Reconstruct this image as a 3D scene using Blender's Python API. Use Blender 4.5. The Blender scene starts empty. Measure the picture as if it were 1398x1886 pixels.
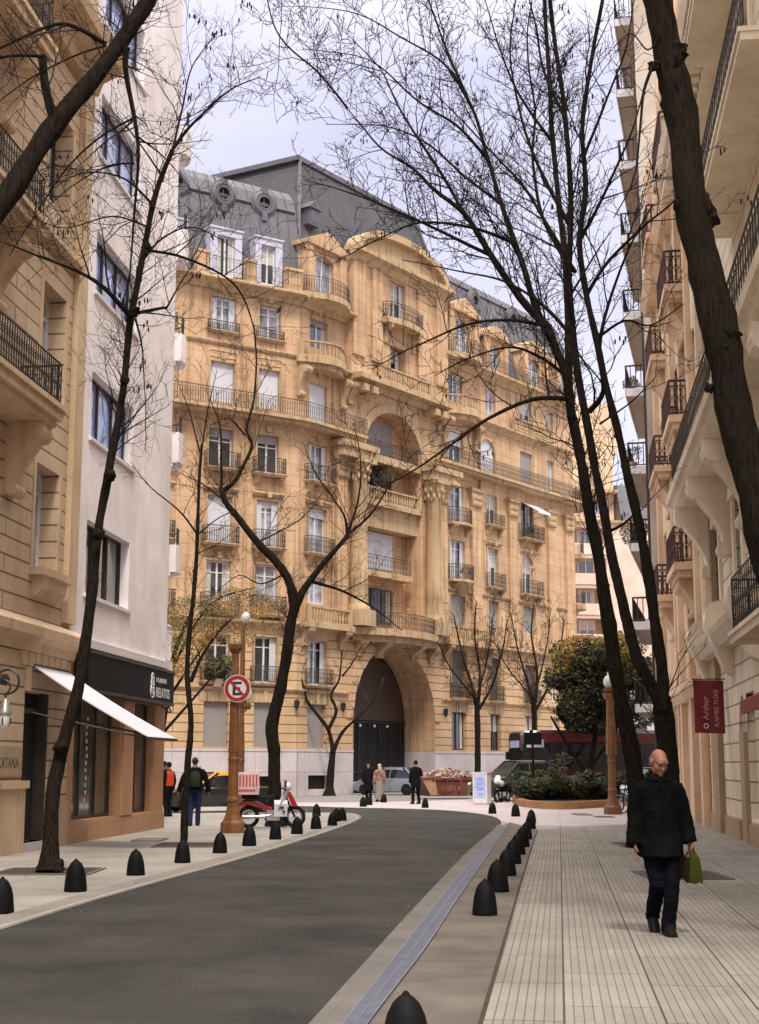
import bpy, math, random
import numpy as np
from math import sin, cos, tan, pi, radians, atan, atan2, sqrt, hypot, exp
from mathutils import Vector, Matrix, noise as mnoise
SC = bpy.context.scene
COL = SC.collection
# ------------------------------------------------------------------ camera
F_PX = 2650.0; U0, V0 = 699.0, 943.0; CAM_H = 1.6
PITCH = atan(467.0 / F_PX); sP, cP = sin(PITCH), cos(PITCH)
cam_d = bpy.data.cameras.new('camera'); cam = bpy.data.objects.new('camera', cam_d); COL.objects.link(cam)
cam_d.sensor_fit = 'VERTICAL'; cam_d.sensor_height = 36.0; cam_d.lens = F_PX / 1886.0 * 36.0
cam_d.clip_start = 0.1; cam_d.clip_end = 4000
cam.location = (0, 0, CAM_H); cam.rotation_euler = (pi / 2 + PITCH, 0, 0)
SC.camera = cam
# ------------------------------------------------------------------ sky, sun, exposure
SUN_EL, SUN_AZ = radians(56), radians(170)      # azimuth measured from the street axis towards the right
w = bpy.data.worlds.new("World"); SC.world = w; w.use_nodes = True
wn, wl = w.node_tree.nodes, w.node_tree.links; wn.clear()
wo = wn.new('ShaderNodeOutputWorld'); bg = wn.new('ShaderNodeBackground'); bg.inputs['Strength'].default_value = 0.1
sky = wn.new('ShaderNodeTexSky'); sky.sky_type = 'NISHITA'; sky.sun_disc = False
sky.sun_elevation = SUN_EL; sky.sun_rotation = SUN_AZ; sky.dust_density = 3.0
tc = wn.new('ShaderNodeTexCoord'); mp = wn.new('ShaderNodeMapping'); mp.inputs['Scale'].default_value = (1.6, 1.6, 4.0)
nz = wn.new('ShaderNodeTexNoise'); nz.inputs['Scale'].default_value = 1.7; nz.inputs['Detail'].default_value = 6.0
cr = wn.new('ShaderNodeValToRGB'); cr.color_ramp.elements[0].position = 0.3; cr.color_ramp.elements[1].position = 0.72
cr.color_ramp.elements[0].color = (3.15, 3.08, 4.25, 1); cr.color_ramp.elements[1].color = (4.8, 4.68, 5.3, 1)
mx = wn.new('ShaderNodeMixRGB'); mx.inputs['Fac'].default_value = 0.9
wl.new(tc.outputs['Generated'], mp.inputs['Vector']); wl.new(mp.outputs[0], nz.inputs['Vector'])
wl.new(nz.outputs['Fac'], cr.inputs['Fac']); wl.new(sky.outputs[0], mx.inputs['Color1']); wl.new(cr.outputs[0], mx.inputs['Color2'])
sx = wn.new('ShaderNodeSeparateXYZ'); wl.new(tc.outputs['Generated'], sx.inputs[0])          # overcast sky: brighter overhead than near the horizon
zr = wn.new('ShaderNodeMapRange'); zr.inputs['From Min'].default_value = 0.45; zr.inputs['From Max'].default_value = 0.8
wl.new(sx.outputs['Z'], zr.inputs['Value']); zc = wn.new('ShaderNodeMixRGB'); zc.inputs['Color1'].default_value = (1.27, 1.27, 1.24, 1); zc.inputs['Color2'].default_value = (4.3, 4.25, 3.25, 1)
wl.new(zr.outputs[0], zc.inputs['Fac']); vm = wn.new('ShaderNodeVectorMath'); vm.operation = 'MULTIPLY'; wl.new(mx.outputs[0], vm.inputs[0]); wl.new(zc.outputs[0], vm.inputs[1])
wl.new(vm.outputs[0], bg.inputs['Color']); wl.new(bg.outputs[0], wo.inputs['Surface'])
sun_d = bpy.data.lights.new('sun', 'SUN'); sun_d.energy = 1.5; sun_d.angle = radians(10); sun_d.color = (1.0, 0.94, 0.83)
sun = bpy.data.objects.new('sun', sun_d); COL.objects.link(sun)
sdir = Vector((sin(SUN_AZ) * cos(SUN_EL), cos(SUN_AZ) * cos(SUN_EL), sin(SUN_EL)))
sun.rotation_euler = sdir.to_track_quat('Z', 'Y').to_euler(); sun.location = (20, -20, 60)
SC.view_settings.view_transform = 'Standard'; SC.view_settings.look = 'None'; SC.view_settings.gamma = 1.0
SC.view_settings.exposure = 0.9
SC.cycles.max_bounces = 8; SC.cycles.use_denoising = True
# ------------------------------------------------------------------ rays of the photograph's lens, to find where things stand
def ray(u, v):
    x, y = (u - U0) / F_PX, (V0 - v) / F_PX
    return Vector((x, cP - y * sP, sP + y * cP))
def G(u, v, z=0.0):
    d = ray(u, v); k = (z - CAM_H) / d.z
    return Vector((d.x * k, d.y * k, z))
def at(u, v, Y):
    d = ray(u, v); k = Y / d.y
    return Vector((d.x * k, Y, CAM_H + d.z * k))
class Fr:
    """A wall's own frame: t along the wall (away from the viewer), n out of it, z up."""
    def __init__(s, o, deg, side=1):
        a = radians(deg); s.o = Vector((o[0], o[1])); s.e = Vector((sin(a), cos(a))); s.n = Vector((cos(a), -sin(a))) * side
    def __call__(s, t, n, z):
        p = s.o + s.e * t + s.n * n
        return Vector((p.x, p.y, z))
    def hit(s, u, v, n=0.0):
        d = ray(u, v); o = s.o + s.n * n; dd = Vector((d.x, d.y))
        k = o.dot(s.n) / dd.dot(s.n); p = dd * k
        return ((p - o).dot(s.e), CAM_H + d.z * k)
def LF(x, y, z, rot=0.0, sc=1.0):
    """Local frame: a right, b forward, c up, turned by rot about z."""
    c_, s_ = cos(rot), sin(rot)
    return lambda a, b, c: Vector((x + sc * (a * c_ - b * s_), y + sc * (a * s_ + b * c_), z + sc * c))
ID = lambda a, b, c: Vector((a, b, c))
# ------------------------------------------------------------------ mesh collector
class MB:
    def __init__(s): s.v = []; s.f = []; s.mi = []; s.uv = []; s.cur = 0
    def add(s, pts, faces, uv=None):
        b = len(s.v); s.v.extend(Vector(p) for p in pts)
        s.uv.extend(uv if uv else [(0.0, 0.0)] * len(pts))
        for f in faces: s.f.append(tuple(b + i for i in f)); s.mi.append(s.cur)
        return s
    def loc(s, fr, abc, faces):
        return s.add([fr(*p) for p in abc], faces, [(p[0] + p[1], p[2]) for p in abc])
    def box(s, fr, a0, a1, b0, b1, c0, c1):
        P = [(a0, b0, c0), (a1, b0, c0), (a1, b1, c0), (a0, b1, c0), (a0, b0, c1), (a1, b0, c1), (a1, b1, c1), (a0, b1, c1)]
        return s.loc(fr, P, [(0, 3, 2, 1), (4, 5, 6, 7), (0, 1, 5, 4), (1, 2, 6, 5), (2, 3, 7, 6), (3, 0, 4, 7)])
    def quad(s, fr, *P): return s.loc(fr, P, [tuple(range(len(P)))])
    def prism_n(s, fr, poly, b0, b1):
        """polygon in (a, c), extruded along b"""
        k = len(poly)
        P = [(a, b0, c) for a, c in poly] + [(a, b1, c) for a, c in poly]
        return s.loc(fr, P, [tuple(range(k)), tuple(range(2 * k - 1, k - 1, -1))] + [(i, (i + 1) % k, k + (i + 1) % k, k + i) for i in range(k)])
    def prism_a(s, fr, poly, a0, a1):
        """polygon in (b, c), extruded along a"""
        k = len(poly)
        P = [(a0, b, c) for b, c in poly] + [(a1, b, c) for b, c in poly]
        return s.loc(fr, P, [tuple(range(k)), tuple(range(2 * k - 1, k - 1, -1))] + [(i, (i + 1) % k, k + (i + 1) % k, k + i) for i in range(k)])
    def prism_z(s, fr, poly, c0, c1):
        """polygon in (a, b), extruded along c"""
        k = len(poly)
        P = [(a, b, c0) for a, b in poly] + [(a, b, c1) for a, b in poly]
        return s.loc(fr, P, [tuple(range(k)), tuple(range(2 * k - 1, k - 1, -1))] + [(i, (i + 1) % k, k + (i + 1) % k, k + i) for i in range(k)])
    def loft(s, rings, caps=True, closed=True):
        k = len(rings[0]); P = [p for r in rings for p in r]; Fs = []
        for j in range(len(rings) - 1):
            for i in range(k if closed else k - 1):
                Fs.append((j * k + i, j * k + (i + 1) % k, (j + 1) * k + (i + 1) % k, (j + 1) * k + i))
        if caps and closed:
            Fs.append(tuple(range(k - 1, -1, -1))); Fs.append(tuple((len(rings) - 1) * k + i for i in range(k)))
        return s.add(P, Fs)
    def tube(s, pts, rad, k=6, caps=True, jit=0.0):
        pts = [Vector(p) for p in pts]; n = len(pts)
        if not hasattr(rad, '__len__'): rad = [rad] * n
        t0 = (pts[1] - pts[0]).normalized(); up = Vector((0, 0, 1)) if abs(t0.z) < 0.9 else Vector((1, 0, 0))
        x = t0.cross(up).normalized(); rings = []
        for i in range(n):
            t = (pts[min(i + 1, n - 1)] - pts[max(i - 1, 0)])
            if t.length < 1e-9: t = t0
            t.normalize(); x = (x - t * x.dot(t))
            if x.length < 1e-6: x = t.orthogonal()
            x.normalize(); y = t.cross(x)
            rings.append([pts[i] + (x * cos(2 * pi * q / k) + y * sin(2 * pi * q / k)) * rad[i] * (1 + (random.uniform(-jit, jit) if jit else 0)) for q in range(k)])
        return s.loft(rings, caps)
    def lathe(s, fr, a, b, prof, k=16):
        return s.loft([[fr(a + r * cos(2 * pi * q / k), b + r * sin(2 * pi * q / k), z) for q in range(k)] for r, z in prof])
    def ball(s, fr, c, r, k=12, m=8):
        rx, ry, rz = r if hasattr(r, '__len__') else (r, r, r)
        rings = []
        for j in range(m + 1):
            th = pi * (j + 0.02) / (m + 0.04)
            rings.append([fr(c[0] + rx * sin(th) * cos(2 * pi * q / k), c[1] + ry * sin(th) * sin(2 * pi * q / k), c[2] - rz * cos(th)) for q in range(k)])
        return s.loft(rings)
    def ring(s, fr, c, r, rt, k=16, kk=5, plane='ac'):
        pts = []
        for q in range(k + 1):
            x, y = r * cos(2 * pi * q / k), r * sin(2 * pi * q / k)
            pts.append(fr(c[0] + x, c[1], c[2] + y) if plane == 'ac' else fr(c[0], c[1] + x, c[2] + y) if plane == 'bc' else fr(c[0] + x, c[1] + y, c[2]))
        return s.tube(pts, rt, kk, caps=False)
ROOT = {}
def link(o): COL.objects.link(o); return o
def thing(name, label, cat, loc=(0, 0, 0), group=None):
    o = link(bpy.data.objects.new(name, None)); o.location = loc; o.empty_display_size = 0.3
    o['label'] = label; o['category'] = cat
    if group: o['group'] = group
    ROOT[o.name] = Vector(loc)
    return o
def weld(mb):
    key = {}; idx = []; v2, u2 = [], []
    for p, u in zip(mb.v, mb.uv):
        k = (round(p.x, 4), round(p.y, 4), round(p.z, 4))
        if k not in key: key[k] = len(v2); v2.append(p); u2.append(u)
        idx.append(key[k])
    f2, m2 = [], []
    for f, mi in zip(mb.f, mb.mi):
        g = []
        for i in f:
            if idx[i] not in g: g.append(idx[i])
        if len(g) > 2: f2.append(tuple(g)); m2.append(mi)
    mb.v, mb.uv, mb.f, mb.mi = v2, u2, f2, m2
def mesh_obj(name, mb, mats, off=Vector((0, 0, 0)), smooth=None):
    if 'wall' in name or name in ('plinth', 'shop_front'): weld(mb)
    me = bpy.data.meshes.new(name)
    me.from_pydata([tuple(p - off) for p in mb.v], [], mb.f)
    if not hasattr(mats, '__len__'): mats = [mats]
    for m in mats: me.materials.append(m)
    me.polygons.foreach_set('material_index', mb.mi)
    uvl = me.uv_layers.new(name='UVMap')
    li = np.empty(len(me.loops), dtype=np.int32); me.loops.foreach_get('vertex_index', li)
    uvl.data.foreach_set('uv', np.array(mb.uv, dtype=np.float32)[li].ravel())
    if smooth is not None:
        me.polygons.foreach_set('use_smooth', [True] * len(me.polygons))
        try: me.set_sharp_from_angle(angle=radians(smooth))
        except Exception: pass
    me.update()
    return link(bpy.data.objects.new(name, me))
def part(name, mb, mats, parent, smooth=None, label=None, stuff=False):
    r = ROOT.get(parent.name, Vector((0, 0, 0)))
    o = mesh_obj(name, mb, mats, r, smooth); o.parent = parent; ROOT[o.name] = r
    if label: o['label'] = label
    if stuff: o['kind'] = 'stuff'
    return o
def solo(name, mb, mats, label, cat, loc=(0, 0, 0), group=None, smooth=None):
    o = mesh_obj(name, mb, mats, Vector(loc), smooth); o.location = loc; o['label'] = label; o['category'] = cat
    if group: o['group'] = group
    ROOT[o.name] = Vector(loc)
    return o
def struct(name, mb, mats, smooth=None):
    o = mesh_obj(name, mb, mats, Vector((0, 0, 0)), smooth); o['kind'] = 'structure'; return o
def dup(root, loc, rot=0.0, label=None, sc=1.0):
    r = root.copy(); link(r); r.location = loc; r.rotation_euler = (0, 0, rot); r.scale = (sc, sc, sc)
    if label: r['label'] = label
    ROOT[r.name] = Vector(loc)
    for ch in list(root.children):
        c = ch.copy(); link(c); c.parent = r
        for g in list(ch.children):
            d = g.copy(); link(d); d.parent = c
    return r
def catmull(P, m=6):
    P = [Vector(p) for p in P]; out = []
    for i in range(len(P) - 1):
        p0, p1, p2, p3 = P[max(i - 1, 0)], P[i], P[i + 1], P[min(i + 2, len(P) - 1)]
        for j in range(m):
            t = j / m
            out.append(0.5 * ((2 * p1) + (p2 - p0) * t + (2 * p0 - 5 * p1 + 4 * p2 - p3) * t * t + (3 * p1 - p0 - 3 * p2 + p3) * t ** 3))
    out.append(P[-1]); return out
# ------------------------------------------------------------------ materials
def nodes(name):
    m = bpy.data.materials.new(name); m.use_nodes = True; n, l = m.node_tree.nodes, m.node_tree.links
    b = n['Principled BSDF']; return m, n, l, b
def setin(b, k, v):
    if k in b.inputs: b.inputs[k].default_value = v
def plain(name, c, rough=0.6, metal=0.0, spec=0.5, vary=0.12, scale=6.0, bump=0.0, coat=0.0):
    m, n, l, b = nodes(name)
    setin(b, 'Roughness', rough); setin(b, 'Metallic', metal); setin(b, 'Specular IOR Level', spec); setin(b, 'Coat Weight', coat)
    t = n.new('ShaderNodeTexCoord'); z = n.new('ShaderNodeTexNoise'); z.inputs['Scale'].default_value = scale; z.inputs['Detail'].default_value = 5
    l.new(t.outputs['Object'], z.inputs['Vector'])
    r = n.new('ShaderNodeValToRGB'); r.color_ramp.elements[0].position = 0.3; r.color_ramp.elements[1].position = 0.7
    r.color_ramp.elements[0].color = tuple(x * (1 - vary) for x in c) + (1,); r.color_ramp.elements[1].color = tuple(min(1, x * (1 + vary)) for x in c) + (1,)
    l.new(z.outputs['Fac'], r.inputs['Fac']); l.new(r.outputs[0], b.inputs['Base Color'])
    if bump:
        z2 = n.new('ShaderNodeTexNoise'); z2.inputs['Scale'].default_value = scale * 8; z2.inputs['Detail'].default_value = 4
        l.new(t.outputs['Object'], z2.inputs['Vector'])
        bp = n.new('ShaderNodeBump'); bp.inputs['Strength'].default_value = bump; bp.inputs['Distance'].default_value = 0.02
        l.new(z2.outputs['Fac'], bp.inputs['Height']); l.new(bp.outputs[0], b.inputs['Normal'])
    return m
def masonry(name, c, dark=0.72, tint=(0.9, 0.82, 0.72), course=0.0, brick=1.2, joint=0.02, jdark=0.45, streak=0.5, rough=0.85, bump=0.25, stagger=True):
    """Rendered or stone wall: blotches, rain streaks and (with course) horizontal rustication joints in wall coordinates."""
    m, n, l, b = nodes(name); setin(b, 'Roughness', rough); setin(b, 'Specular IOR Level', 0.25)
    uv = n.new('ShaderNodeUVMap'); t = n.new('ShaderNodeTexCoord')
    a = n.new('ShaderNodeTexNoise'); a.inputs['Scale'].default_value = 0.55; a.inputs['Detail'].default_value = 9; a.inputs['Roughness'].default_value = 0.62
    l.new(t.outputs['Object'], a.inputs['Vector'])
    mp = n.new('ShaderNodeMapping'); mp.inputs['Scale'].default_value = (3.6, 3.6, 0.2); l.new(t.outputs['Object'], mp.inputs['Vector'])
    s = n.new('ShaderNodeTexNoise'); s.inputs['Scale'].default_value = 1.0; s.inputs['Detail'].default_value = 6; l.new(mp.outputs[0], s.inputs['Vector'])
    f = n.new('ShaderNodeTexNoise'); f.inputs['Scale'].default_value = 22; f.inputs['Detail'].default_value = 5; l.new(t.outputs['Object'], f.inputs['Vector'])
    r1 = n.new('ShaderNodeMapRange'); r1.inputs['From Min'].default_value = 0.36; r1.inputs['From Max'].default_value = 0.66
    l.new(a.outputs['Fac'], r1.inputs['Value'])
    r2 = n.new('ShaderNodeMapRange'); r2.inputs['From Min'].default_value = 0.5; r2.inputs['From Max'].default_value = 0.78; r2.inputs['To Max'].default_value = streak
    l.new(s.outputs['Fac'], r2.inputs['Value'])
    m1 = n.new('ShaderNodeMixRGB'); m1.inputs['Color1'].default_value = tuple(x * 0.86 * y for x, y in zip(c, (0.97, 0.93, 0.9))) + (1,); m1.inputs['Color2'].default_value = tuple(min(1, x * 1.08) for x in c) + (1,)
    l.new(r1.outputs[0], m1.inputs['Fac'])
    m2 = n.new('ShaderNodeMixRGB'); m2.inputs['Color2'].default_value = tuple(x * dark * y for x, y in zip(c, tint)) + (1,)
    l.new(r2.outputs[0], m2.inputs['Fac']); l.new(m1.outputs[0], m2.inputs['Color1'])
    m3 = n.new('ShaderNodeMixRGB'); m3.blend_type = 'OVERLAY'; m3.inputs['Fac'].default_value = 0.22
    l.new(m2.outputs[0], m3.inputs['Color1']); l.new(f.outputs['Fac'], m3.inputs['Color2'])
    out = m3.outputs[0]
    bp = n.new('ShaderNodeBump'); bp.inputs['Strength'].default_value = bump; bp.inputs['Distance'].default_value = 0.03; l.new(f.outputs['Fac'], bp.inputs['Height'])
    nor = bp.outputs[0]
    if course:
        k = n.new('ShaderNodeTexBrick'); k.inputs['Scale'].default_value = 1.0; k.inputs['Mortar Size'].default_value = joint; k.inputs['Mortar Smooth'].default_value = 0.15
        k.inputs['Brick Width'].default_value = brick; k.inputs['Row Height'].default_value = course; k.offset = 0.5 if stagger else 0.0
        k.inputs['Color1'].default_value = (1, 1, 1, 1); k.inputs['Color2'].default_value = (0.93, 0.93, 0.92, 1); k.inputs['Mortar'].default_value = (jdark, jdark * 0.93, jdark * 0.88, 1)
        l.new(uv.outputs[0], k.inputs['Vector'])
        m4 = n.new('ShaderNodeMixRGB'); m4.blend_type = 'MULTIPLY'; m4.inputs['Fac'].default_value = 1.0
        l.new(out, m4.inputs['Color1']); l.new(k.outputs['Color'], m4.inputs['Color2']); out = m4.outputs[0]
        b2 = n.new('ShaderNodeBump'); b2.invert = True; b2.inputs['Strength'].default_value = 0.8; b2.inputs['Distance'].default_value = 0.03
        l.new(k.outputs['Fac'], b2.inputs['Height']); l.new(nor, b2.inputs['Normal']); nor = b2.outputs[0]
    l.new(out, b.inputs['Base Color']); l.new(nor, b.inputs['Normal'])
    return m
def glass(name, c, rough=0.06, ior=1.9):
    m, n, l, b = nodes(name); setin(b, 'Roughness', rough); setin(b, 'IOR', ior); setin(b, 'Specular IOR Level', 0.7)
    t = n.new('ShaderNodeTexCoord'); z = n.new('ShaderNodeTexNoise'); z.inputs['Scale'].default_value = 1.3; z.inputs['Detail'].default_value = 3
    l.new(t.outputs['Object'], z.inputs['Vector'])
    r = n.new('ShaderNodeValToRGB'); r.color_ramp.elements[0].position = 0.4; r.color_ramp.elements[1].position = 0.62
    r.color_ramp.elements[0].color = tuple(x * 0.6 for x in c) + (1,); r.color_ramp.elements[1].color = tuple(x * 1.5 for x in c) + (1,)
    l.new(z.outputs['Fac'], r.inputs['Fac']); l.new(r.outputs[0], b.inputs['Base Color'])
    bp = n.new('ShaderNodeBump'); bp.inputs['Strength'].default_value = 0.05; bp.inputs['Distance'].default_value = 0.05; l.new(z.outputs['Fac'], bp.inputs['Height']); l.new(bp.outputs[0], b.inputs['Normal'])
    return m
def slatted(name, c, pitch=0.06, dark=0.6, rough=0.6):
    m, n, l, b = nodes(name); setin(b, 'Roughness', rough)
    uv = n.new('ShaderNodeUVMap'); k = n.new('ShaderNodeTexBrick'); k.inputs['Scale'].default_value = 1.0; k.inputs['Brick Width'].default_value = 50.0; k.inputs['Row Height'].default_value = pitch; k.inputs['Mortar Size'].default_value = pitch * 0.12
    k.inputs['Color1'].default_value = c + (1,); k.inputs['Color2'].default_value = tuple(x * 0.93 for x in c) + (1,); k.inputs['Mortar'].default_value = tuple(x * dark for x in c) + (1,)
    l.new(uv.outputs[0], k.inputs['Vector']); l.new(k.outputs['Color'], b.inputs['Base Color'])
    return m
M = {}
M['stucco'] = masonry('ochre_render', (0.60, 0.40, 0.25), streak=0.9, dark=.45, course=0.62, brick=1.9, joint=0.012, jdark=0.8, bump=0.45)
M['stucco_rust'] = masonry('ochre_rusticated_render', (0.57, 0.388, 0.235), course=0.47, brick=60, joint=0.028, jdark=0.36, streak=0.35)
M['stone_trim'] = masonry('weathered_stone_trim', (0.49, 0.35, 0.215), dark=0.3, streak=0.9)
M['granite'] = masonry('pale_granite_plinth', (0.56, 0.51, 0.53), course=1.25, brick=1.6, joint=0.012, jdark=0.72, streak=0.3)
M['beige'] = masonry('beige_ashlar_render', (0.60, 0.45, 0.32), course=0.34, brick=40, joint=0.02, jdark=0.34, streak=0.55)
M['beige_plain'] = masonry('beige_plain_render', (0.60, 0.44, 0.30), dark=0.5, streak=0.6)
M['white'] = masonry('white_painted_render', (0.88, 0.82, 0.85), dark=0.86, tint=(0.95, 0.93, 0.95), streak=0.35, bump=0.12)
M['white_trim'] = plain('white_trim', (0.7, 0.66, 0.66), 0.6, vary=0.05)
M['peach'] = masonry('peach_render', (0.70, 0.52, 0.36), dark=0.6, streak=0.5)
M['cream'] = masonry('cream_ashlar_render', (0.82, 0.72, 0.57), course=0.42, brick=1.3, joint=0.02, jdark=0.38, streak=0.35)
M['cream_plain'] = masonry('cream_plain_render', (0.84, 0.74, 0.6), dark=0.68, streak=0.45)
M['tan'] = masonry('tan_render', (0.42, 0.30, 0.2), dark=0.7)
M['grey_conc'] = masonry('grey_balcony_concrete', (0.5, 0.425, 0.36), dark=0.7, streak=0.4)
M['pink'] = masonry('pink_render', (0.74, 0.55, 0.48), dark=0.75, streak=0.35)
M['slate'] = masonry('grey_slate_roof', (0.085, 0.082, 0.095), course=0.22, brick=0.3, joint=0.012, jdark=0.7, streak=0.5, dark=0.6, tint=(1, 1, 1), rough=0.6)
M['zinc'] = masonry('grey_zinc_roof', (0.135, 0.132, 0.152), dark=0.7, tint=(1, 1, 1.02), streak=0.6, rough=0.5)
M['iron'] = plain('black_wrought_iron', (0.018, 0.017, 0.018), 0.45, vary=0.3)
M['iron_far'] = plain('weathered_wrought_iron', (0.05, 0.043, 0.04), 0.6, vary=0.4)
M['red_iron'] = plain('rust_red_iron', (0.06, 0.018, 0.013), 0.6, vary=0.3)
M['wood_white'] = plain('white_painted_joinery', (0.66, 0.65, 0.68), 0.5, vary=0.06)
M['wood_dark'] = plain('dark_joinery', (0.035, 0.025, 0.018), 0.5, vary=0.3)
M['pane'] = glass('window_glass', (0.035, 0.038, 0.045))
M['curtain'] = plain('off_white_curtain', (0.5, 0.47, 0.43), 0.9, vary=0.15, scale=9)
M['pane_pale'] = glass('curtained_glass', (0.3, 0.3, 0.34), ior=1.6)
M['pane_blue'] = glass('painted_sky_blue_glass', (0.3, 0.38, 0.7), rough=0.03, ior=2.6)  # pale blue base colour paints a sky reflection into the panes
M['shutter_white'] = slatted('white_roller_shutter', (0.63, 0.62, 0.68))
M['shutter_grey'] = slatted('grey_roller_shutter', (0.30, 0.27, 0.25))
M['louver'] = slatted('brown_grey_louvres', (0.12, 0.095, 0.08), 0.09, 0.4)
M['shade_black'] = plain('painted_interior_shade', (0.012, 0.011, 0.011), 0.9, vary=0.4)  # near-black colour stands in for the shade inside openings
def bark_mat(name, c0, c1, moss):
    m, n, l, b = nodes(name); setin(b, 'Roughness', 0.95); setin(b, 'Specular IOR Level', 0.08)
    t = n.new('ShaderNodeTexCoord'); mp = n.new('ShaderNodeMapping'); mp.inputs['Scale'].default_value = (1, 1, 0.16); l.new(t.outputs['Object'], mp.inputs['Vector'])
    a = n.new('ShaderNodeTexNoise'); a.inputs['Scale'].default_value = 34; a.inputs['Detail'].default_value = 7; a.inputs['Roughness'].default_value = 0.7; l.new(mp.outputs[0], a.inputs['Vector'])
    g = n.new('ShaderNodeTexNoise'); g.inputs['Scale'].default_value = 2.2; g.inputs['Detail'].default_value = 6; l.new(t.outputs['Object'], g.inputs['Vector'])
    r = n.new('ShaderNodeValToRGB'); r.color_ramp.elements[0].position = 0.36; r.color_ramp.elements[1].position = 0.66; r.color_ramp.elements[0].color = c0 + (1,); r.color_ramp.elements[1].color = c1 + (1,); l.new(a.outputs['Fac'], r.inputs['Fac'])
    q = n.new('ShaderNodeMapRange'); q.inputs['From Min'].default_value = 0.52; q.inputs['From Max'].default_value = 0.7; q.inputs['To Max'].default_value = 0.7; l.new(g.outputs['Fac'], q.inputs['Value'])
    x = n.new('ShaderNodeMixRGB'); x.inputs['Color2'].default_value = moss + (1,); l.new(q.outputs[0], x.inputs['Fac']); l.new(r.outputs[0], x.inputs['Color1']); l.new(x.outputs[0], b.inputs['Base Color'])
    bp = n.new('ShaderNodeBump'); bp.inputs['Strength'].default_value = 1.0; bp.inputs['Distance'].default_value = 0.03; l.new(a.outputs['Fac'], bp.inputs['Height']); l.new(bp.outputs[0], b.inputs['Normal']); return m
M['bark'] = bark_mat('ridged_dark_bark', (0.006, 0.0045, 0.004), (0.034, 0.024, 0.018), (0.02, 0.018, 0.009))
M['twig'] = plain('bare_twigs', (0.026, 0.021, 0.023), 0.95, spec=0.05, vary=0.3)
M['twig_brown'] = plain('brown_twigs', (0.07, 0.042, 0.028), 0.95, spec=0.05, vary=0.3)
M['black_paint'] = plain('black_cast_iron_paint', (0.006, 0.006, 0.0065), 0.62, spec=0.1, vary=0.3, scale=14)
M['bronze'] = plain('ochre_brown_painted_iron', (0.165, 0.066, 0.021), 0.5, vary=0.3, scale=4)
M['globe'] = plain('milk_glass', (0.6, 0.58, 0.57), 0.25, vary=0.04)
M['chrome'] = plain('dull_chrome', (0.55, 0.55, 0.56), 0.25, metal=1.0, vary=0.1)
M['rubber'] = plain('tyre_rubber', (0.01, 0.01, 0.01), 0.85, spec=.2, vary=0.3)
M['carglass'] = glass('car_glass', (0.015, 0.017, 0.02), ior=1.5)
M['soil'] = plain('damp_soil', (0.05, 0.033, 0.024), 0.95, vary=0.4, scale=12, bump=0.8)
# ------------------------------------------------------------------ ground, road and pavements
def ground_mat(name, c, vary, blot, rough=0.85, ov=0.35, groove=None, seams=None, ang=0.0, gd=0.45, fine=60, tilevar=0.0, bump=0.3):
    m, n, l, b = nodes(name); setin(b, 'Roughness', rough); setin(b, 'Specular IOR Level', 0.3)
    t = n.new('ShaderNodeTexCoord'); mp = n.new('ShaderNodeMapping'); mp.inputs['Rotation'].default_value = (0, 0, ang); l.new(t.outputs['Object'], mp.inputs['Vector'])
    a = n.new('ShaderNodeTexNoise'); a.inputs['Scale'].default_value = blot; a.inputs['Detail'].default_value = 8; a.inputs['Roughness'].default_value = 0.65; l.new(mp.outputs[0], a.inputs['Vector'])
    f = n.new('ShaderNodeTexNoise'); f.inputs['Scale'].default_value = fine; f.inputs['Detail'].default_value = 6; f.inputs['Roughness'].default_value = 0.7; l.new(mp.outputs[0], f.inputs['Vector'])
    r = n.new('ShaderNodeValToRGB'); r.color_ramp.elements[0].position = 0.32; r.color_ramp.elements[1].position = 0.7
    r.color_ramp.elements[0].color = tuple(x * (1 - vary) for x in c) + (1,); r.color_ramp.elements[1].color = tuple(x * (1 + vary) for x in c) + (1,)
    l.new(a.outputs['Fac'], r.inputs['Fac'])
    o = n.new('ShaderNodeMixRGB'); o.blend_type = 'OVERLAY'; o.inputs['Fac'].default_value = ov; l.new(r.outputs[0], o.inputs['Color1']); l.new(f.outputs['Fac'], o.inputs['Color2'])
    out = o.outputs[0]; bp = n.new('ShaderNodeBump'); bp.inputs['Strength'].default_value = bump; bp.inputs['Distance'].default_value = 0.01; l.new(f.outputs['Fac'], bp.inputs['Height']); nor = bp.outputs[0]
    for spec in (groove, seams):
        if not spec: continue
        bw, rh, ms, dk, off = spec
        k = n.new('ShaderNodeTexBrick'); k.inputs['Scale'].default_value = 1.0; k.inputs['Brick Width'].default_value = bw; k.inputs['Row Height'].default_value = rh
        k.inputs['Mortar Size'].default_value = ms; k.inputs['Mortar Smooth'].default_value = 0.2; k.offset = off
        k.inputs['Color1'].default_value = (1, 1, 1, 1); k.inputs['Color2'].default_value = (1 - tilevar,) * 3 + (1,); k.inputs['Mortar'].default_value = (dk, dk * 0.95, dk * 0.92, 1)
        l.new(mp.outputs[0], k.inputs['Vector'])
        q = n.new('ShaderNodeMixRGB'); q.blend_type = 'MULTIPLY'; q.inputs['Fac'].default_value = 1.0; l.new(out, q.inputs['Color1']); l.new(k.outputs['Color'], q.inputs['Color2']); out = q.outputs[0]
        b2 = n.new('ShaderNodeBump'); b2.invert = True; b2.inputs['Strength'].default_value = 0.6; b2.inputs['Distance'].default_value = 0.008; l.new(k.outputs['Fac'], b2.inputs['Height']); l.new(nor, b2.inputs['Normal']); nor = b2.outputs[0]
    l.new(out, b.inputs['Base Color']); l.new(nor, b.inputs['Normal']); return m
STREET = radians(7.0)
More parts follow.
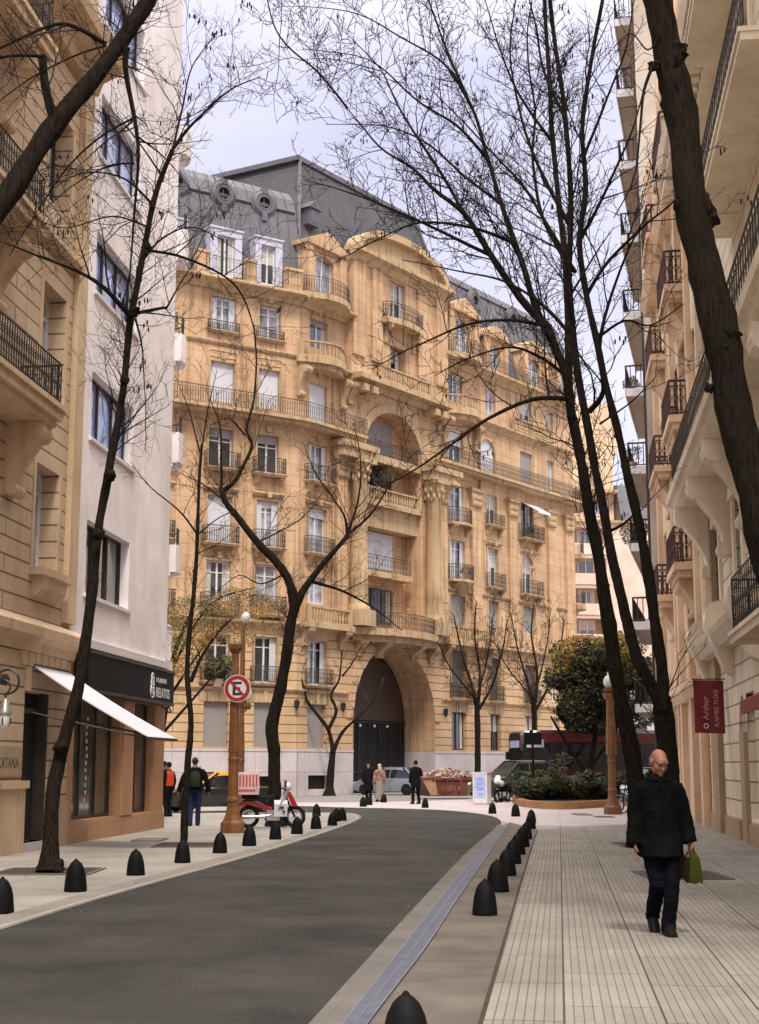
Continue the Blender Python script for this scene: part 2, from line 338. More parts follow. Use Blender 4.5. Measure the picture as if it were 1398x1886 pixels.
M['asphalt'] = ground_mat('asphalt', (0.034, 0.0305, 0.028), 0.5, 0.6, 0.85, ov=0.85, fine=26, bump=1.0)
M['asphalt_far'] = ground_mat('worn_asphalt', (0.22, 0.2, 0.2), 0.15, 0.4, 0.8, fine=60)
M['paving'] = ground_mat('pale_concrete_paving', (0.30, 0.27, 0.245), 0.2, 0.7, seams=(1.5, 1.5, 0.012, 0.62, 0.0), ang=STREET)
M['plaza'] = ground_mat('pale_plaza_paving', (0.42, 0.36, 0.37), 0.1, 0.3, seams=(2.0, 2.0, 0.012, 0.8, 0.0), ang=STREET)
M['tiles'] = ground_mat('grooved_pavement_tiles', (0.285, 0.255, 0.225), 0.18, 0.7, groove=(1.6, 0.064, 0.0048, 0.5, 0.0), seams=(1.6, 0.64, 0.009, 0.42, 0.37), ang=STREET + pi / 2, tilevar=0.15)
M['concrete'] = ground_mat('brown_concrete_strip', (0.125, 0.105, 0.09), 0.35, 0.9, seams=(6.0, 3.1, 0.012, 0.6, 0.0), ang=STREET)
M['channel'] = ground_mat('concrete_channel', (0.14, 0.125, 0.115), 0.25, 1.2)
def sheet(name, pts, z, m):
    mb = MB(); mb.add([(p[0], p[1], z) for p in pts], [tuple(range(len(pts)))]); return struct(name, mb, m)
mbg = MB(); mbg.add([(-900, -300, 0), (900, -300, 0), (900, 1500, 0), (-900, 1500, 0)], [(0, 1, 2, 3)])
struct('ground', mbg, M['paving'])
gp = lambda L: [G(*p) for p in L]
left_kerb = gp([(0, 1712), (150, 1665), (300, 1622), (450, 1580), (560, 1546), (625, 1524), (652, 1513), (662, 1506), (655, 1500), (628, 1497), (560, 1496.5), (430, 1498)])
right_kerb = gp([(592, 1886), (690, 1772), (760, 1690), (822, 1620), (872, 1566), (905, 1537), (920, 1522), (922, 1512), (905, 1503), (860, 1496), (800, 1491.5), (720, 1489), (640, 1487.5), (560, 1485), (430, 1484)])
le = catmull(left_kerb, 4); re_ = catmull(right_kerb, 4)
near_l = Vector((le[0].x - 0.10 * (le[0].y + 6), -6, 0)); near_r = Vector((re_[0].x - 0.12 * (re_[0].y + 6), -6, 0))
road = [near_l] + le + list(reversed(re_)) + [near_r]
# triangulate as a strip between the two kerbs
def strip(name, L, R, z, m):
    mb = MB(); n = min(len(L), len(R)); mb.add([(p.x, p.y, z) for p in L[:n]] + [(p.x, p.y, z) for p in R[:n]], [(i, i + 1, n + i + 1, n + i) for i in range(n - 1)])
    return struct(name, mb, m)
def resample(P, n):
    d = [0.0]
    for i in range(1, len(P)): d.append(d[-1] + (P[i] - P[i - 1]).length)
    out = []
    for k in range(n):
        s = d[-1] * k / (n - 1); i = 0
        while i < len(d) - 2 and d[i + 1] < s: i += 1
        t = (s - d[i]) / max(1e-6, d[i + 1] - d[i]); out.append(P[i].lerp(P[i + 1], t))
    return out
mbr = MB(); mbr.add([(p.x, p.y, 0.006) for p in road], [tuple(range(len(road)))])
struct('road', mbr, M['asphalt'])
# thin pale kerb line on the left edge
def offset(P, d):
    out = []
    for i, p in enumerate(P):
        t = P[min(i + 1, len(P) - 1)] - P[max(i - 1, 0)]; t.z = 0; t.normalize(); out.append(p + Vector((-t.y, t.x, 0)) * d)
    return out
L0 = [near_l] + le
strip('kerb_line', offset(L0, 0.0), offset(L0, 0.1), 0.011, M['paving'])
strip('kerb_band', offset(L0, 0.1), offset(L0, 0.42), 0.007, ground_mat('grey_kerb_band', (0.22, 0.195, 0.18), 0.2, 1.0))
# far cross street in front of the big building and the pale plaza
far_l = gp([(-400, 1492), (60, 1487), (330, 1480), (560, 1477), (660, 1477), (760, 1475), (900, 1470)])
far_r = gp([(-400, 1474), (60, 1472), (330, 1469), (560, 1466.5), (680, 1464), (780, 1459), (900, 1453)])
strip('cross_street', far_l, far_r, 0.005, M['asphalt_far'])
far2 = gp([(1020, 1449.5), (1160, 1453), (1400, 1462)]); far3 = gp([(1020, 1440), (1160, 1441), (1400, 1446)])
strip('avenue', [far_l[-1]] + far2, [far_r[-1]] + far3, 0.004, M['asphalt_far'])
pl = gp([(430, 1484), (560, 1485), (640, 1487.5), (720, 1489), (800, 1491.5), (860, 1496), (905, 1503), (922, 1512), (950, 1520), (1050, 1522), (1300, 1512), (1300, 1470), (900, 1472), (760, 1476), (640, 1478), (430, 1479)])
sheet('plaza', pl, 0.003, M['plaza'])
# right-hand side: drain channel, concrete strip, grooved tiles
d_in = catmull(gp([(592, 1886), (690, 1772), (760, 1690), (822, 1620), (872, 1566), (905, 1537), (922, 1520)]), 6)
d_out = catmull(gp([(680, 1886), (742, 1805), (793, 1737), (845, 1655), (893, 1585), (918, 1548), (940, 1515)]), 6)
nl = lambda p: Vector((p.x - 0.12 * (p.y + 6), -6, 0))
d_in = [nl(d_in[0])] + d_in; d_out = [nl(d_out[0])] + d_out
strip('drain_kerb', offset(d_in, 0.0), offset(d_in, -0.14), 0.012, M['channel'])
t_in = gp([(884, 1886), (938, 1700), (958, 1630), (976, 1572), (990, 1528)])
t_in = [nl(t_in[0])] + t_in
t_out = [Vector((4.2, -6, 0))] + gp([(1500, 1610), (1400, 1565), (1330, 1535), (1278, 1508), (1235, 1490)])
a_ = resample(d_out, 24); b_ = resample(t_in, 24)
strip('concrete_strip', a_, b_, 0.005, M['concrete'])
strip('tiled_pavement', resample(t_in, 24), resample([Vector((7, -6, 0)), Vector((9.0, 12, 0)), Vector((10.6, 30, 0)), Vector((12.5, 46, 0))], 24), 0.006, M['tiles'])
joint = offset(t_in, 0.0); 
strip('pavement_joint', offset(t_in, 0.012), offset(t_in, -0.02), 0.0085, M['soil'])
# cast drain grates along the right kerb: one thing, panel by panel
c0 = resample([p.copy() for p in offset(d_in, -0.14)], 200); c1 = resample(d_out, 200)
M['grate'] = plain('galvanised_grating', (0.19, 0.2, 0.26), 0.5, metal=0.5, vary=0.2, scale=9)
dg = thing('drain_grate', 'blue grey metal drain grating running along the right edge of the asphalt', 'drain', (0, 15, 0))
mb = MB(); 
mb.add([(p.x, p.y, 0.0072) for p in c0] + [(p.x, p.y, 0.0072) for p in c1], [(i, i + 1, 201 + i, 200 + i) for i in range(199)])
part('channel_bed', mb, M['shade_black'], dg)
tot = sum((c0[i + 1] - c0[i]).length for i in range(199)); step = tot / 199
i = 0
while i < 195:
    p0, p1, q0, q1 = c0[i], c0[min(i + int(1.5 / step), 199)], c1[i], c1[min(i + int(1.5 / step), 199)]
    mb = MB(); L = (p1 - p0).length
    if p0.y > -2 or p1.y > 4:
        nb = int(L / 0.06) if p0.y < 24 else int(L / 0.12)
        def Pt(s, r): return p0.lerp(p1, s).lerp(q0.lerp(q1, s), r)
        def flat(s0, s1, r0, r1, z0, z1): mb.prism_z(ID, [tuple(Pt(s0, r0))[:2], tuple(Pt(s1, r0))[:2], tuple(Pt(s1, r1))[:2], tuple(Pt(s0, r1))[:2]], z0, z1)
        e = 0.03 / L
        for k in range(nb):
            s = e + (1 - 2 * e) * (k + 0.5) / nb; flat(s - 0.32 / nb, s + 0.32 / nb, 0.04, 0.96, 0.012, 0.02)
        flat(0.008, 0.992, 0.0, 0.07, 0.01, 0.0225); flat(0.008, 0.992, 0.93, 1.0, 0.01, 0.0225); flat(0.008, 0.992, 0.47, 0.53, 0.012, 0.0235); flat(0.008, 0.008 + e, 0.07, 0.93, 0.01, 0.021); flat(0.992 - e, 0.992, 0.07, 0.93, 0.01, 0.021)
        part('grate_panel', mb, M['grate'], dg)
    i += int(1.5 / step)
strip('gutter_dirt', offset(d_in, .07), offset(d_in, -.015), 0.0135, M['channel'])
strip('kerb_dirt', offset(L0, -.06), offset(L0, 0.012), 0.0125, M['channel'])
# tree pits in the pavement
def pit(u0, v0, u1, v1, label, m='soil'):
    A, B, C_, D = G(u0, v1), G(u1, v1), G(u1, v0), G(u0, v0)
    mb = MB(); mb.add([(p.x, p.y, 0.014) for p in (A, B, C_, D)], [(0, 1, 2, 3)])
    return mb
# ------------------------------------------------------------------ building kit
def arch_pts(t0, t1, zs, rise, k=14):
    c, r = (t0 + t1) / 2, (t1 - t0) / 2
    return [(c - r * cos(pi * i / k), zs + rise * sin(pi * i / k)) for i in range(k + 1)]
def facade(mb, F, T0, T1, Z0, Z1, holes, n=0.0):
    """Wall sheet with real openings and reveals. hole: (t0, t1, z0, z1, depth, rise)"""
    hs = [h for h in holes if h[1] > T0 and h[0] < T1]
    ts = sorted(set([T0, T1] + [x for h in hs for x in (h[0], h[1]) if T0 < x < T1]))
    zs = sorted(set([Z0, Z1] + [x for h in hs for x in (h[2], h[3]) if Z0 < x < Z1]))
    for i in range(len(ts) - 1):
        for j in range(len(zs) - 1):
            a, b, c, d = ts[i], ts[i + 1], zs[j], zs[j + 1]; mt, mz = (a + b) / 2, (c + d) / 2
            if any(h[0] < mt < h[1] and h[2] < mz < h[3] for h in hs): continue
            mb.quad(F, (a, n, c), (b, n, c), (b, n, d), (a, n, d))
    for h in hs:
        t0, t1, z0, z1, dp = h[:5]; rise = h[5] if len(h) > 5 else 0
        zsp = z1 - rise
        if z0 >= Z1 or z1 <= Z0: continue
        za_, zb_ = max(z0, Z0), min(zsp, Z1)
        if zb_ > za_ and dp:
            for t in (t0, t1): mb.quad(F, (t, n, za_), (t, n, zb_), (t, n - dp, zb_), (t, n - dp, za_))
        if z0 >= Z0 and dp: mb.quad(F, (t0, n, z0), (t1, n, z0), (t1, n - dp, z0), (t0, n - dp, z0))
        if z1 > Z1 + 1e-6: continue
        if rise:
            P = arch_pts(t0, t1, zsp, rise)
            for (ta, za), (tb, zb) in zip(P[:-1], P[1:]):
                mb.quad(F, (ta, n, za), (tb, n, zb), (tb, n, z1), (ta, n, z1))
                if dp: mb.quad(F, (ta, n, za), (tb, n, zb), (tb, n - dp, zb), (ta, n - dp, za))
        else: mb.quad(F, (t0, n, z1), (t1, n, z1), (t1, n - dp, z1), (t0, n - dp, z1))
def window(F, par, t0, t1, z0, z1, n, kind='french', mull=1, fmat='wood_white', pane='pane', cover=0.0, cmat='shutter_white', fw=0.07, trans=0.0, leaf=None, name='window'):
    """frame (part) > pane, roller_shutter, shutter_leaf, curtain"""
    f = MB()
    f.box(F, t0, t0 + fw, n - .03, n + .05, z0, z1); f.box(F, t1 - fw, t1, n - .03, n + .05, z0, z1)
    f.box(F, t0 + fw, t1 - fw, n - .03, n + .05, z1 - fw, z1); f.box(F, t0 + fw, t1 - fw, n - .03, n + .05, z0, z0 + fw * 1.3)
    for i in range(mull):
        c = t0 + (t1 - t0) * (i + 1) / (mull + 1); f.box(F, c - fw * .7, c + fw * .7, n - .03, n + .06, z0 + fw * 1.3, z1 - fw)
    if trans:
        zt = z0 + (z1 - z0) * trans; segs = [t0 + fw] + [t0 + (t1 - t0) * (i + 1) / (mull + 1) for i in range(mull)] + [t1 - fw]
        for i in range(len(segs) - 1):
            a = segs[i] + (fw * .7 if i else 0); b = segs[i + 1] - (fw * .7 if i < len(segs) - 2 else 0)
            f.box(F, a, b, n - .03, n + .045, zt - .03, zt + .03)
    o = part(name, f, M[fmat], par)
    if pane == 'pane' and cover < .5 and z1 - z0 > 1.2:
        s_ = random.Random(int(t0 * 31 + z0 * 17)).random()
        if s_ < .75:
            c = MB(); wd = (t1 - t0) * (.16 + .2 * s_)
            for a, b in (((t0 + fw, t0 + fw + wd), (t1 - fw - wd, t1 - fw)) if s_ < .45 else ((t0 + fw, t1 - fw),)): c.box(F, a, b, n + .003, n + .008, z0 + fw + (0 if s_ < .45 else (z1 - z0) * .5), z1 - fw)
            part('curtain', c, M['curtain'], o)
    p = MB(); p.quad(F, (t0, n, z0), (t1, n, z0), (t1, n, z1), (t0, n, z1)); part('pane', p, M[pane], o)
    if cover:
        c = MB(); c.box(F, t0 + .02, t1 - .02, n + .065, n + .1, z1 - (z1 - z0) * cover, z1); part('roller_shutter', c, M[cmat], o)
    if leaf:
        for s in leaf:
            c = MB(); a = t0 if s < 0 else t1
            if s < 0: c.box(F, a - .0, a + .36, n + .11, n + .15, z0 + .05, z1 - .03)
            else: c.box(F, a - .36, a, n + .11, n + .15, z0 + .05, z1 - .03)
            part('shutter_leaf', c, M[cmat if cmat != 'shutter_white' else 'shutter_white'], o)
    return o
def rail_mb(path, z0, h, sp=0.13, bw=0.011, curls=True, mid=True, k=4):
    """Wrought iron railing along a list of (x, y) points."""
    mb = MB(); P = [Vector((p[0], p[1], 0)) for p in path]
    L = sum((P[i + 1] - P[i]).length for i in range(len(P) - 1)); n = max(2, int(L / sp)); R = resample(P, n + 1)
    up = Vector((0, 0, 1))
    for zz, r in ((z0 + h, bw * 2.0), (z0 + .06, bw * 1.3)) + (((z0 + h - .16, bw),) if mid else ()):
        mb.tube([p + up * zz for p in R], r, k)
    for i, p in enumerate(R):
        mb.tube([p + up * (z0 + .06), p + up * (z0 + h)], bw * (1.7 if i in (0, n) else 1), k)
        if curls and i < n:
            q = R[i + 1]; c = (p + q) / 2; d = (q - p) / 2
            for zc, rz in ((z0 + .06 + (h - .22) * .3, (h - .22) * .26), (z0 + .06 + (h - .22) * .75, (h - .22) * .2)):
                mb.tube([c + d * (.85 * cos(2 * pi * a / 8)) + up * (zc + rz * sin(2 * pi * a / 8)) for a in range(9)], bw * .75, 3, caps=False)
    return mb
def fpath(F, pts): return [tuple(F(t, n, 0))[:2] for t, n in pts]
def bow(t0, t1, d0, d1, k=8):
    return [(t0 + (t1 - t0) * i / k, d0 + (d1 - d0) * sin(pi * i / k)) for i in range(k + 1)]
def balcony(F, par, t0, t1, z, d, h=.95, th=.16, n0=0.0, curve=0.0, rail='iron_far', slab='stone_trim', brackets=2, sp=.13, curls=True, bh=.5, name='balcony'):
    out = [(t0, n0)] + ([(t0, d)] if not curve else []) + (bow(t0, t1, d - curve, d) if curve else []) + ([(t1, d)] if not curve else []) + [(t1, n0)]
    m = MB(); m.prism_z(F, out, z - th, z)
    if not curve: m.box(F, t0 - .04, t1 + .04, n0, d + .05, z - .07, z - .02)
    o = part(name, m, M[slab], par)
    if brackets:
        for i in range(brackets):
            b = MB()
            t = t0 + (t1 - t0) * ((i + .5) / brackets if brackets > 2 else (0.12 if i == 0 else 0.88))
            b.prism_a(F, [(n0, z - th), (d * .85, z - th), (d * .8, z - th - bh * .25), (d * .45, z - th - bh * .5), (d * .3 + n0 * .5, z - th - bh), (n0, z - th - bh * 1.1)], t - .11, t + .11)
            part('bracket', b, M[slab], o)
    if rail:
        ins = .04
        pth = [(t0 + ins, n0)] + ([(t0 + ins, d - ins), (t1 - ins, d - ins)] if not curve else [(a, b - ins) for a, b in bow(t0 + ins, t1 - ins, d - curve, d)]) + [(t1 - ins, n0)]
        part('railing', rail_mb(fpath(F, pth), z, h, sp, curls=curls), M[rail], o)
    return o
def balustrade(F, par, t0, t1, z0, h, n, sp=.26, mat='stone_trim', curve=0.0, name='balustrade', k=6):
    m = MB(); N = max(2, int((t1 - t0) / sp)); P = bow(t0, t1, n - curve, n, 10) if curve else [(t0, n), (t1, n)]
    for (a, b), (c, d) in zip(P[:-1], P[1:]):
        for zz, hh, wd in ((z0, .1, .14), (z0 + h - .1, .1, .16)):
            m.prism_z(F, [(a, b - wd), (c, d - wd), (c, d + .02), (a, b + .02)], zz, zz + hh)
    for i in range(N):
        t = t0 + (t1 - t0) * (i + .5) / N; nn = (n - curve + curve * sin(pi * (t - t0) / (t1 - t0))) - .07
        hb = h - .2
        m.lathe(F, t, nn, [(.05, z0 + .1), (.05, z0 + .1 + hb * .1), (.085, z0 + .1 + hb * .35), (.04, z0 + .1 + hb * .75), (.055, z0 + .1 + hb)], k)
    for t in (t0, t1):
        m.box(F, t - .12, t + .12, n - curve - .2, n - curve + .04, z0, z0 + h + .04)
    return part(name, m, M[mat], par, smooth=50)
def cornice(F, par, t0, t1, z, prof, mat='stone_trim', name='cornice', n=0.0):
    m = MB(); m.prism_a(F, [(n + a, z + b) for a, b in prof], t0, t1); return part(name, m, M[mat], par)
CP = [(0, -.45), (.1, -.45), (.14, -.3), (.4, -.12), (.46, -.1), (.46, 0), (.4, .05), (0, .1)]       # cornice profile
CS = [(0, -.16), (.08, -.16), (.16, -.04), (.16, .03), (0, .07)]
def scroll_console(mb, F, t, w, n, z, d, h):
    """S-shaped stone bracket below a slab"""
    P = []
    for i in range(13):
        s = i / 12.0; P.append((n + d * (0.95 * (1 - s) ** 1.2 + .16 + .09 * sin(s * 2 * pi + .6)), z - h * s))
    mb.prism_a(F, [(n, z)] + P + [(n, z - h)], t - w / 2, t + w / 2)
    mb.lathe(lambda a, b, c: F(t - w / 2 + c, n + d * .9 + a, z - h * .13 + b), 0, 0, [(h * .13, -.02), (h * .13, w + .02)], 10)
    mb.lathe(lambda a, b, c: F(t - w / 2 + c, n + d * .22 + a, z - h * .93 + b), 0, 0, [(h * .09, -.02), (h * .09, w + .02)], 10)
# ------------------------------------------------------------------ the big ochre apartment building
WL = Fr((-10.5, 74.0), 57); WR = Fr((-4.4616, 77.9214), 36)
big = thing('apartment_building', 'huge ochre belle epoque apartment building with grey mansard roof closing the end of the street', 'building', (2, 84, 0))
R1, R2, R3, R4, R5, R6, R7 = (2.54, 4.87), (5.95, 8.35), (10.1, 12.25), (13.2, 15.75), (17.25, 19.4), (20.9, 23.1), (24.85, 26.75)
cA, cB, cZ = (1.67, 3.12), (4.6, 5.92), (-1.9, -.6)
cC, cD, cE, cF = (.87, 2.5), (15.15, 16.85), (19.7, 21.0), (24.15, 25.85)
DP = .28
HL = [(c[0], c[1], r[0], r[1], DP) for c in (cZ, cA, cB) for r in (R1, R2, R3, R4, R5, R6, R7)]
HL += [(4.75, 5.9, .4, 1.05, .3), (1.6, 3.1, .5, 1.1, .3)]
HR = [(c[0], c[1], r[0], r[1], DP) for c in (cC,) for r in (R1, R2, (10.4, 11.9), R4, R5, (20.7, 22.9), (25.0, 26.7))]
HR += [(.93, 2.74, .34, 1.08, .3)]
HR += [(cD[0], cD[1], r[0], r[1], DP) for r in (R1, (5.85, 9.0), R3, R4, (16.85, 19.35), R6, R7)]
HR += [(cE[0], cE[1], r[0], r[1], DP) for r in (R1, (5.75, 8.6), R3, R4, (17.35, 19.35), R7)] + [(18.9, 20.85, 20.9, 23.1, DP, .9)]
HR += [(cF[0], cF[1], r[0], r[1], DP) for r in (R1, (5.65, 8.3), (10.5, 12.4), (17.0, 19.5), R6, R7)] + [(24.15, 25.7, 13.15, 15.9, DP, .75)]
HR += [(27.9, 28.9, r[0], r[1], DP) for r in (R1, R2, R6, R7)]
ARCH = (4.95, 13.2, 0.0, 8.55, 0, 4.35)
NICHE = (6.0, 11.9, 9.35, 22.65, 1.2, 2.6)
CW = (8.1, 9.75)
HR += [ARCH, NICHE, (CW[0], CW[1], 25.1, 26.75, DP)]
mb = MB()
facade(mb, WL, -9, 7.2, 9.2, 27.6, HL); facade(mb, WR, 0, 31.4, 9.2, 27.6, HR)
part('wall', mb, M['stucco'], big)
mb = MB(); facade(mb, WL, -9, 7.2, 2.46, 9.2, HL, .05); facade(mb, WR, 0, 31.4, 2.46, 9.2, HR, .05)
part('rusticated_wall', mb, M['stucco_rust'], big)
mb = MB(); facade(mb, WL, -9, 7.2, 0, 2.46, HL, .1); facade(mb, WR, 0, 31.4, 0, 2.46, HR, .1)
mb.box(WL, -9, 7.2, .1, .13, 2.34, 2.46); mb.box(WR, 0, 4.95, .1, .13, 2.34, 2.46); mb.box(WR, 13.2, 31.4, .1, .13, 2.34, 2.46)
part('plinth', mb, M['granite'], big)
# rounded far corner, flank and back of the block
mb = MB(); cpts = [(31.4 + 1.6 * sin(a), -1.6 + 1.6 * cos(a)) for a in [pi / 2 * i / 8 for i in range(9)]]
for (a, b), (c, d) in zip(cpts[:-1], cpts[1:]): mb.quad(WR, (a, b, 0), (c, d, 0), (c, d, 27.6), (a, b, 27.6))
mb.quad(WR, (33, -1.6, 0), (33, -16, 0), (33, -16, 27.6), (33, -1.6, 27.6)); mb.quad(WR, (33, -16, 0), (-6, -16, 0), (-6, -16, 27.6), (33, -16, 27.6))
mb.quad(WL, (-9, 0, 0), (-9, -15, 0), (-9, -15, 27.6), (-9, 0, 27.6))
part('flank_wall', mb, M['stucco'], big)
# windows
rnd = random.Random(5)
def W(F, c, r, **k): return window(F, big, c[0], c[1], r[0], r[1], k.pop('n', -DP + .02), **k)
for c in (cZ, cA, cB):
    for i, r in enumerate((R1, R2, R3, R4, R5, R6, R7)):
        if i == 0: W(WL, c, r, cover=1.0, cmat='shutter_grey')
        elif i == 1: W(WL, c, r, trans=.78, pane='pane', leaf=(1,) if c is cB else None)
        elif i == 5: W(WL, c, r, cover=1.0)
        elif i == 6: W(WL, c, r, pane='pane_pale', trans=.75, cover=.08, leaf=(-1, 1) if c is cA else None)
        elif i == 3: W(WL, c, r, pane='pane_pale', trans=.76, cover=1.0 if c is cA else .15, cmat='shutter_white', leaf=(-1, 1) if c is cB else None)
        elif i == 4: W(WL, c, r, fmat='wood_white', trans=.7, pane='pane', cover=.22, cmat='shutter_grey')
        else: W(WL, c, r, pane='pane' if c is cA else 'pane_pale', trans=.72)
for r, kw in ((R1, dict(cover=1.0, cmat='shutter_grey')), (R2, dict(leaf=(-1, 1), trans=.8)), ((10.4, 11.9), dict(pane='pane_pale', leaf=(-1,))), (R4, dict(pane='pane_pale', cover=.2)), (R5, dict(pane='pane_pale', leaf=(-1, 1))), ((20.7, 22.9), dict(cover=1.0)), ((25.0, 26.7), dict(pane='pane', cover=.2, cmat='shutter_grey'))): W(WR, cC, r, **kw)
for r, kw in ((R1, dict(fmat='wood_dark')), ((5.85, 9.0), dict(fmat='wood_dark', cover=1.0, cmat='louver')), (R3, dict(cover=.9, cmat='shutter_grey')), (R4, dict(pane='pane_pale', leaf=(-1, 1), trans=.8)), ((16.85, 19.35), dict(pane='pane_pale', trans=.8, leaf=(1,))), (R6, dict(cover=.5)), (R7, dict(pane='pane'))): W(WR, cD, r, **kw)
for r, kw in ((R1, dict(fmat='wood_dark')), ((5.75, 8.6), dict(fmat='wood_dark', cover=1.0, cmat='louver')), (R3, dict(cover=.8, cmat='shutter_grey')), (R4, dict(pane='pane', leaf=(-1,), trans=.8)), ((17.35, 19.35), dict(pane='pane')), (R7, dict(pane='pane_pale'))): W(WR, cE, r, **kw)
W(WR, (18.9, 20.85), (20.9, 23.1), cover=1.0)
for r, kw in ((R1, dict(fmat='wood_dark')), ((5.65, 8.3), dict(cover=1.0, cmat='louver')), ((10.5, 12.4), dict(cover=.95, cmat='shutter_grey')), ((17.0, 19.5), dict(pane='pane', fmat='wood_dark')), (R6, dict(cover=1.0, cmat='shutter_grey')), (R7, dict(pane='pane'))): W(WR, cF, r, **kw)
W(WR, (24.15, 25.7), (13.15, 15.9), pane='pane', trans=.72)
for r in (R1, R2, R6, R7): W(WR, (27.9, 28.9), r, pane='pane')
W(WR, CW, (25.1, 26.75), pane='pane', leaf=(1,))
for a, b, F in ((4.75, 5.9, WL), (1.6, 3.1, WL), (.93, 2.74, WR)):
    g = MB(); z0, z1 = (.34, 1.08) if F is WR else (.4, 1.1)
    g.quad(F, (a, -.22, z0), (b, -.22, z0), (b, -.22, z1), (a, -.22, z1)); part('cellar_opening', g, M['shade_black'], big)
# window surrounds, sills and voussoir lintels
def surround(F, c, r, n=0.0, w_=.14, sill=True):
    mb = MB()
    mb.box(F, c[0] - w_, c[0] - .01, n, n + .05, r[0], r[1] + w_); mb.box(F, c[1] + .01, c[1] + w_, n, n + .05, r[0], r[1] + w_); mb.box(F, c[0] - .01, c[1] + .01, n, n + .05, r[1] + .01, r[1] + w_)
    if sill: mb.box(F, c[0] - .22, c[1] + .22, n, n + .2, r[0] - .17, r[0] - .02)
    part('window_surround', mb, M['stone_trim'], big)
for c in (cZ, cA, cB):
    for r in (R3, R4, R5, R6, R7): surround(WL, c, r, sill=r in (R7, R5, R4))
    surround(WL, c, R2, .05)
for r in (R4, R5): surround(WR, cC, r)
surround(WR, cC, R2, .05)
for c in (cD, cE, cF):
    for r in (R3, R4): surround(WR, c, r if not (c is cF and r is R4) else (13.15, 15.0), sill=False)
    surround(WR, c, (5.75, 8.9 if c is cD else 8.5), .05)
for F, cols in ((WL, (cZ, cA, cB)), (WR, (cC, cD, cE, cF))):
    for c in cols:
        vs = MB()
        m_ = (c[0] + c[1]) / 2
        for i in range(-4, 5):
            t = m_ + i * (c[1] - c[0] + .5) / 9
            vs.prism_n(F, [(t - .1, 4.9), (t + .1, 4.9), (t + .12 + i * .02, 5.5), (t - .12 + i * .02, 5.5)], .05, .085 if i else .14)
        part('voussoir_lintel', vs, M['stone_trim'], big)
# keystones, hoods and sunk panels that enrich the plain wall
for F, cols in ((WL, (cZ, cA, cB)), (WR, (cC, cE, cF))):
    for c in cols:
        mid = (c[0] + c[1]) / 2
        for r, kind in ((R3, 0), (R4, 1), (R5, 2), (R6, 2), (R7, 0)):
            if F is WR and c is not cC and r in (R5, R6): continue
            k = MB()
            if kind == 1: k.prism_a(F, [(0, r[1] + .2), (.12, r[1] + .22), (.26, r[1] + .36), (.26, r[1] + .42), (0, r[1] + .5)], c[0] - .3, c[1] + .3)
            k.prism_n(F, [(mid - .1, r[1] + .16), (mid + .1, r[1] + .16), (mid + .17, r[1] + .48), (mid - .17, r[1] + .48)], .052, .16 if kind != 1 else .3)
            if kind == 0:
                for s in (-1, 1):
                    for q in range(4): k.ball(F, (mid + s * (.28 + .14 * q), .06, r[1] + .34 - .03 * q * q), (.09, .05, .07), 6, 4)
            part('keystone', k, M['stone_trim'], big)
        for z0, z1 in ((12.75, 13.0), (16.35, 17.0), (23.35, 23.75)):
            k = MB(); a, b, w = c[0] - .1, c[1] + .1, .05
            for q in ((a, b, z0, z0 + w), (a, b, z1 - w, z1), (a, a + w, z0 + w, z1 - w), (b - w, b, z0 + w, z1 - w)): k.box(F, q[0], q[1], .001, .04, q[2], q[3])
            part('sunk_panel', k, M['stucco'], big)
# horizontal cornices
for F, a, b in ((WL, -9, 7.2), (WR, 0, 4.4), (WR, 14.0, 31.4)):
    cornice(F, big, a, b, 9.2, CP, name='ledge'); cornice(F, big, a, b, 24.2, CS if F is WL else CP); cornice(F, big, a, b, 27.65, [(x * 1.7, z * 1.2) for x, z in CP], name='main_cornice')
    cornice(F, big, a, b, 5.62, CS, name='string_course', n=.05)
cornice(WR, big, 14.0, 31.4, 12.6, CS, name='string_course')
# long balcony at the sixth floor level on both wings
def long_balcony(pts, z, d, th=.36):
    """pts: list of (F, t) along the wall"""
    out = [tuple(F(t, d, 0))[:2] for F, t in pts]; inn = [tuple(F(t, -.02, 0))[:2] for F, t in reversed(pts)]
    m = MB(); m.prism_z(ID, out + inn, z - th * .45, z)
    o2 = [tuple(F(t, d * .75, 0))[:2] for F, t in pts]; m.prism_z(ID, o2 + inn, z - th, z - th * .45 - .003)
    o = part('long_balcony', m, M['stone_trim'], big)
    part('railing', rail_mb([tuple(F(t, d - .06, 0))[:2] for F, t in pts] + [tuple(pts[-1][0](pts[-1][1], 0, 0))[:2]], z, .95, .15, .010), M['iron_far'], o)
    return o
long_balcony([(WL, -8.9), (WL, 7.05), (WR, .35), (WR, 5.2)], 20.45, .95)
long_balcony([(WR, 12.9), (WR, 31.6)], 20.5, .95)
cb = MB(); cb.prism_z(WR, [(31.6, .95)] + [(31.6 + 2.3 * sin(a), -1.4 + 2.35 * cos(a)) for a in [pi / 2 * i / 8 for i in range(1, 9)]] + [(33, -1.4), (31.6, 0)], 20.14, 20.5)
cbo = part('corner_balcony', cb, M['stone_trim'], big); part('railing', rail_mb(fpath(WR, [(31.6 + 2.2 * sin(a), -1.4 + 2.25 * cos(a)) for a in [pi / 2 * i / 8 for i in range(9)]]), 20.5, .95, .15, .010), M['iron_far'], cbo)
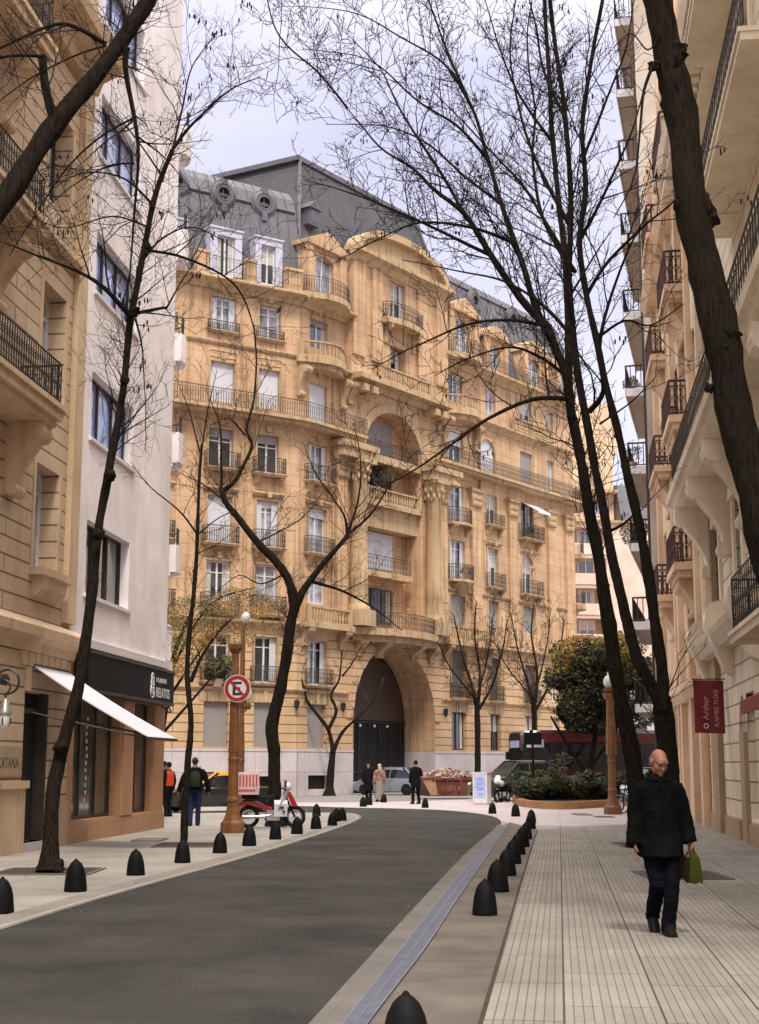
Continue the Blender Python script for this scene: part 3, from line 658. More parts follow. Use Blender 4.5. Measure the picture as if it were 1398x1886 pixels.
for z in (16.8, 13.1):
    q = MB(); q.prism_z(WR, [(31.9 + 1.9 * sin(a), -1.2 + 1.7 * cos(a)) for a in [pi / 2 * i / 6 for i in range(7)]] + [(33, -1.2), (31.9, -.2)], z - .35, z)
    q.lathe(WR, 32.6, -.8, [(.05, z - 1.3), (.3, z - .9), (.6, z - .36)], 10)
    qo = part('corner_balcony', q, M['stone_trim'], big); part('railing', rail_mb(fpath(WR, [(31.9 + 1.8 * sin(a), -1.2 + 1.6 * cos(a)) for a in [pi / 2 * i / 6 for i in range(7)]]), z, .9, .14, .010), M['iron_far'], qo)
# window balconies
for c in (cZ, cA, cB):
    balcony(WL, big, c[0] - .3, c[1] + .3, R5[0] - .02, .5, .85, bh=.4); balcony(WL, big, c[0] - .3, c[1] + .3, R4[0] - .02, .5, .9, bh=.4); balcony(WL, big, c[0] - .25, c[1] + .25, R7[0], .22, .5, th=.14, brackets=0)
    balcony(WL, big, c[0] - .3, c[1] + .3, R2[0] - .02, .35, .85, brackets=0, n0=.05); balcony(WL, big, c[0] - .35, c[1] + .35, R3[0] - .55, .6, .95, bh=.4)
balcony(WR, big, .5, 2.9, R5[0] - .02, .5, .9); balcony(WR, big, .5, 2.85, R4[0] - .02, .5, .9); balcony(WR, big, .6, 2.9, R2[0] - .02, .35, .85, brackets=0, n0=.05)
balcony(WR, big, 14.9, 17.3, 16.85, .75, .95, curve=.35); balcony(WR, big, 14.9, 17.4, 13.18, .9, .95, curve=.45, brackets=0)
lb = MB(); lb.lathe(WR, 16.1, .05, [(.1, 12.2), (.5, 12.5), (.95, 12.98)], 14); part('corbel', lb, M['stone_trim'], big, smooth=60)
balcony(WR, big, 19.4, 21.4, 17.3, .45, .75); balcony(WR, big, 19.4, 21.4, 13.15, .45, .9); balcony(WR, big, 23.7, 26.5, 16.95, .6, .95); balcony(WR, big, 23.8, 26.3, 13.1, .55, .95)
for c in (cD, cE, cF): balcony(WR, big, c[0] - .2, c[1] + .2, 5.72, .4, .95, brackets=0, n0=.05)
# carved stone balustrades over the ground floors
for F, a, b in ((WR, .3, 4.0), (WR, 14.2, 19.6)):
    m = MB(); m.box(F, a - .25, b + .25, 0, .75, 9.0, 9.3); scroll_console(m, F, a + .2, .45, .06, 9.0, .6, 1.0); scroll_console(m, F, b - .2, .45, .06, 9.0, .6, 1.0)
    o = part('terrace', m, M['stone_trim'], big); balustrade(F, o, a, b, 9.3, .9, .62)
for F, a, b in ((WR, 22.9, 28.2),): balustrade(F, big, a, b, 24.3, .9, .4)
for a, b in ((-.3, 4.2), (14.3, 18.6)):
    m = MB(); m.prism_z(WR, [(a, 0)] + bow(a, b, .15, 1.25, 12) + [(b, 0)], 23.85, 24.25); m.prism_z(WR, [(a + .2, 0)] + bow(a + .2, b - .2, .1, 1.0, 12) + [(b - .2, 0)], 23.55, 23.847)
    scroll_console(m, WR, a + .35, .5, 0, 23.6, .55, 1.7); scroll_console(m, WR, b - .35, .5, 0, 23.6, .55, 1.7)
    o = part('bow_balcony', m, M['stone_trim'], big); balustrade(WR, o, a + .25, b - .25, 24.25, .9, 1.15, curve=1.0)
    m = MB(); m.prism_z(WR, [(a, 0)] + bow(a, b, .4, 1.4, 12) + [(b, 0)], 27.55, 27.9); o = part('roof_balcony', m, M['stone_trim'], big)
    part('railing', rail_mb(fpath(WR, [(a + .1, .1)] + bow(a + .1, b - .1, .35, 1.3, 10) + [(b - .1, .1)]), 27.9, .95, .15, .010), M['iron_far'], o)
# central bay: tall niche, giant columns, pediment
mb = MB(); mb.quad(WR, (5.5, -1.2, 9.2), (12.4, -1.2, 9.2), (12.4, -1.2, 23), (5.5, -1.2, 23)); part('niche_wall', mb, M['stucco'], big)
for z0, z1, kw in ((20.0, 22.3, dict(cover=1.0, cmat='shutter_grey')), (17.6, 19.3, dict(pane='pane', fmat='wood_dark')), (13.1, 15.4, dict(cover=.95)), (10.0, 12.05, dict(fmat='wood_dark', pane='pane'))):
    window(WR, big, 7.3, 10.4, z0, z1, -1.17, mull=2, **kw)
gm = MB()
for i in range(22): gm.tube([WR(7.4 + i * .14, -1.0, 9.7), WR(7.4 + i * .14, -1.0, 12.0)], .016, 4)
part('window_grille', gm, M['iron_far'], big)
mb = MB()
mb.box(WR, 6.0, 11.9, -1.19, .1, 19.4, 19.85); mb.box(WR, 6.0, 11.9, -1.19, -.25, 15.5, 16.75); mb.box(WR, 6.0, 11.9, -1.19, .15, 16.75, 17.0); mb.box(WR, 6.4, 11.5, -1.19, -.3, 12.6, 12.95)
part('niche_slab', mb, M['stone_trim'], big)
balustrade(WR, big, 6.3, 11.6, 17.0, .85, .1); part('railing', rail_mb(fpath(WR, [(6.2, -.1), (11.8, -.1)]), 19.85, .95, .15, .010), M['iron_far'], big); part('railing', rail_mb(fpath(WR, [(6.6, -.4), (11.4, -.4)]), 12.95, .95, .15, .010), M['iron_far'], big)
mb = MB()
for (ta, za), (tb, zb) in zip(arch_pts(6.0, 11.9, 20.05, 2.6)[:-1], arch_pts(6.0, 11.9, 20.05, 2.6)[1:]):
    def ou(t, z): 
        c = 8.95; return (c + (t - c) * 1.2, 20.05 + (z - 20.05) * 1.2)
    mb.prism_n(WR, [(ta, za + .003), (tb, zb + .003), ou(tb, zb), ou(ta, za)], 0, .14)
part('archivolt', mb, M['stone_trim'], big)
def column(t, n, r, z0, z1, flute=True):
    m = MB(); m.box(WR, t - r * 1.35, t + r * 1.35, n - r * 1.3, n + r * 1.35, z0, z0 + .9)
    m.lathe(WR, t, n, [(r * 1.3, z0 + .9), (r * 1.3, z0 + 1.05), (r * 1.1, z0 + 1.2), (r * 1.02, z0 + 1.3), (r, z0 + 2.2), (r * 1.03, z0 + 2.25), (r * 1.03, z0 + 3.0), (r, z0 + 3.05), (r * .9, z1 - 1.3), (r * .98, z1 - 1.25)], 18)
    o = part('column', m, M['stone_trim'], big, smooth=40)
    m = MB(); m.lathe(WR, t, n, [(r * .92, z1 - 1.25), (r * 1.0, z1 - .9), (r * 1.35, z1 - .3), (r * 1.4, z1 - .2)], 18)
    for ring in range(2):
        for q in range(10):
            a = 2 * pi * (q + .5 * ring) / 10; rr = r * (1.08 + .14 * ring); zz = z1 - 1.0 + .4 * ring
            m.ball(WR, (t + rr * cos(a), n + rr * sin(a), zz), (.11, .11, .22), 6, 4)
    m.box(WR, t - r * 1.45, t + r * 1.45, n - r * 1.45, n + r * 1.45, z1 - .2, z1); part('capital', m, M['stone_trim'], o, smooth=60)
def pilaster(F, t0, t1, z0, z1, d=.28):
    m = MB(); m.box(F, t0 - .1, t1 + .1, 0, d + .08, z0, z0 + .9); m.box(F, t0, t1, 0, d, z0 + .9, z1 - 1.2); m.box(F, t0 - .05, t1 + .05, 0, d + .03, z0 + 2.2, z0 + 2.9)
    o = part('pilaster', m, M['stucco'], big)
    m = MB(); m.prism_n(F, [(t0 - .02, z1 - 1.2), (t1 + .02, z1 - 1.2), (t1 + .25, z1 - .2), (t0 - .25, z1 - .2)], 0, d + .1); m.box(F, t0 - .3, t1 + .3, 0, d + .2, z1 - .2, z1)
    for q in range(5):
        for j in range(2): m.ball(F, (t0 + (t1 - t0) * (q + .5) / 5, d + .1, z1 - 1.0 + .4 * j), (.12, .1, .22), 6, 4)
    part('capital', m, M['stone_trim'], o, smooth=60)
column(5.0, .42, .52, 9.4, 19.0); column(12.75, .42, .52, 9.4, 19.0); pilaster(WR, 13.45, 14.5, 9.4, 19.0); pilaster(WR, 3.2, 4.1, 9.4, 19.0)
for a, b in ((17.6, 18.6), (22.3, 23.2), (27.6, 28.5), (30.2, 31.1)): pilaster(WR, a, b, 9.4, 19.4, .2)
for F, a, b in ((WR, 2.9, 6.0), (WR, 11.9, 15.0)):
    m = MB(); m.box(F, a, b, .02, .95, 19.0, 19.55); m.box(F, a - .12, b + .12, .02, 1.1, 19.55, 19.9); part('entablature', m, M['stone_trim'], big)
m = MB(); m.prism_z(WR, [(4.3, 0)] + bow(4.3, 13.6, .5, 1.7, 14) + [(13.6, 0)], 8.95, 9.35); m.prism_z(WR, [(4.6, 0)] + bow(4.6, 13.3, .3, 1.3, 14) + [(13.3, 0)], 8.6, 8.947)
for t in (5.4, 7.3, 10.8, 12.8): scroll_console(m, WR, t, .5, .06, 8.65, .9 if 6 < t < 12 else .55, .9)
o = part('great_balcony', m, M['stone_trim'], big); part('railing', rail_mb(fpath(WR, [(4.9, .45)] + bow(4.9, 13.1, .45, 1.6, 16)), 9.35, .95, .15, .010), M['iron_far'], o)
m = MB(); facade(m, WR, 4.2, 14.2, 24.15, 31.4, [(CW[0], CW[1], 25.1, 26.75, .5), (8.1, 9.75, 28.3, 30.9, .5)], .45)
for t in (4.2, 14.2): m.quad(WR, (t, .45, 24.15), (t, 0, 24.15), (t, 0, 31.4), (t, .45, 31.4))
for a, b in ((4.2, 5.4), (6.1, 7.1), (10.9, 11.9), (13.0, 14.2)): m.box(WR, a, b, .45, .62, 25.3, 31.0)
m.box(WR, 4.2, 14.2, -3, .449, 31.4, 31.42); part('attic_wall', m, M['stucco'], big)
window(WR, big, 8.1, 9.75, 28.3, 30.9, 0.02, trans=.72, leaf=(-1, 1)); balcony(WR, big, 7.0, 10.9, 28.2, 1.35, .95, th=.35, n0=.45, curve=.3, bh=1.1)
m = MB(); m.prism_a(WR, [(.45, 31.0), (.55, 31.0), (.8, 31.35), (1.15, 31.5), (1.15, 31.75), (.45, 31.85)], 3.9, 14.5)
P = arch_pts(4.7, 13.7, 31.85, 1.45, 18); P2 = arch_pts(4.3, 14.1, 31.8, 1.95, 18)
m.prism_n(WR, P, -.2, .5)
for i in range(18): m.prism_n(WR, [P[i], P[i + 1], P2[i + 1], P2[i]], -.2, .9)
part('pediment', m, M['stone_trim'], big)
m = MB(); m.prism_a(WR, [(0, 23.55), (.3, 23.55), (.45, 23.8), (1.1, 23.85), (1.1, 24.15), (0, 24.2)], 4.3, 14.1)
for i in range(2):
    for t in (5.0 + i * .9, 12.5 + i * .9): m.box(WR, t - .25, t + .25, 0, 1.0, 23.15, 23.55)
scroll_console(m, WR, 4.5, .5, 0, 23.55, .7, 1.2); scroll_console(m, WR, 13.9, .5, 0, 23.55, .7, 1.2)
part('modillion_cornice', m, M['stone_trim'], big); balustrade(WR, big, 6.6, 11.8, 24.2, .85, .95)
# entrance arch: voussoirs, soffit end wall and iron gate
m = MB(); P = arch_pts(4.95, 13.2, 4.2, 4.35, 22)
for i in range(22):
    c = 9.075; O = [(c + (t - c) * 1.14, 4.2 + (z - 4.2) * 1.17) for t, z in (P[i], P[i + 1])]
    m.prism_n(WR, [P[i], P[i + 1], O[1], O[0]], .05, .1 + .03 * (i % 2))
part('arch_voussoirs', m, M['stucco_rust'], big)
m = MB(); P = [(4.95, 2.4)] + arch_pts(4.95, 13.2, 4.2, 4.35, 24) + [(13.2, 2.4)]
for (ta, za), (tb, zb) in zip(P[:-1], P[1:]): m.quad(WR, (ta, .1, za), (tb, .1, zb), (tb, -2.25, zb), (ta, -2.25, za))
part('arch_soffit', m, M['stucco'], big, smooth=40)
for t in (4.95, 13.2): m = MB(); m.quad(WR, (t, .1, 0), (t, .1, 2.4), (t, -2.25, 2.4), (t, -2.25, 0)); part('arch_plinth', m, M['granite'], big)
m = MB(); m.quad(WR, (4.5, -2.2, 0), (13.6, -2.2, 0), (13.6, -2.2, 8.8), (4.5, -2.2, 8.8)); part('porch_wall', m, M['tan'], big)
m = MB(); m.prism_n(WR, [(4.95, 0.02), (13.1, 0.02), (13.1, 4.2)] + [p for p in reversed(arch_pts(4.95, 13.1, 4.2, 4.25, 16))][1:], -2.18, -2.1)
go = part('gate', m, M['shade_black'], big)
m = MB(); m.prism_n(WR, [(5.2, 4.25)] + arch_pts(5.2, 12.9, 4.3, 3.85, 16) + [(12.9, 4.25)], -2.09, -2.0); part('vault_shade', m, plain('painted_vault_shade_brown', (.055, .03, .018), .6), go)  # brown panel: the vault's shade above the gate, put into its colour
m = MB()
for i in range(38):
    t = 5.1 + i * .21; m.tube([WR(t, -2.02, .05), WR(t, -2.02, 4.1)], .02 if i % 5 else .045, 4)
for z in (.3, 1.2, 4.1): m.box(WR, 5.0, 13.1, -2.06, -1.99, z, z + .08)
part('gate_bars', m, M['iron'], go)
for t, z in ((7.6, 3.9), (9.0, 3.9), (10.3, 3.9)): m = MB(); m.ball(WR, (t, -1.4, z), .09, 8, 6); part('porch_light', m, M['globe'], big)
# ------- roof
m = MB()
def roofq(F, t0, t1, prof): 
    for (n0, z0), (n1, z1) in zip(prof[:-1], prof[1:]): m.quad(F, (t0, n0, z0), (t1, n0, z0), (t1, n1, z1), (t0, n1, z1))
prL = [(-.1, 27.7), (-.45, 29.5), (-.75, 31.5), (-1.0, 33.0), (-1.35, 33.9), (-1.9, 34.5), (-2.8, 34.75), (-12, 34.9)]
prR = [(-.1, 27.7), (-.6, 29.5), (-1.1, 32.0), (-1.6, 33.9), (-2.0, 34.6), (-3.0, 34.8), (-12, 34.9)]
prC = [(-.1, 27.7), (-.8, 30.0), (-1.7, 33.5), (-2.9, 37.6)]
roofq(WL, -9, 7.4, prL); roofq(WR, 17.6, 33.0, prR)
for p, q in zip(prR[:-1], prR[1:]): m.quad(WR, (33 - abs(p[0]), p[0], p[1]), (33 - abs(q[0]), q[0], q[1]), (33 - abs(q[0]), -15, q[1]), (33 - abs(p[0]), -15, p[1]))
part('mansard_roof', m, M['zinc'], big)
m = MB(); 
A0, A1, B0, B1 = (-.2, -.1, 27.7), (18.0, -.1, 27.7), (3.3, -2.9, 37.8), (15.6, -2.9, 37.8)
m.quad(WR, A0, A1, B1, B0)
m.loc(WR, [(-.2, -.1, 27.7), (3.3, -2.9, 37.8), (2.2, -12, 37.8), (-5.5, -8, 27.7)], [(0, 1, 2, 3)])
m.loc(WR, [(18.0, -.1, 27.7), (18.6, -12, 27.7), (15.6, -12, 37.8), (15.6, -2.9, 37.8)], [(0, 1, 2, 3)])
m.quad(WR, (3.3, -2.9, 37.8), (15.6, -2.9, 37.8), (15.6, -12, 37.8), (2.2, -12, 37.8))
part('pavilion_roof', m, M['slate'], big)
m = MB(); m.tube([WR(-.2, -.05, 27.75), WR(3.3, -2.85, 37.8)], .12, 6); m.tube([WR(18.0, -.05, 27.75), WR(15.6, -2.85, 37.8)], .12, 6); m.tube([WR(.25, -.42, 29.0), WR(17.7, -.42, 29.0)], .05, 6); part('hip_roll', m, M['zinc'], big)
for t in (2.6, 16.0):
    m = MB(); m.box(WR, t - .45, t + .45, -2.9, -1.15, 33.0, 34.0); m.prism_n(WR, [(t - .6, 34.0), (t + .6, 34.0), (t, 34.55)], -3.2, -1.0); o = part('lucarne', m, M['zinc'], big); m = MB(); m.box(WR, t - .3, t + .3, -1.149, -1.13, 33.15, 33.9); part('pane', m, M['pane'], o)
for t in (6.5, 12.0):
    m = MB(); m.box(WR, t, t + 1.5, -6, -5, 37, 39.2); m.box(WR, t - .1, t + 1.6, -6.1, -4.9, 39.2, 39.4); part('chimney', m, M['stone_trim'], big)
m = MB(); m.box(WR, 3.1, 15.8, -3.05, -2.75, 37.7, 38.0); m.loft([[WR(3.0, -2.74, 37.7), WR(3.5, -2.74, 37.7), WR(3.5, -2.74, 38.002), WR(3.0, -2.74, 38.002)], [WR(1.8, -12, 37.7), WR(2.4, -12, 37.7), WR(2.4, -12, 38.002), WR(1.8, -12, 38.002)]])
part('ridge_flashing', m, M['zinc'], big)
m = MB()
for i in range(22): m.tube([WL(-6.2 + i * .62, a + .02, b) for a, b in prL[:-1]], .022, 4)
for n_, z_ in ((-.98, 33.0), (-2.7, 34.75)): m.tube([WL(-8.9, n_ + .05, z_), WL(7.3, n_ + .05, z_)], .07, 6)
part('standing_seam', m, M['zinc'], big)
m = MB()
for i in range(25): m.tube([WR(18.0 + i * .62, a + .02, b) for a, b in prR[:-1]], .022, 4)
m.tube([WR(17.8, -1.55, 33.9), WR(32.5, -1.55, 33.9)], .07, 6); part('standing_seam', m, M['zinc'], big)
def oculus(F, t, z, n, r=.56):
    m = MB(); m.box(F, t - .16, t + .16, n - .2, n + .18, z - r - .5, z - r + .02); m.box(F, t - .2, t + .2, n - .3, n + .2, z + r - .02, z + r + .28); m.ring(F, (t, n, z), r, .19, 20, 8); m.ring(F, (t, n - .02, z), r + .2, .07, 20, 6); m.ring(F, (t, n + .12, z), r * .72, .08, 20, 6); o = part('oculus', m, M['zinc'], big, smooth=60)
    m = MB(); m.lathe(lambda a, b, c: F(t + a, n - .05 + c, z + b), 0, 0, [(r * .75, 0), (r * .75, .02)], 16); part('pane', m, M['shade_black'], o)
    m = MB(); m.box(F, t - .03, t + .03, n - .02, n + .03, z - r * .7, z + r * .7); m.box(F, t - r * .7, t + r * .7, n - .02, n + .025, z - .03, z + .03); part('glazing_bar', m, M['zinc'], o)
oculus(WL, 2.67, 33.1, -.9); oculus(WL, 5.25, 33.1, -.9); oculus(WL, -.2, 33.1, -.9); oculus(WR, 20.3, 33.1, -1.2); oculus(WR, 25.4, 33.1, -1.2); oculus(WR, 29.5, 33.1, -1.2)
def flat_dormer(F, t0, t1, z0, z1, n):
    m = MB(); ww = .42
    m.box(F, t0, t0 + ww, n - 1.5, n, z0, z1 - .35); m.box(F, t1 - ww, t1, n - 1.5, n, z0, z1 - .35); m.box(F, t0, t1, n - 1.5, n + .02, z1 - .35, z1); m.box(F, t0 - .06, t1 + .06, n - 1.5, n + .1, z1, z1 + .1)
    o = part('dormer', m, M['dormer_white'], big)
    w_ = window(F, o, t0 + ww, t1 - ww, z0, z1 - .35, n - .25, pane='pane', trans=.0); return o
M['dormer_white'] = plain('lavender_white_dormer_paint', (0.5, 0.5, 0.6), 0.6, vary=0.08)
flat_dormer(WL, 1.47, 3.4, 28.0, 30.6, .1); flat_dormer(WL, 4.2, 5.95, 28.0, 30.6, .1); flat_dormer(WL, -1.6, .1, 28.0, 30.6, .1)
for t0, t1 in ((.5, 1.2), (3.5, 4.1), (6.0, 7.0)):
    m = MB(); m.box(WL, t0, t1, .1, .55, 27.75, 28.9); m.box(WL, t0 - .05, t1 + .05, .05, .6, 28.9, 29.05); part('parapet', m, M['stucco'], big)
def arch_dormer(F, t0, t1, z0, z1, n, rise=.7, ped=True):
    m = MB(); c = (t0 + t1) / 2; wd = (t1 - t0) * .26
    facade(m, F, t0, t1, z0, z1, [(c - wd, c + wd, z0 + .05, z1 - .35, .35, rise * .6)], n)
    for t in (t0, t1): m.quad(F, (t, n, z0), (t, n - 2.2, z0), (t, n - 2.2, z1), (t, n, z1))
    if ped:
        m.prism_n(F, [(t0 - .25, z1), (t1 + .25, z1), (t1 + .25, z1 + .25), (c, z1 + 1.1), (t0 - .25, z1 + .25)], n - 2.2, n + .3)
        m.box(F, t0 - .2, t0 + .35, n, n + .2, z0, z1); m.box(F, t1 - .35, t1 + .2, n, n + .2, z0, z1)
    else:
        P = arch_pts(t0 - .15, t1 + .15, z1, .9, 12); m.prism_n(F, P, n - 2.2, n + .3); m.box(F, t0 - .15, t0 + .3, n, n + .2, z0, z1); m.box(F, t1 - .3, t1 + .15, n, n + .2, z0, z1)
    o = part('dormer', m, M['stucco'], big); window(F, o, c - wd, c + wd, z0 + .05, z1 - .35, n - .3, pane='pane_pale'); return o
arch_dormer(WR, .3, 3.6, 27.9, 30.9, .2); arch_dormer(WR, 15.0, 18.2, 27.9, 30.9, .2); arch_dormer(WR, 19.6, 22.2, 27.9, 30.2, .1, ped=False); arch_dormer(WR, 24.6, 27.6, 27.9, 30.4, .15, ped=False); arch_dormer(WR, 29.3, 31.6, 27.9, 30.4, .15, ped=False)
part('railing', rail_mb(fpath(WR, [(18.8, .6), (31.3, .6)]), 27.8, .9, .17, .010), M['iron_far'], big); part('railing', rail_mb(fpath(WL, [(1.0, .6), (6.9, .6)]), 28.0, .8, .2, .008, curls=False), M['iron_far'], big)
wa = thing('window_awning', 'tiny white window awning high on the right wing of the ochre building', 'awning', tuple(WR(25, .2, 19)))
k = MB(); k.prism_a(WR, [(.06, 19.5), (1.35, 18.75), (1.35, 18.6), (1.32, 18.6), (1.32, 18.72), (.06, 19.44)], 24.2, 25.9); part('canvas', k, M['white_trim'], wa)
k = MB(); k.tube([WR(24.25, .06, 18.5), WR(24.25, 1.3, 18.7)], .02, 5); k.tube([WR(25.85, .06, 18.5), WR(25.85, 1.3, 18.7)], .02, 5); part('awning_frame', k, M['iron_far'], wa)
# downpipes and stains of every-day fittings
for F, t in ((WL, 3.85), (WR, 3.0), (WR, 18.75)): m = MB(); m.tube([F(t, .1, 9.4), F(t, .1, 23.8)], .055, 6); part('downpipe', m, M['stone_trim'], big)
for F, t in ((WR, -.2 + .0), (WR, 3.9), (WR, 14.3)): m = MB(); m.lathe(F, t, .2, [(.04, 4.55), (.12, 4.75), (.16, 5.0), (.03, 5.1)], 8); part('wall_lantern', m, M['iron'], big)
# ------------------------------------------------------------------ left side of the street
BL = Fr((-6.9, 26.2), 5.6)
lb_ = thing('beige_building', 'beige stone apartment house with iron balconies and dark open doorway, nearest on the left', 'building', (-7.5, 22, 0))
WN = [(1.5, 2.95, 5.4, 7.5, .55), (1.5, 2.95, 9.0, 11.25, .55), (1.5, 2.95, 13.0, 15.1, .55)]
for k in range(1, 5): WN += [(1.5 - 3.9 * k, 2.95 - 3.9 * k, a, b, .55) for a, b in ((4.9, 7.5), (8.9, 11.3), (12.6, 15.1))]
DOOR = [(1.25, 2.75, 0.16, 3.0, .3)]
for k in (1, 2, 3): DOOR += [(1.2 - 4.6 * k, 3.0 - 4.6 * k, .9, 3.3, .4)]
m = MB(); facade(m, BL, -19, 4.0, 4.2, 24, WN); facade(m, BL, -19, 4.0, 0, 4.2, DOOR, .06)
part('wall', m, M['beige'], lb_)
m = MB(); m.quad(BL, (4.0, 0, 0), (4.0, -12, 0), (4.0, -12, 24), (4.0, 0, 24)); m.quad(BL, (-19, 0, 0), (-19, -12, 0), (-19, -12, 24), (-19, 0, 24)); m.quad(BL, (-19, 0, 24), (4, 0, 24), (4, -12, 24), (-19, -12, 24)); part('party_wall', m, M['beige_plain'], lb_)
m = MB(); m.box(BL, 3.42, 4.0, .005, .13, 4.5, 23); m.box(BL, 1.2, 1.48, .06, .1, 3.0, 3.45); part('pilaster', m, M['beige_plain'], lb_)
m = MB(); m.prism_a(BL, [(0.0, 3.75), (.12, 3.75), (.16, 3.92), (.34, 4.02), (.36, 4.2), (.3, 4.26), (0.0, 4.42)], -19, 4.05); part('cornice', m, M['beige_plain'], lb_)
m = MB(); m.prism_a(BL, [(0, 16.4), (.2, 16.4), (.3, 16.7), (.75, 16.9), (.8, 17.15), (0, 17.25)], -19, 4.05); m.prism_a(BL, [(0.001, 12.0), (.1, 12.0), (.2, 12.12), (.2, 12.22), (0.001, 12.3)], .2, 3.42); part('upper_cornice', m, M['beige_plain'], lb_)
m = MB(); m.box(BL, -19, 1.3, .06, .14, 0, 1.18); m.box(BL, -19, 1.34, .06, .2, 1.18, 1.32); m.box(BL, 2.75, 4.0, .06, .12, 0, .9); part('plinth', m, M['beige_plain'], lb_)
for i, h in enumerate(WN):
    window(BL, lb_, h[0], h[1], h[2], h[3], -.42, pane='pane_pale', trans=.8, fmat='wood_white' if i != 2 else 'wood_dark')
m = MB()
for h in (WN[0],):
    m.box(BL, h[0] - .15, h[1] + .2, 0, .3, h[2] - .16, h[2] - .01); m.prism_a(BL, [(0, 5.24), (.26, 5.24), (.22, 5.0), (.1, 4.86), (0, 4.82)], h[0] + .02, h[1] + .05)
part('window_sill', m, M['beige_plain'], lb_)
for h in WN[:3]:
    for t in (h[0] - .14, h[1] + .01): m = MB(); m.box(BL, t, t + .13, -.002, .03, h[2], h[3]); part('window_jamb', m, M['beige_plain'], lb_)
m = MB()
for i in range(7): m.prism_n(BL, [(1.0 + i * .36, 3.48), (1.33 + i * .36, 3.48), (1.33 + i * .36 + .05 * (i - 3), 3.74), (1.0 + i * .36 + .05 * (i - 3), 3.74)], .06, .1)
part('lintel', m, M['beige_plain'], lb_)
def stone_balcony(F, par, t0, t1, z, d, h, mat, rail, name='balcony', br=True, sp=.12):
    m = MB(); m.box(F, t0, t1, 0, d, z - .28, z - .1); m.box(F, t0 - .06, t1 + .06, 0, d + .06, z - .1, z); m.box(F, t0 + .1, t1 - .1, 0, d - .1, z - .42, z - .28)
    o = part(name, m, M[mat], par)
    if br:
        for t in (t0 + .35, t1 - .45): b = MB(); scroll_console(b, F, t, .5, 0, z - .42, d * .72, 1.35); part('console', b, M[mat], o)
    part('railing', rail_mb(fpath(F, [(t0 + .05, 0), (t0 + .05, d - .04), (t1 - .05, d - .04), (t1 - .05, 0)]), z, h, sp, .011), M[rail], o); return o
stone_balcony(BL, lb_, -3.6, .5, 8.3, .85, .82, 'beige_plain', 'iron'); stone_balcony(BL, lb_, -4.4, -.9, 11.45, .85, .82, 'beige_plain', 'iron'); stone_balcony(BL, lb_, -5, -.85, 14.95, .85, .9, 'beige_plain', 'iron')
m = MB(); m.quad(BL, (1.2, -.22, 0), (2.9, -.22, 0), (2.9, -.22, 3.1), (1.2, -.22, 3.1)); do = part('door', m, M['shade_black'], lb_)
m = MB(); m.box(BL, 1.27, 2.73, -.2, .1, 0.0, .16); part('door_step', m, M['granite'], lb_)
m = MB(); m.box(BL, 1.27, 1.35, -.21, -.0, .17, 2.6); m.box(BL, 2.66, 2.74, -.21, .03, .17, 2.98); m.box(BL, 1.35, 2.66, -.21, -.12, 2.6, 2.7); part('door_frame', m, M['wood_dark'], do)
# white building with the corner shop
wb = thing('white_building', 'plain white rendered apartment block with wide recessed windows over the corner shop', 'building', (-6.8, 34, 0))
zr = [(5.3, 6.93), (8.78, 10.3), (12.15, 13.6), (15.4, 16.95), (18.7, 20.3), (21.9, 23.4)]
WH = [(4.95, 8.45, a, b, .3) for a, b in zr]
m = MB(); facade(m, BL, 4.0, 12.3, 4.15, 27, WH)
cp = [(12.3 + .45 * sin(a), -.45 + .45 * cos(a)) for a in [pi / 2 * i / 6 for i in range(7)]]
for (a, b), (c, d) in zip(cp[:-1], cp[1:]): m.quad(BL, (a, b, 4.15), (c, d, 4.15), (c, d, 27), (a, b, 27))
m.quad(BL, (12.75, -.45, 0), (12.75, -14, 0), (12.75, -14, 27), (12.75, -.45, 27)); m.quad(BL, (4, 0, 27), (12.3, 0, 27), (12.3, -14, 27), (4, -14, 27))
part('wall', m, M['white'], wb)
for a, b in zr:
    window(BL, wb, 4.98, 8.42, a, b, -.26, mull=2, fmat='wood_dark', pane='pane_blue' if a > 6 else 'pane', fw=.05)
for a, b in zr: m = MB(); m.box(BL, 4.85, 8.6, -.2, .07, a - .09, a - .01); part('window_sill', m, M['white_trim'], wb)
m = MB(); m.box(BL, 4.0, 12.3, -.4, .12, 4.12, 4.3); part('soffit_band', m, M['white_trim'], wb)
for z, hh in ((6.8, .75), (9.85, .85), (12.75, .8), (15.8, .85), (18.9, .85)):
    m = MB(); out = [(12.75, -3.2), (13.95, -3.2)] + [(13.05 + .9 * cos(a) , -.7 + .85 * sin(a) ) for a in [pi / 2 * i / 6 for i in range(7)]] + [(12.75, .1)]
    m.prism_z(BL, out, z, z + hh); m.prism_z(BL, [(12.75, -3.1), (13.7, -3.1), (13.6, -.5), (13.2, -.1), (12.75, -.05)], z - .1, z - .003); o = part('round_balcony', m, M['white'], wb, smooth=40)
    part('railing', rail_mb(fpath(BL, [(13.9, -3.0), (13.9, -.7), (13.68, -.12), (13.05, .1), (12.8, .1)]), z + hh, .45, .16, .012, curls=False), M['iron_far'], o)
m = MB(); m.box(BL, 12.75, 13.5, -2.5, -.1, 3.5, 4.4); o = part('lower_parapet', m, M['white'], wb)
part('railing', rail_mb(fpath(BL, [(12.8, -.15), (13.45, -.15), (13.45, -2.4)]), 4.4, .95, .13, .018, curls=False), M['white_trim'], o)
M['shop_glass'] = glass('shop_window_glass', (0.085, 0.08, 0.062), ior=1.7)
M['shop_stone'] = masonry('peach_granite_shop_front', (0.45, 0.25, 0.14), dark=0.7, streak=0.5, rough=0.5)
SH = [(4.5, 8.05, .45, 3.15, .35), (9.15, 11.3, .45, 3.15, .35)]
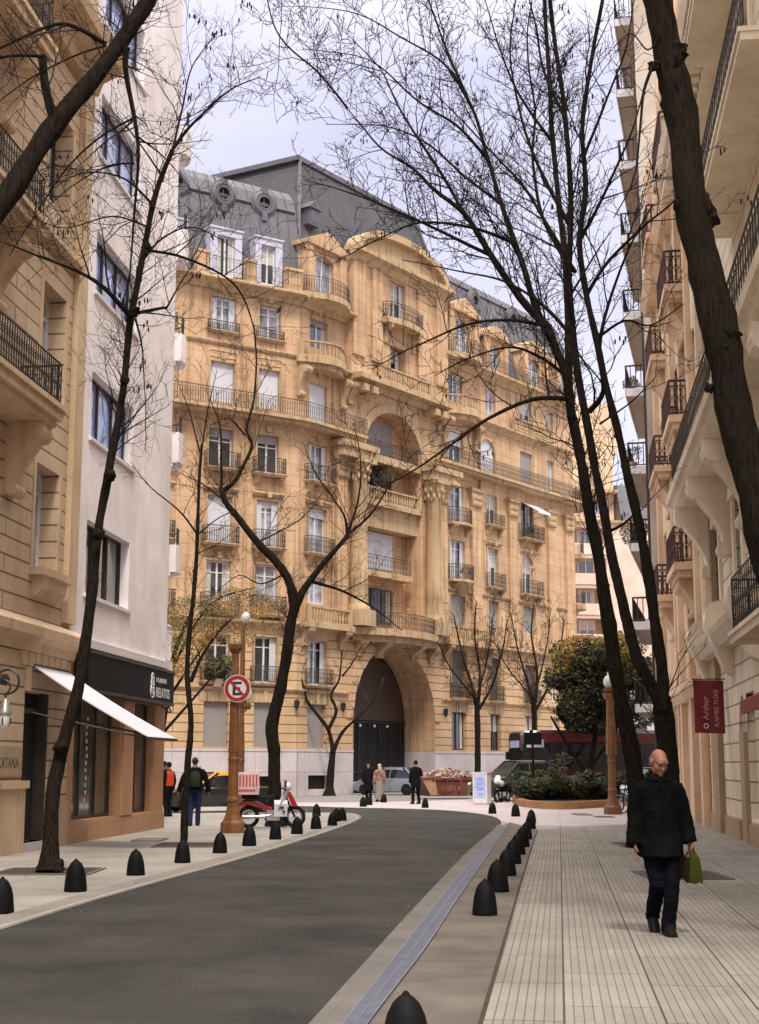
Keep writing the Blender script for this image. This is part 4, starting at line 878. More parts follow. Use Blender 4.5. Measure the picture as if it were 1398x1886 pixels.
m = MB(); facade(m, BL, 4.0, 12.3, 0, 4.12, SH, .02)
for (a, b), (c, d) in zip(cp[:-1], cp[1:]): m.quad(BL, (a, b, 0), (c, d, 0), (c, d, 4.15), (a, b, 4.15))
m.box(BL, 8.15, 9.05, .02, .09, .45, 3.1); m.box(BL, 4.0, 12.3, .02, .07, 0, .42); part('shop_front', m, M['shop_stone'], wb)
for t0, t1, mu in ((4.5, 8.05, 2), (9.15, 11.3, 1)):
    o = window(BL, wb, t0, t1, .45, 3.15, -.25, mull=mu, fmat='wood_dark', pane='shop_glass' if 'shop_glass' in M else 'pane', fw=.06, name='shop_window')
m = MB()
rr = random.Random(2)
for i in range(26):      # rows of small framed cards hanging behind the glass
    t = 4.75 + (i % 2) * 1.5 + rr.uniform(-.04, .04); z = .65 + (i // 2) * .16
    m.box(BL, t, t + .1, -.247, -.242, z, z + .09)
part('window_card', m, M['globe'], wb)
M['sign_black'] = plain('black_sign_board', (0.006, 0.0065, 0.009), 0.6, spec=0.15, vary=0.2)
M['sign_white'] = plain('white_lettering', (0.62, 0.61, 0.62), 0.5, vary=0.05)
def text_mb(s, size, fn, thick=.006, bold=0.0):
    """Turn lettering into mesh: fn maps (x, y, d) to the world."""
    cu = bpy.data.curves.new('lettering', 'FONT'); cu.body = s; cu.size = size; cu.extrude = thick / 2; cu.offset = bold; cu.resolution_u = 3
    o = bpy.data.objects.new('lettering', cu); COL.objects.link(o); dg_ = bpy.context.evaluated_depsgraph_get(); me = o.evaluated_get(dg_).to_mesh()
    mb = MB(); mb.add([fn(v.co.x, v.co.y, v.co.z) for v in me.vertices], [tuple(p.vertices) for p in me.polygons]); wd = max([v.co.x for v in me.vertices] or [0])
    o.evaluated_get(dg_).to_mesh_clear(); bpy.data.objects.remove(o); bpy.data.curves.remove(cu); return mb, wd
sg = thing('shop_sign', 'long black fascia sign with white lettering and curved end over the corner shop', 'sign', tuple(BL(8, .3, 3.2)))
m = MB(); out = [(4.3, .05), (4.3, .36), (11.4, .36)] + [(11.75 + .55 * sin(a), -.19 + .55 * cos(a)) for a in [pi / 2 * i / 8 for i in range(1, 9)]] + [(12.3, -.5), (11.2, .05)]
m.prism_z(BL, out, 3.2, 3.95); part('board', m, M['sign_black'], sg, smooth=40)
m = MB(); m.prism_z(BL, [(a, b + .03 if b > .1 else b) for a, b in out], 3.953, 4.02); m.prism_z(BL, [(a, b + .02 if b > .1 else b) for a, b in out], 3.13, 3.197); part('trim', m, M['wood_dark'], sg)
FT = lambda t0, z0, sx=1.0: (lambda x, y, d: BL(t0 + x * sx, .366 + d, z0 + y))
m1, _ = text_mb('LOS JARDINES', .16, FT(9.95, 3.66, 1.05)); m2, _ = text_mb('RELATOS', .34, FT(9.95, 3.29, 1.0), bold=.004)
m1.v += m2.v; b_ = len(m1.uv); m1.uv += m2.uv; m1.f += [tuple(i + b_ for i in f) for f in m2.f]; m1.mi += m2.mi; part('lettering', m1, M['sign_white'], sg)
m = MB()
for cz, r in ((3.74, .11), (3.6, .13), (3.42, .17)): m.ring(BL, (9.55, .372, cz), r, .022, 14, 4)
m.ring(BL, (9.6, .372, 3.42), .08, .018, 12, 4); part('emblem', m, M['sign_white'], sg)
m = MB(); m.tube([BL(11.2, .2, 3.1), BL(11.5, .34, 2.95), BL(11.85, .3, 2.98), BL(11.95, .2, 3.12)], .02, 6); part('bracket', m, M['iron'], sg)
# white awning over the doorway
aw = thing('awning', 'white canvas awning sloping out over the doorway of the beige house', 'awning', tuple(BL(2.7, .1, 3.4)))
m = MB()
N = 8
top = [BL(1.6, .1 + 2.3 * i / N, 3.5 - 1.36 * i / N - .05 * sin(pi * i / N)) for i in range(N + 1)]; bot = [BL(3.75, .1 + 2.3 * i / N, 3.5 - 1.36 * i / N - .05 * sin(pi * i / N)) for i in range(N + 1)]
m.add([p for p in top] + [p for p in bot] + [p - Vector((0, 0, .025)) for p in top] + [p - Vector((0, 0, .025)) for p in bot], [(i, i + 1, N + 2 + i, N + 1 + i) for i in range(N)] + [(2 * N + 2 + i, 3 * N + 3 + i, 3 * N + 4 + i, 2 * N + 3 + i) for i in range(N)] + [(i, 2 * N + 2 + i, 2 * N + 3 + i, i + 1) for i in range(N)] + [(N + 1 + i, N + 2 + i, 3 * N + 4 + i, 3 * N + 3 + i) for i in range(N)])
M['canvas'] = plain('white_awning_canvas', (0.72, 0.7, 0.78), 0.8, vary=0.05); part('canvas', m, M['canvas'], aw)
m = MB(); m.tube([BL(1.58, 2.4, 2.11), BL(3.77, 2.4, 2.11)], .03, 6); m.tube([BL(1.7, .06, 2.6), BL(1.7, 2.35, 2.1)], .018, 5); m.tube([BL(3.65, .06, 2.6), BL(3.65, 2.35, 2.1)], .018, 5); m.tube([BL(1.58, .09, 3.5), BL(3.77, .09, 3.5)], .04, 6)
part('awning_frame', m, M['wood_dark'], aw)
# wrought iron lantern and the stone name plaque beside the door
ln = thing('wall_lantern', 'black wrought iron ring lantern with white glass beside the dark doorway', 'lantern', tuple(BL(-1.2, .1, 2.6)))
t_, n_ = -1.25, .62
lf = lambda a, b, c: BL(t_ + b, n_ + a, c)
m = MB(); m.ring(lf, (0, 0, 3.02), .21, .022, 20, 6); m.ring(lf, (-.06, 0, 2.93), .12, .018, 16, 6); m.tube([BL(t_, .06, 2.55), BL(t_, .25, 2.6), BL(t_, n_ - .21, 2.9)], .022, 6); m.tube([lf(-.02, 0, 2.81), lf(-.02, 0, 2.74)], .02, 6)
for i in range(6): m.ball(lf, (-.06 + .05 * cos(i), .02, 3.06 + .05 * sin(i)), (.05, .03, .06), 6, 4)
m.ring(lf, (-.02, 0, 2.36), .105, .014, 18, 5, 'ac'); m.ring(lf, (-.02, 0, 2.36), .105, .014, 18, 5, 'bc'); m.tube([BL(t_, .06, 2.52), BL(t_, n_ - .1, 2.52)], .016, 6); part('bracket', m, M['iron'], ln)
m = MB(); m.lathe(lf, -.02, 0, [(.03, 2.74), (.05, 2.72), (.1, 2.55), (.13, 2.5), (.13, 2.47), (.02, 2.46)], 12); part('cap', m, plain('grey_metal_cap', (.3, .28, .25), .4, .6), ln, smooth=40)
m = MB(); m.lathe(lf, -.02, 0, [(.02, 2.2), (.06, 2.22), (.095, 2.32), (.1, 2.42), (.09, 2.465)], 14); part('glass_globe', m, M['globe'], ln, smooth=60)
pq = thing('name_plaque', 'stone name plaque with carved lettering beside the dark doorway', 'plaque', tuple(BL(.3, .1, 1.6)))
m = MB(); m.box(BL, -.9, 1.15, .065, .1, 1.42, 1.95); part('stone_panel', m, plain('grey_plaque_stone', (.34, .25, .17), .7), pq)
m1, _ = text_mb('CATANA', .27, lambda x, y, d: BL(-.15 + x, .103 + d, 1.56 + y)); part('lettering', m1, plain('dark_carved_letters', (.07, .055, .04), .7), pq)
# ------------------------------------------------------------------ right side of the street
BR = Fr((7.56, 29.3), 7.4, -1)
cr_ = thing('cream_building', 'cream ashlar apartment house with heavy scroll brackets and balconies, nearest on the right', 'building', (8.5, 28, 0))
CH = []
for k in range(-5, 2):
    t = 4.9 + 4.6 * k
    CH += [(t, t + 1.6, a, b, .4) for a, b in ((4.75, 7.35), (9.0, 11.6), (13.6, 16.0))]
    if k not in (0, 1): CH += [(t - .4, t + 1.9, .5, 3.1, .5, 0)]
CH += [(1.2, 2.75, .3, 3.1, .3, 1.2)]
m = MB(); facade(m, BR, -22, 9.5, 0, 24, CH); part('wall', m, M['cream'], cr_)
m = MB(); m.quad(BR, (9.5, 0, 0), (9.5, -10, 0), (9.5, -10, 24), (9.5, 0, 24)); m.quad(BR, (-22, 0, 0), (-22, -10, 0), (-22, -10, 24), (-22, 0, 24)); part('party_wall', m, M['cream_plain'], cr_)
for h in CH:
    if len(h) > 5 and h[5]:
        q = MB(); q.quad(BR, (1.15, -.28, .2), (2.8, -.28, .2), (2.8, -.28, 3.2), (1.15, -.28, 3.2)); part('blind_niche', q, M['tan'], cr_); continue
    window(BR, cr_, h[0], h[1], h[2], h[3], -.3, pane='pane_pale' if h[2] > 1 else 'pane', trans=.78, leaf=(-1, 1) if h[2] > 1 else None)
m = MB()
for t0, t1, d in ((6.0, 7.8, .16), (8.1, 8.9, .1), (-22, 1.1, .06), (2.85, 5.9, .06)): m.box(BR, t0, t1, 0.002, d, 0, .42)
m.box(BR, 6.1, 7.7, .002, .14, .42, 24); m.box(BR, 1.6, 2.4, -.27, .05, 0, 2.3)
part('pilaster', m, M['tan'], cr_)
for h in CH:
    if h[2] < 1: continue
    m = MB()
    for t in (h[0], h[1]): m.box(BR, t - .16, t + .13, .002, .07, h[2], h[3])
    m.box(BR, h[0] - .25, h[1] + .25, .002, .12, h[3] + .02, h[3] + .28); part('window_surround', m, M['cream_plain'], cr_)
# long balcony on scroll consoles
m = MB(); m.prism_a(BR, [(0, 8.0), (.75, 8.0), (.9, 8.1), (.95, 8.22), (1.05, 8.26), (1.08, 8.42), (0, 8.45)], -12, 7.6); m.prism_a(BR, [(0, 8.45), (.9, 8.45), (.95, 8.62), (0, 8.62)], -12, 7.5)
o = part('long_balcony', m, M['cream_plain'], cr_)
for i in range(5): m = MB(); scroll_console(m, BR, 6.6 - i * 3.9, .55, 0, 8.0, .82, 1.75); part('console', m, M['cream_plain'], o, smooth=35)
part('railing', rail_mb(fpath(BR, [(7.4, 0), (7.4, .9), (-12, .9)]), 8.62, .98, .3, .011), M['iron'], o)
for z, t0, t1, d, h in ((4.05, -9.5, -2.4, .68, 1.0), (13.05, -8.5, .3, .8, 1.0), (17.2, -9, .6, .85, 1.0)):
    m = MB(); m.box(BR, t0, t1, 0, d, z - .22, z); m.box(BR, t0 - .03, t1 + .03, 0, d + .04, z - .08, z - .003); o = part('balcony', m, M['cream_plain'], cr_)
    part('railing', rail_mb(fpath(BR, [(t1 - .05, 0), (t1 - .05, d - .05), (t0, d - .05)]), z, h, .3, .011), M['iron'], o)
m = MB(); m.prism_a(BR, [(0, 4.2), (.32, 4.25), (.5, 4.5), (.55, 4.62), (0, 4.65)], -1.5, 8.0)
part('sill_ledge', m, M['cream_plain'], cr_)
for t in (-1.2, 3.4, 8.0):
    m = MB(); P = [(0, 3.6), (.2, 3.7), (.45, 4.3), (.62, 4.7), (.6, 5.0), (.42, 5.25), (.2, 5.3), (0, 5.2)]; m.prism_a(BR, P, t - .3, t + .3); part('ledge_scroll', m, M['cream_plain'], cr_, smooth=35)
m = MB(); m.prism_a(BR, [(0, 17.3), (.3, 17.3), (.35, 17.6), (.85, 17.75), (.95, 18.0), (0, 18.2)], -22, 9.5); oc = part('dentil_cornice', m, M['cream_plain'], cr_)
m = MB()
for i in range(60): m.box(BR, -20 + i * .5, -20 + i * .5 + .26, .352, .75, 17.42, 17.66)
part('dentil', m, M['cream_plain'], oc)
# peach building
pb = thing('peach_building', 'narrow peach rendered house with rust red balcony railings beside the cream house', 'building', (10, 46, 0))
PHs = []
for z0, z1 in ((7.5, 10.0), (11.6, 14.2), (15.8, 18.3), (19.9, 22.3)): PHs += [(t, t + 1.4, z0, z1, .35) for t in (10.9, 15.0, 19.0, 22.5)]
PHs += [(10.2, 12.1, .1, 2.75, .7), (13.6, 14.9, 0.1, 3.0, .5, .6), (18.0, 23.6, 0.1, 3.35, .4, 1.6)]
m = MB(); facade(m, BR, 9.5, 25.0, 0, 25, PHs, .04); m.quad(BR, (25, .04, 0), (25, -10, 0), (25, -10, 25), (25, .04, 25)); part('wall', m, M['peach'], pb)
for h in PHs[:-3]: window(BR, pb, h[0], h[1], h[2], h[3], -.2, pane='pane', fmat='wood_dark', trans=.78)
for h in PHs[-3:]:
    q = MB(); q.quad(BR, (h[0] - .1, -.32, 0), (h[1] + .1, -.32, 0), (h[1] + .1, -.32, h[3]), (h[0] - .1, -.32, h[3])); part('doorway' if h[1] < 20 else 'shop_front', q, M['shade_black'] if h[1] < 20 else M['white_trim'], pb)
m = MB(); m.box(BR, 19.2, 22.3, -.31, -.28, .1, 2.4); part('shop_window', m, M['pane'], pb)
m = MB()
for t in (9.6, 12.4, 16.0, 17.3, 24.2): m.box(BR, t, t + .55, .042, .22, 0, 25)
m.prism_a(BR, [(.042, 3.5), (.25, 3.5), (.4, 3.8), (.4, 3.95), (.042, 4.05)], 9.5, 25); m.prism_a(BR, [(.042, 18.8), (.4, 18.9), (.6, 19.3), (.042, 19.4)], 9.5, 25); part('pilaster', m, M['peach'], pb)
for z, ts in ((7.15, ((10.2, 13.4), (18.0, 21.0))), (11.35, ((10.2, 13.4), (17.2, 20.6))), (15.2, ((10.2, 13.6), (17.4, 20.6))), (19.5, ((10.2, 13.6), (17.4, 20.6)))):
    for t0, t1 in ts:
        m = MB(); m.box(BR, t0, t1, .04, .72, z - .2, z); m.box(BR, t0 + .1, t1 - .1, .04, .6, z - .38, z - .203); o = part('balcony', m, M['peach'], pb)
        m = MB(); scroll_console(m, BR, (t0 + t1) / 2, (t1 - t0) * .6, .04, z - .38, .45, 1.0); part('console', m, M['peach'], o)
        part('railing', rail_mb(fpath(BR, [(t0 + .04, .04), (t0 + .04, .68), (t1 - .04, .68), (t1 - .04, .04)]), z, 1.0, .16, .02, curls=True), M['red_iron'], o)
# grey modern block with deep balconies beyond
FRW = Fr((10.6, 55.0), 13.6, -1)
gb = thing('grey_building', 'tall grey apartment tower with deep stacked concrete balconies beyond the peach house', 'building', (12, 62, 0))
GH = [(t, t + 2.2, z + .1, z + 2.4, .2) for z in (3.9, 7.4, 10.75, 14.1, 17.5, 20.9, 24.4, 27.8, 31.2, 34.6) for t in (5.5, 9.6)]
m = MB(); facade(m, FRW, 3.0, 14.0, 0, 40, GH, .25); m.quad(FRW, (3, .25, 0), (3, -8, 0), (3, -8, 40), (3, .25, 40)); m.quad(FRW, (14, .25, 0), (14, -8, 0), (14, -8, 40), (14, .25, 40)); part('wall', m, M['grey_conc'], gb)
for h in GH: window(FRW, gb, h[0], h[1], h[2], h[3], .1, pane='pane', fmat='wood_white')
rg = random.Random(8)
for i, z in enumerate((4.1, 7.5, 10.8, 14.1, 17.5, 20.9, 24.4, 27.8, 31.2, 34.6)):
    m = MB(); m.box(FRW, 4.7, 13.3, .25, 1.15, z - .28, z - .05); o = part('balcony', m, M['grey_conc'], gb)
    m = MB(); m.box(FRW, 4.62, 4.698, .25, 1.2, z - .34, z); m.box(FRW, 4.62, 13.35, 1.152, 1.2, z - .34, z); part('edge_beam', m, M['white_trim'], o)
    part('railing', rail_mb(fpath(FRW, [(4.66, .3), (4.66, 1.17), (13.3, 1.17)]), z, 1.0, .22, .02, curls=False, mid=False), M['iron'], o)
m = MB(); m.tube([FRW(3.05, .3, 0), FRW(3.05, .3, 39)], .06, 8); part('downpipe', m, M['wood_dark'], gb)
# pink terraced block far behind the square
PK = Fr((11, 132), 78)
pk = thing('pink_building', 'distant pale pink apartment block with long solid balconies across the square', 'building', (22, 135, 0))
m = MB(); PH2 = []
for i in range(8):
    z = 1.0 + i * 2.85; PH2 += [(.5, 10.6, z + 1.25, z + 2.75, 1.4), (15.4, 17.2, z + .6, z + 2.4, .2)]
    if i < 7: PH2 += [(19.5, 21.2, z + .6, z + 2.4, .2)]
facade(m, PK, -8, 30, 0, 24.5, PH2); m.quad(PK, (-8, 0, 24.5), (30, 0, 24.5), (30, -8, 24.5), (-8, -8, 24.5)); m.quad(PK, (30, 0, 0), (30, -10, 0), (30, -10, 24), (30, 0, 24)); part('wall', m, M['pink'], pk)
m = MB(); m.quad(PK, (0, -1.4, 0), (11, -1.4, 0), (11, -1.4, 24), (0, -1.4, 24)); part('loggia_wall', m, M['tan'], pk)
for h in PH2:
    if h[0] > 12: window(PK, pk, h[0], h[1], h[2], h[3], -.15, pane='pane', trans=.5)
    else:
        for t in (2.0, 4.3, 8.2): window(PK, pk, t, t + 1.6, h[2] - .6, h[3] - .1, -1.36, pane='pane', fmat='wood_white' if t > 4 else 'wood_dark')
for i in range(8): m = MB(); m.box(PK, .2, 10.9, .01, .12, 1.0 + i * 2.85 + .2, 1.0 + i * 2.85 + 1.2); part('balcony_parapet', m, M['pink'], pk)
m = MB(); m.box(PK, -8, 12.2, -9, -1.8, 24.5, 31.5); m.box(PK, 7.0, 13.0, -9, -2.5, 31.5, 36.5); part('penthouse', m, M['peach'], pk)
m = MB(); m.prism_a(PK, [(-.1, 24.5), (-1.5, 28.2), (-9, 28.6), (-9, 24.5)], 12.3, 30); part('mansard_roof', m, M['zinc'], pk)
for t, z in ((5.5, 28.2), (1.5, 25.2), (6, 25.2), (9, 25.2)): window(PK, pk, t, t + 2.6, z, z + 1.5, -1.76, pane='pane_pale', mull=2)
m = MB(); m.box(PK, -8.2, 12.2, -1.795, -.6, 27.3, 27.6); m.box(PK, -8.1, 30.1, .002, .3, 24.2, 24.45); part('eaves', m, M['stone_trim'], pk)
for t, z in ((15.5, 25.3), (20.0, 25.3)):
    m = MB(); m.box(PK, t, t + 2.4, -3, -.35, z, z + 2.2); o = part('dormer', m, M['white_trim'], pk); window(PK, o, t + .4, t + 2.0, z + .2, z + 1.9, -.3, pane='pane_pale')
# white low gateway wall beyond, at the end of the right pavement
lw = thing('low_building', 'low white rendered building side wall glimpsed between the forked tree trunks', 'building', (16, 78, 0))
m = MB(); m.box(LF(16.2, 84, 0, -.2), -2.4, 4, 0, 6, 0, 6.2); part('wall', m, M['white'], lw); m = MB(); m.box(LF(16.2, 84, 0, -.2), -2.5, 4.1, -.1, 6.1, 6.2, 6.45); m.box(LF(16.2, 84, 0, -.2), -2.45, 4.05, -.03, -.003, 3.1, 3.2); part('coping', m, M['white_trim'], lw)
# hanging banner and small red awning
bn = thing('banner', 'dark red hanging banner sign with white vertical lettering on the right wall', 'banner', tuple(BR(5.0, .1, 3.0)))
M['burgundy'] = plain('burgundy_banner_cloth', (0.17, 0.012, 0.022), 0.75, vary=0.15, scale=3)
m = MB(); N = 10
def bp_(i, j): return BR(5.0 + .03 * sin(i * .9 + j * .4), .06 + .7 * i / N, 3.6 - 1.24 * j / N - .02 * (1 - i / N))
P = [bp_(i, j) for j in range(N + 1) for i in range(N + 1)]; m.add(P + [p + Vector((.0, .012, 0)) for p in P], [(j * 11 + i, j * 11 + i + 1, (j + 1) * 11 + i + 1, (j + 1) * 11 + i) for j in range(N) for i in range(N)] + [(121 + j * 11 + i, 121 + (j + 1) * 11 + i, 121 + (j + 1) * 11 + i + 1, 121 + j * 11 + i + 1) for j in range(N) for i in range(N)])
part('cloth', m, M['burgundy'], bn, smooth=60)
m = MB(); m.tube([BR(5.01, .02, 3.62), BR(5.01, .8, 3.62)], .016, 6); part('pole', m, M['iron'], bn)
for s, sz, nn, z0 in (('Arthur', .2, .43, 2.66), ('KAMBE FUXE', .15, .2, 2.5)):
    m1, _ = text_mb(s, sz, lambda x, y, d: BR(4.955, nn + y, z0 + x) + Vector((0, -d, 0))); part('lettering', m1, plain('dusty_pink_lettering', (.5, .3, .3), .6), bn)
m = MB(); m.ring(lambda a, b, c: BR(4.95 + b, .5 + a, 2.52 + c), (0, 0, 0), .05, .012, 12, 4); part('emblem', m, M['sign_white'], bn)
ra = thing('door_awning', 'small rust red box awning over a ground floor opening at the right edge', 'awning', tuple(BR(-3.6, .1, 2.7)))
m = MB(); m.prism_a(BR, [(.0, 3.0), (.08, 3.02), (.62, 2.75), (.62, 2.52), (.57, 2.52), (.0, 2.85)], -6.5, -3.1); part('canvas', m, plain('rust_red_canvas', (.24, .05, .03), .8), ra); m = MB(); m.tube([BR(-6.5, .3, 2.6), BR(-3.1, .3, 2.6)], .02, 5); part('awning_frame', m, M['iron'], ra)
# ------------------------------------------------------------------ bare street trees
def wob(P, amp, seed):
    return [p + Vector(mnoise.noise_vector(p * .9 + Vector((seed, seed * 2, 0)))) * amp for p in P]
def limb(pix, depth, r0, r1, m=5, amp=.05, seed=1):
    """smooth limb through picture points; depth: one distance or (start, end)"""
    n = len(pix); P = []
    for i, p in enumerate(pix):
        d = p[2] if len(p) > 2 else (depth[0] + (depth[1] - depth[0]) * i / (n - 1) if hasattr(depth, '__len__') else depth)
        P.append(at(p[0], p[1], d))
    P = wob(catmull(P, m), amp, seed); k = len(P)
    return P, [r0 + (r1 - r0) * (i / (k - 1)) ** .85 for i in range(k)]
def tw_poly(rd, p, d, L, n, curl, droop=0.0):
    """a crooked twig starting at p"""
    P = [Vector(p)]; d = Vector(d).normalized(); s = L / n
    for i in range(n):
        d = (d + Vector((rd.gauss(0, curl), rd.gauss(0, curl), rd.gauss(0, curl) + .06 - droop))).normalized(); P.append(P[-1] + d * s)
    return P
def sprout(mb, rd, P, R, lev, dens, L0, rmin=.0022, up=.35, pods=None, side=None, start=.15, spread=1.0):
    """grow side twigs along a limb, recursively"""
    L = sum((P[i + 1] - P[i]).length for i in range(len(P) - 1)); n = int(L * dens * rd.uniform(.8, 1.2))
    for q in range(n):
        s = start + (1 - start) * (q + rd.random()) / max(1, n); i = min(int(s * (len(P) - 1)), len(P) - 2); t = s * (len(P) - 1) - i
        p = P[i].lerp(P[i + 1], t); ax = (P[i + 1] - P[i]).normalized(); r = R[min(i, len(R) - 1)]
        a = ax.orthogonal().normalized(); b = ax.cross(a); ph = rd.uniform(0, 2 * pi)
        d = (ax * rd.uniform(.35, .9) + (a * cos(ph) + b * sin(ph)) * rd.uniform(.6, 1.0) * spread + Vector((0, 0, up))).normalized()
        LL = L0 * rd.uniform(.45, 1.15) * (1 - .45 * s); k = 5 if lev > 1 else 3
        T = tw_poly(rd, p, d, LL, k, .15 if lev > 1 else .2); r0 = max(rmin * 1.6, min(r * .5, .004 + LL * .0085)); RR = [r0 + (rmin - r0) * j / k for j in range(k + 1)]
        mb.tube(T, RR, 4 if lev > 1 else 3, caps=False)
        if lev > 0: sprout(mb, rd, T, RR, lev - 1, dens ** .5 * 2.5, L0 * .46, rmin, up * .7, pods, start=.12, spread=spread)
        else:
            e = T[-1]
            for z in range(2): mb.tube([e, e + Vector((rd.gauss(0, .03), rd.gauss(0, .03), rd.gauss(.02, .03)))], [rmin, rmin * .6], 3, caps=False)
            if pods is not None and rd.random() < .03:
                for z in range(rd.randint(1, 4)):
                    o = e + Vector((rd.gauss(0, .05), rd.gauss(0, .05), -.04 - rd.random() * .12)); pods.ball(lambda a_, b_, c_: o + Vector((a_, b_, c_)), (0, 0, 0), (.016, .016, .05), 5, 4)
def lump(mb, c, s, sd):
    k, m = 14, 10; rings = []
    for j in range(m + 1):
        th = pi * (j + .02) / (m + .04); row = []
        for q in range(k):
            d = Vector((sin(th) * cos(2 * pi * q / k), sin(th) * sin(2 * pi * q / k), -cos(th))); row.append(c + d * s * (.82 + .5 * mnoise.noise(d * 1.6 + Vector((sd, 0, 0))) + .22 * mnoise.noise(d * 4.2 + Vector((0, sd, 0)))))
        rings.append(row)
    mb.loft(rings)
def knots(mb, P, R, rd, n):
    for q in range(n):
        i = rd.randrange(2, len(P) - 2); ph = rd.uniform(0, 2 * pi); r = R[i]; c = P[i] + Vector((cos(ph), sin(ph), 0)) * r * .6
        lump(mb, c, r * .62, ph * 7)
def tree(label, base, trunks, limbs, lev=2, dens=1.1, L0=1.6, seed=1, sides=12, bark='bark', tw='twig', group='bare street trees', flare=True, pods=False, rmin=.0024, twig_on_trunk=.45, kn=4, up=.35, lumps=()):
    """trunks/limbs: (pixel points, depth, r0, r1)"""
    rd = random.Random(seed); t = thing('bare_tree', label, 'tree', base, group)
    m = MB(); all_ = []
    for j, (pix, dp, r0, r1) in enumerate(trunks):
        P, R = limb(pix, dp, r0, r1, 6, r0 * .25, seed + j)
        if flare and j == 0:
            for i in range(len(P)):
                h = P[i].z
                if h < .7: R[i] *= 1 + .75 * (1 - max(h, 0) / .7) ** 2
        R = [r * (1 + .16 * mnoise.noise(p * 1.7) + .1 * mnoise.noise(p * 4.5)) for p, r in zip(P, R)]; m.tube(P, R, sides, jit=.07); knots(m, P, R, rd, kn); all_.append((P, R, twig_on_trunk))
    for (u_, v_, d_, s_) in lumps: lump(m, at(u_, v_, d_), s_ * 1.12, u_ * .37)
    part('trunk', m, M[bark], t, smooth=70)
    m = MB()
    for j, (pix, dp, r0, r1) in enumerate(limbs):
        P, R = limb(pix, dp, r0, r1, 5, .04, seed + 20 + j); m.tube(P, R, 7, jit=.06); all_.append((P, R, 0.05))
    if limbs: part('branches', m, M[bark], t, smooth=70)
    m = MB(); pd = MB() if pods else None
    for P, R, st in all_: sprout(m, rd, P, R, lev, dens, L0, rmin, up, pd, start=st)
    part('crown', m, M[tw], t)
    if pd and pd.v: part('seed_pods', pd, M[tw], t, stuff=True)
    return t
g0 = lambda u, v: tuple(G(u, v))
# big leaning limb entering from the left, its trunk stands just outside the picture
tree('thick dark bare limb crossing the top left corner from outside', (-5.2, 13.2, 0), [
    ([(-420, 1760, 13.2), (-400, 1300, 13.2), (-330, 900, 13.3), (-180, 600, 13.6), (0, 372, 14), (90, 240, 14.2), (180, 130, 14.4), (262, 20, 14.6), (330, -80, 14.8)], 13, .2, .066)],
    [([(100, 235), (84, 160), (80, 100)], 14.2, .055, .04), ([(80, 100), (40, 98), (0, 102), (-60, 120)], 14.1, .02, .012),
     ([(196, 82), (140, 50), (100, 46), (40, 70), (-30, 100)], (14.4, 13.8), .028, .012), ([(198, 84), (130, 105), (60, 140), (0, 185)], (14.4, 14), .014, .006),
     ([(235, 90), (232, 130), (246, 220), (252, 290), (248, 400), (240, 520)], (14.5, 14.8), .038, .008), ([(246, 215), (180, 255), (120, 310), (80, 370), (20, 470)], (14.6, 14.4), .014, .005),
     ([(250, 300), (200, 305), (130, 340), (60, 400)], (14.7, 14.4), .013, .004), ([(250, 250), (300, 290), (350, 350)], (14.6, 15.0), .012, .004)],
    lev=2, dens=4.2, L0=1.3, seed=3, twig_on_trunk=.75, kn=5)
# tree beside the awning
tree('tall slender bare tree with flared foot before the awning and white wall', g0(92, 1606), [
    ([(90, 1606), (95, 1540), (100, 1450), (118, 1360), (142, 1270), (160, 1170), (172, 1050), (185, 950), (203, 860), (222, 740), (240, 600), (262, 480), (285, 370), (318, 275)], (22.4, 23.6), .125, .042)],
    [([(318, 275), (360, 225), (420, 170), (480, 140)], (23.6, 24), .035, .008), ([(318, 275), (335, 200), (355, 120), (400, 60)], (23.6, 24.2), .025, .006),
     ([(238, 578), (190, 530), (140, 500), (60, 470), (10, 450)], (23.2, 22.5), .05, .01), ([(250, 575), (285, 570), (305, 568)], (23.2, 23.5), .035, .022), ([(305, 568), (335, 520), (380, 450)], (23.5, 24), .02, .006),
     ([(250, 585), (264, 640), (268, 720), (270, 830)], (23.2, 23.6), .02, .004), ([(272, 460), (340, 475), (430, 520), (465, 590), (470, 660)], (23.3, 25), .03, .008), ([(262, 480), (300, 440), (360, 420), (450, 470)], (23.4, 24.4), .025, .006),
     ([(285, 380), (230, 330), (150, 320), (80, 360)], (23.4, 22.8), .025, .006), ([(300, 330), (240, 240), (200, 200)], (23.5, 23.2), .02, .005), ([(275, 420), (210, 400), (120, 420), (40, 390)], (23.4, 22.6), .02, .005)],
    lev=2, dens=4.0, L0=1.7, seed=11, twig_on_trunk=.62, kn=8, pods=True, lumps=((203, 875, 22.9, .1), (229, 700, 23.0, .09), (182, 985, 22.7, .1), (247, 575, 23.1, .1), (112, 1375, 22.5, .115), (104, 1597, 22.35, .13), (80, 1602, 22.4, .12), (272, 455, 23.3, .07)))
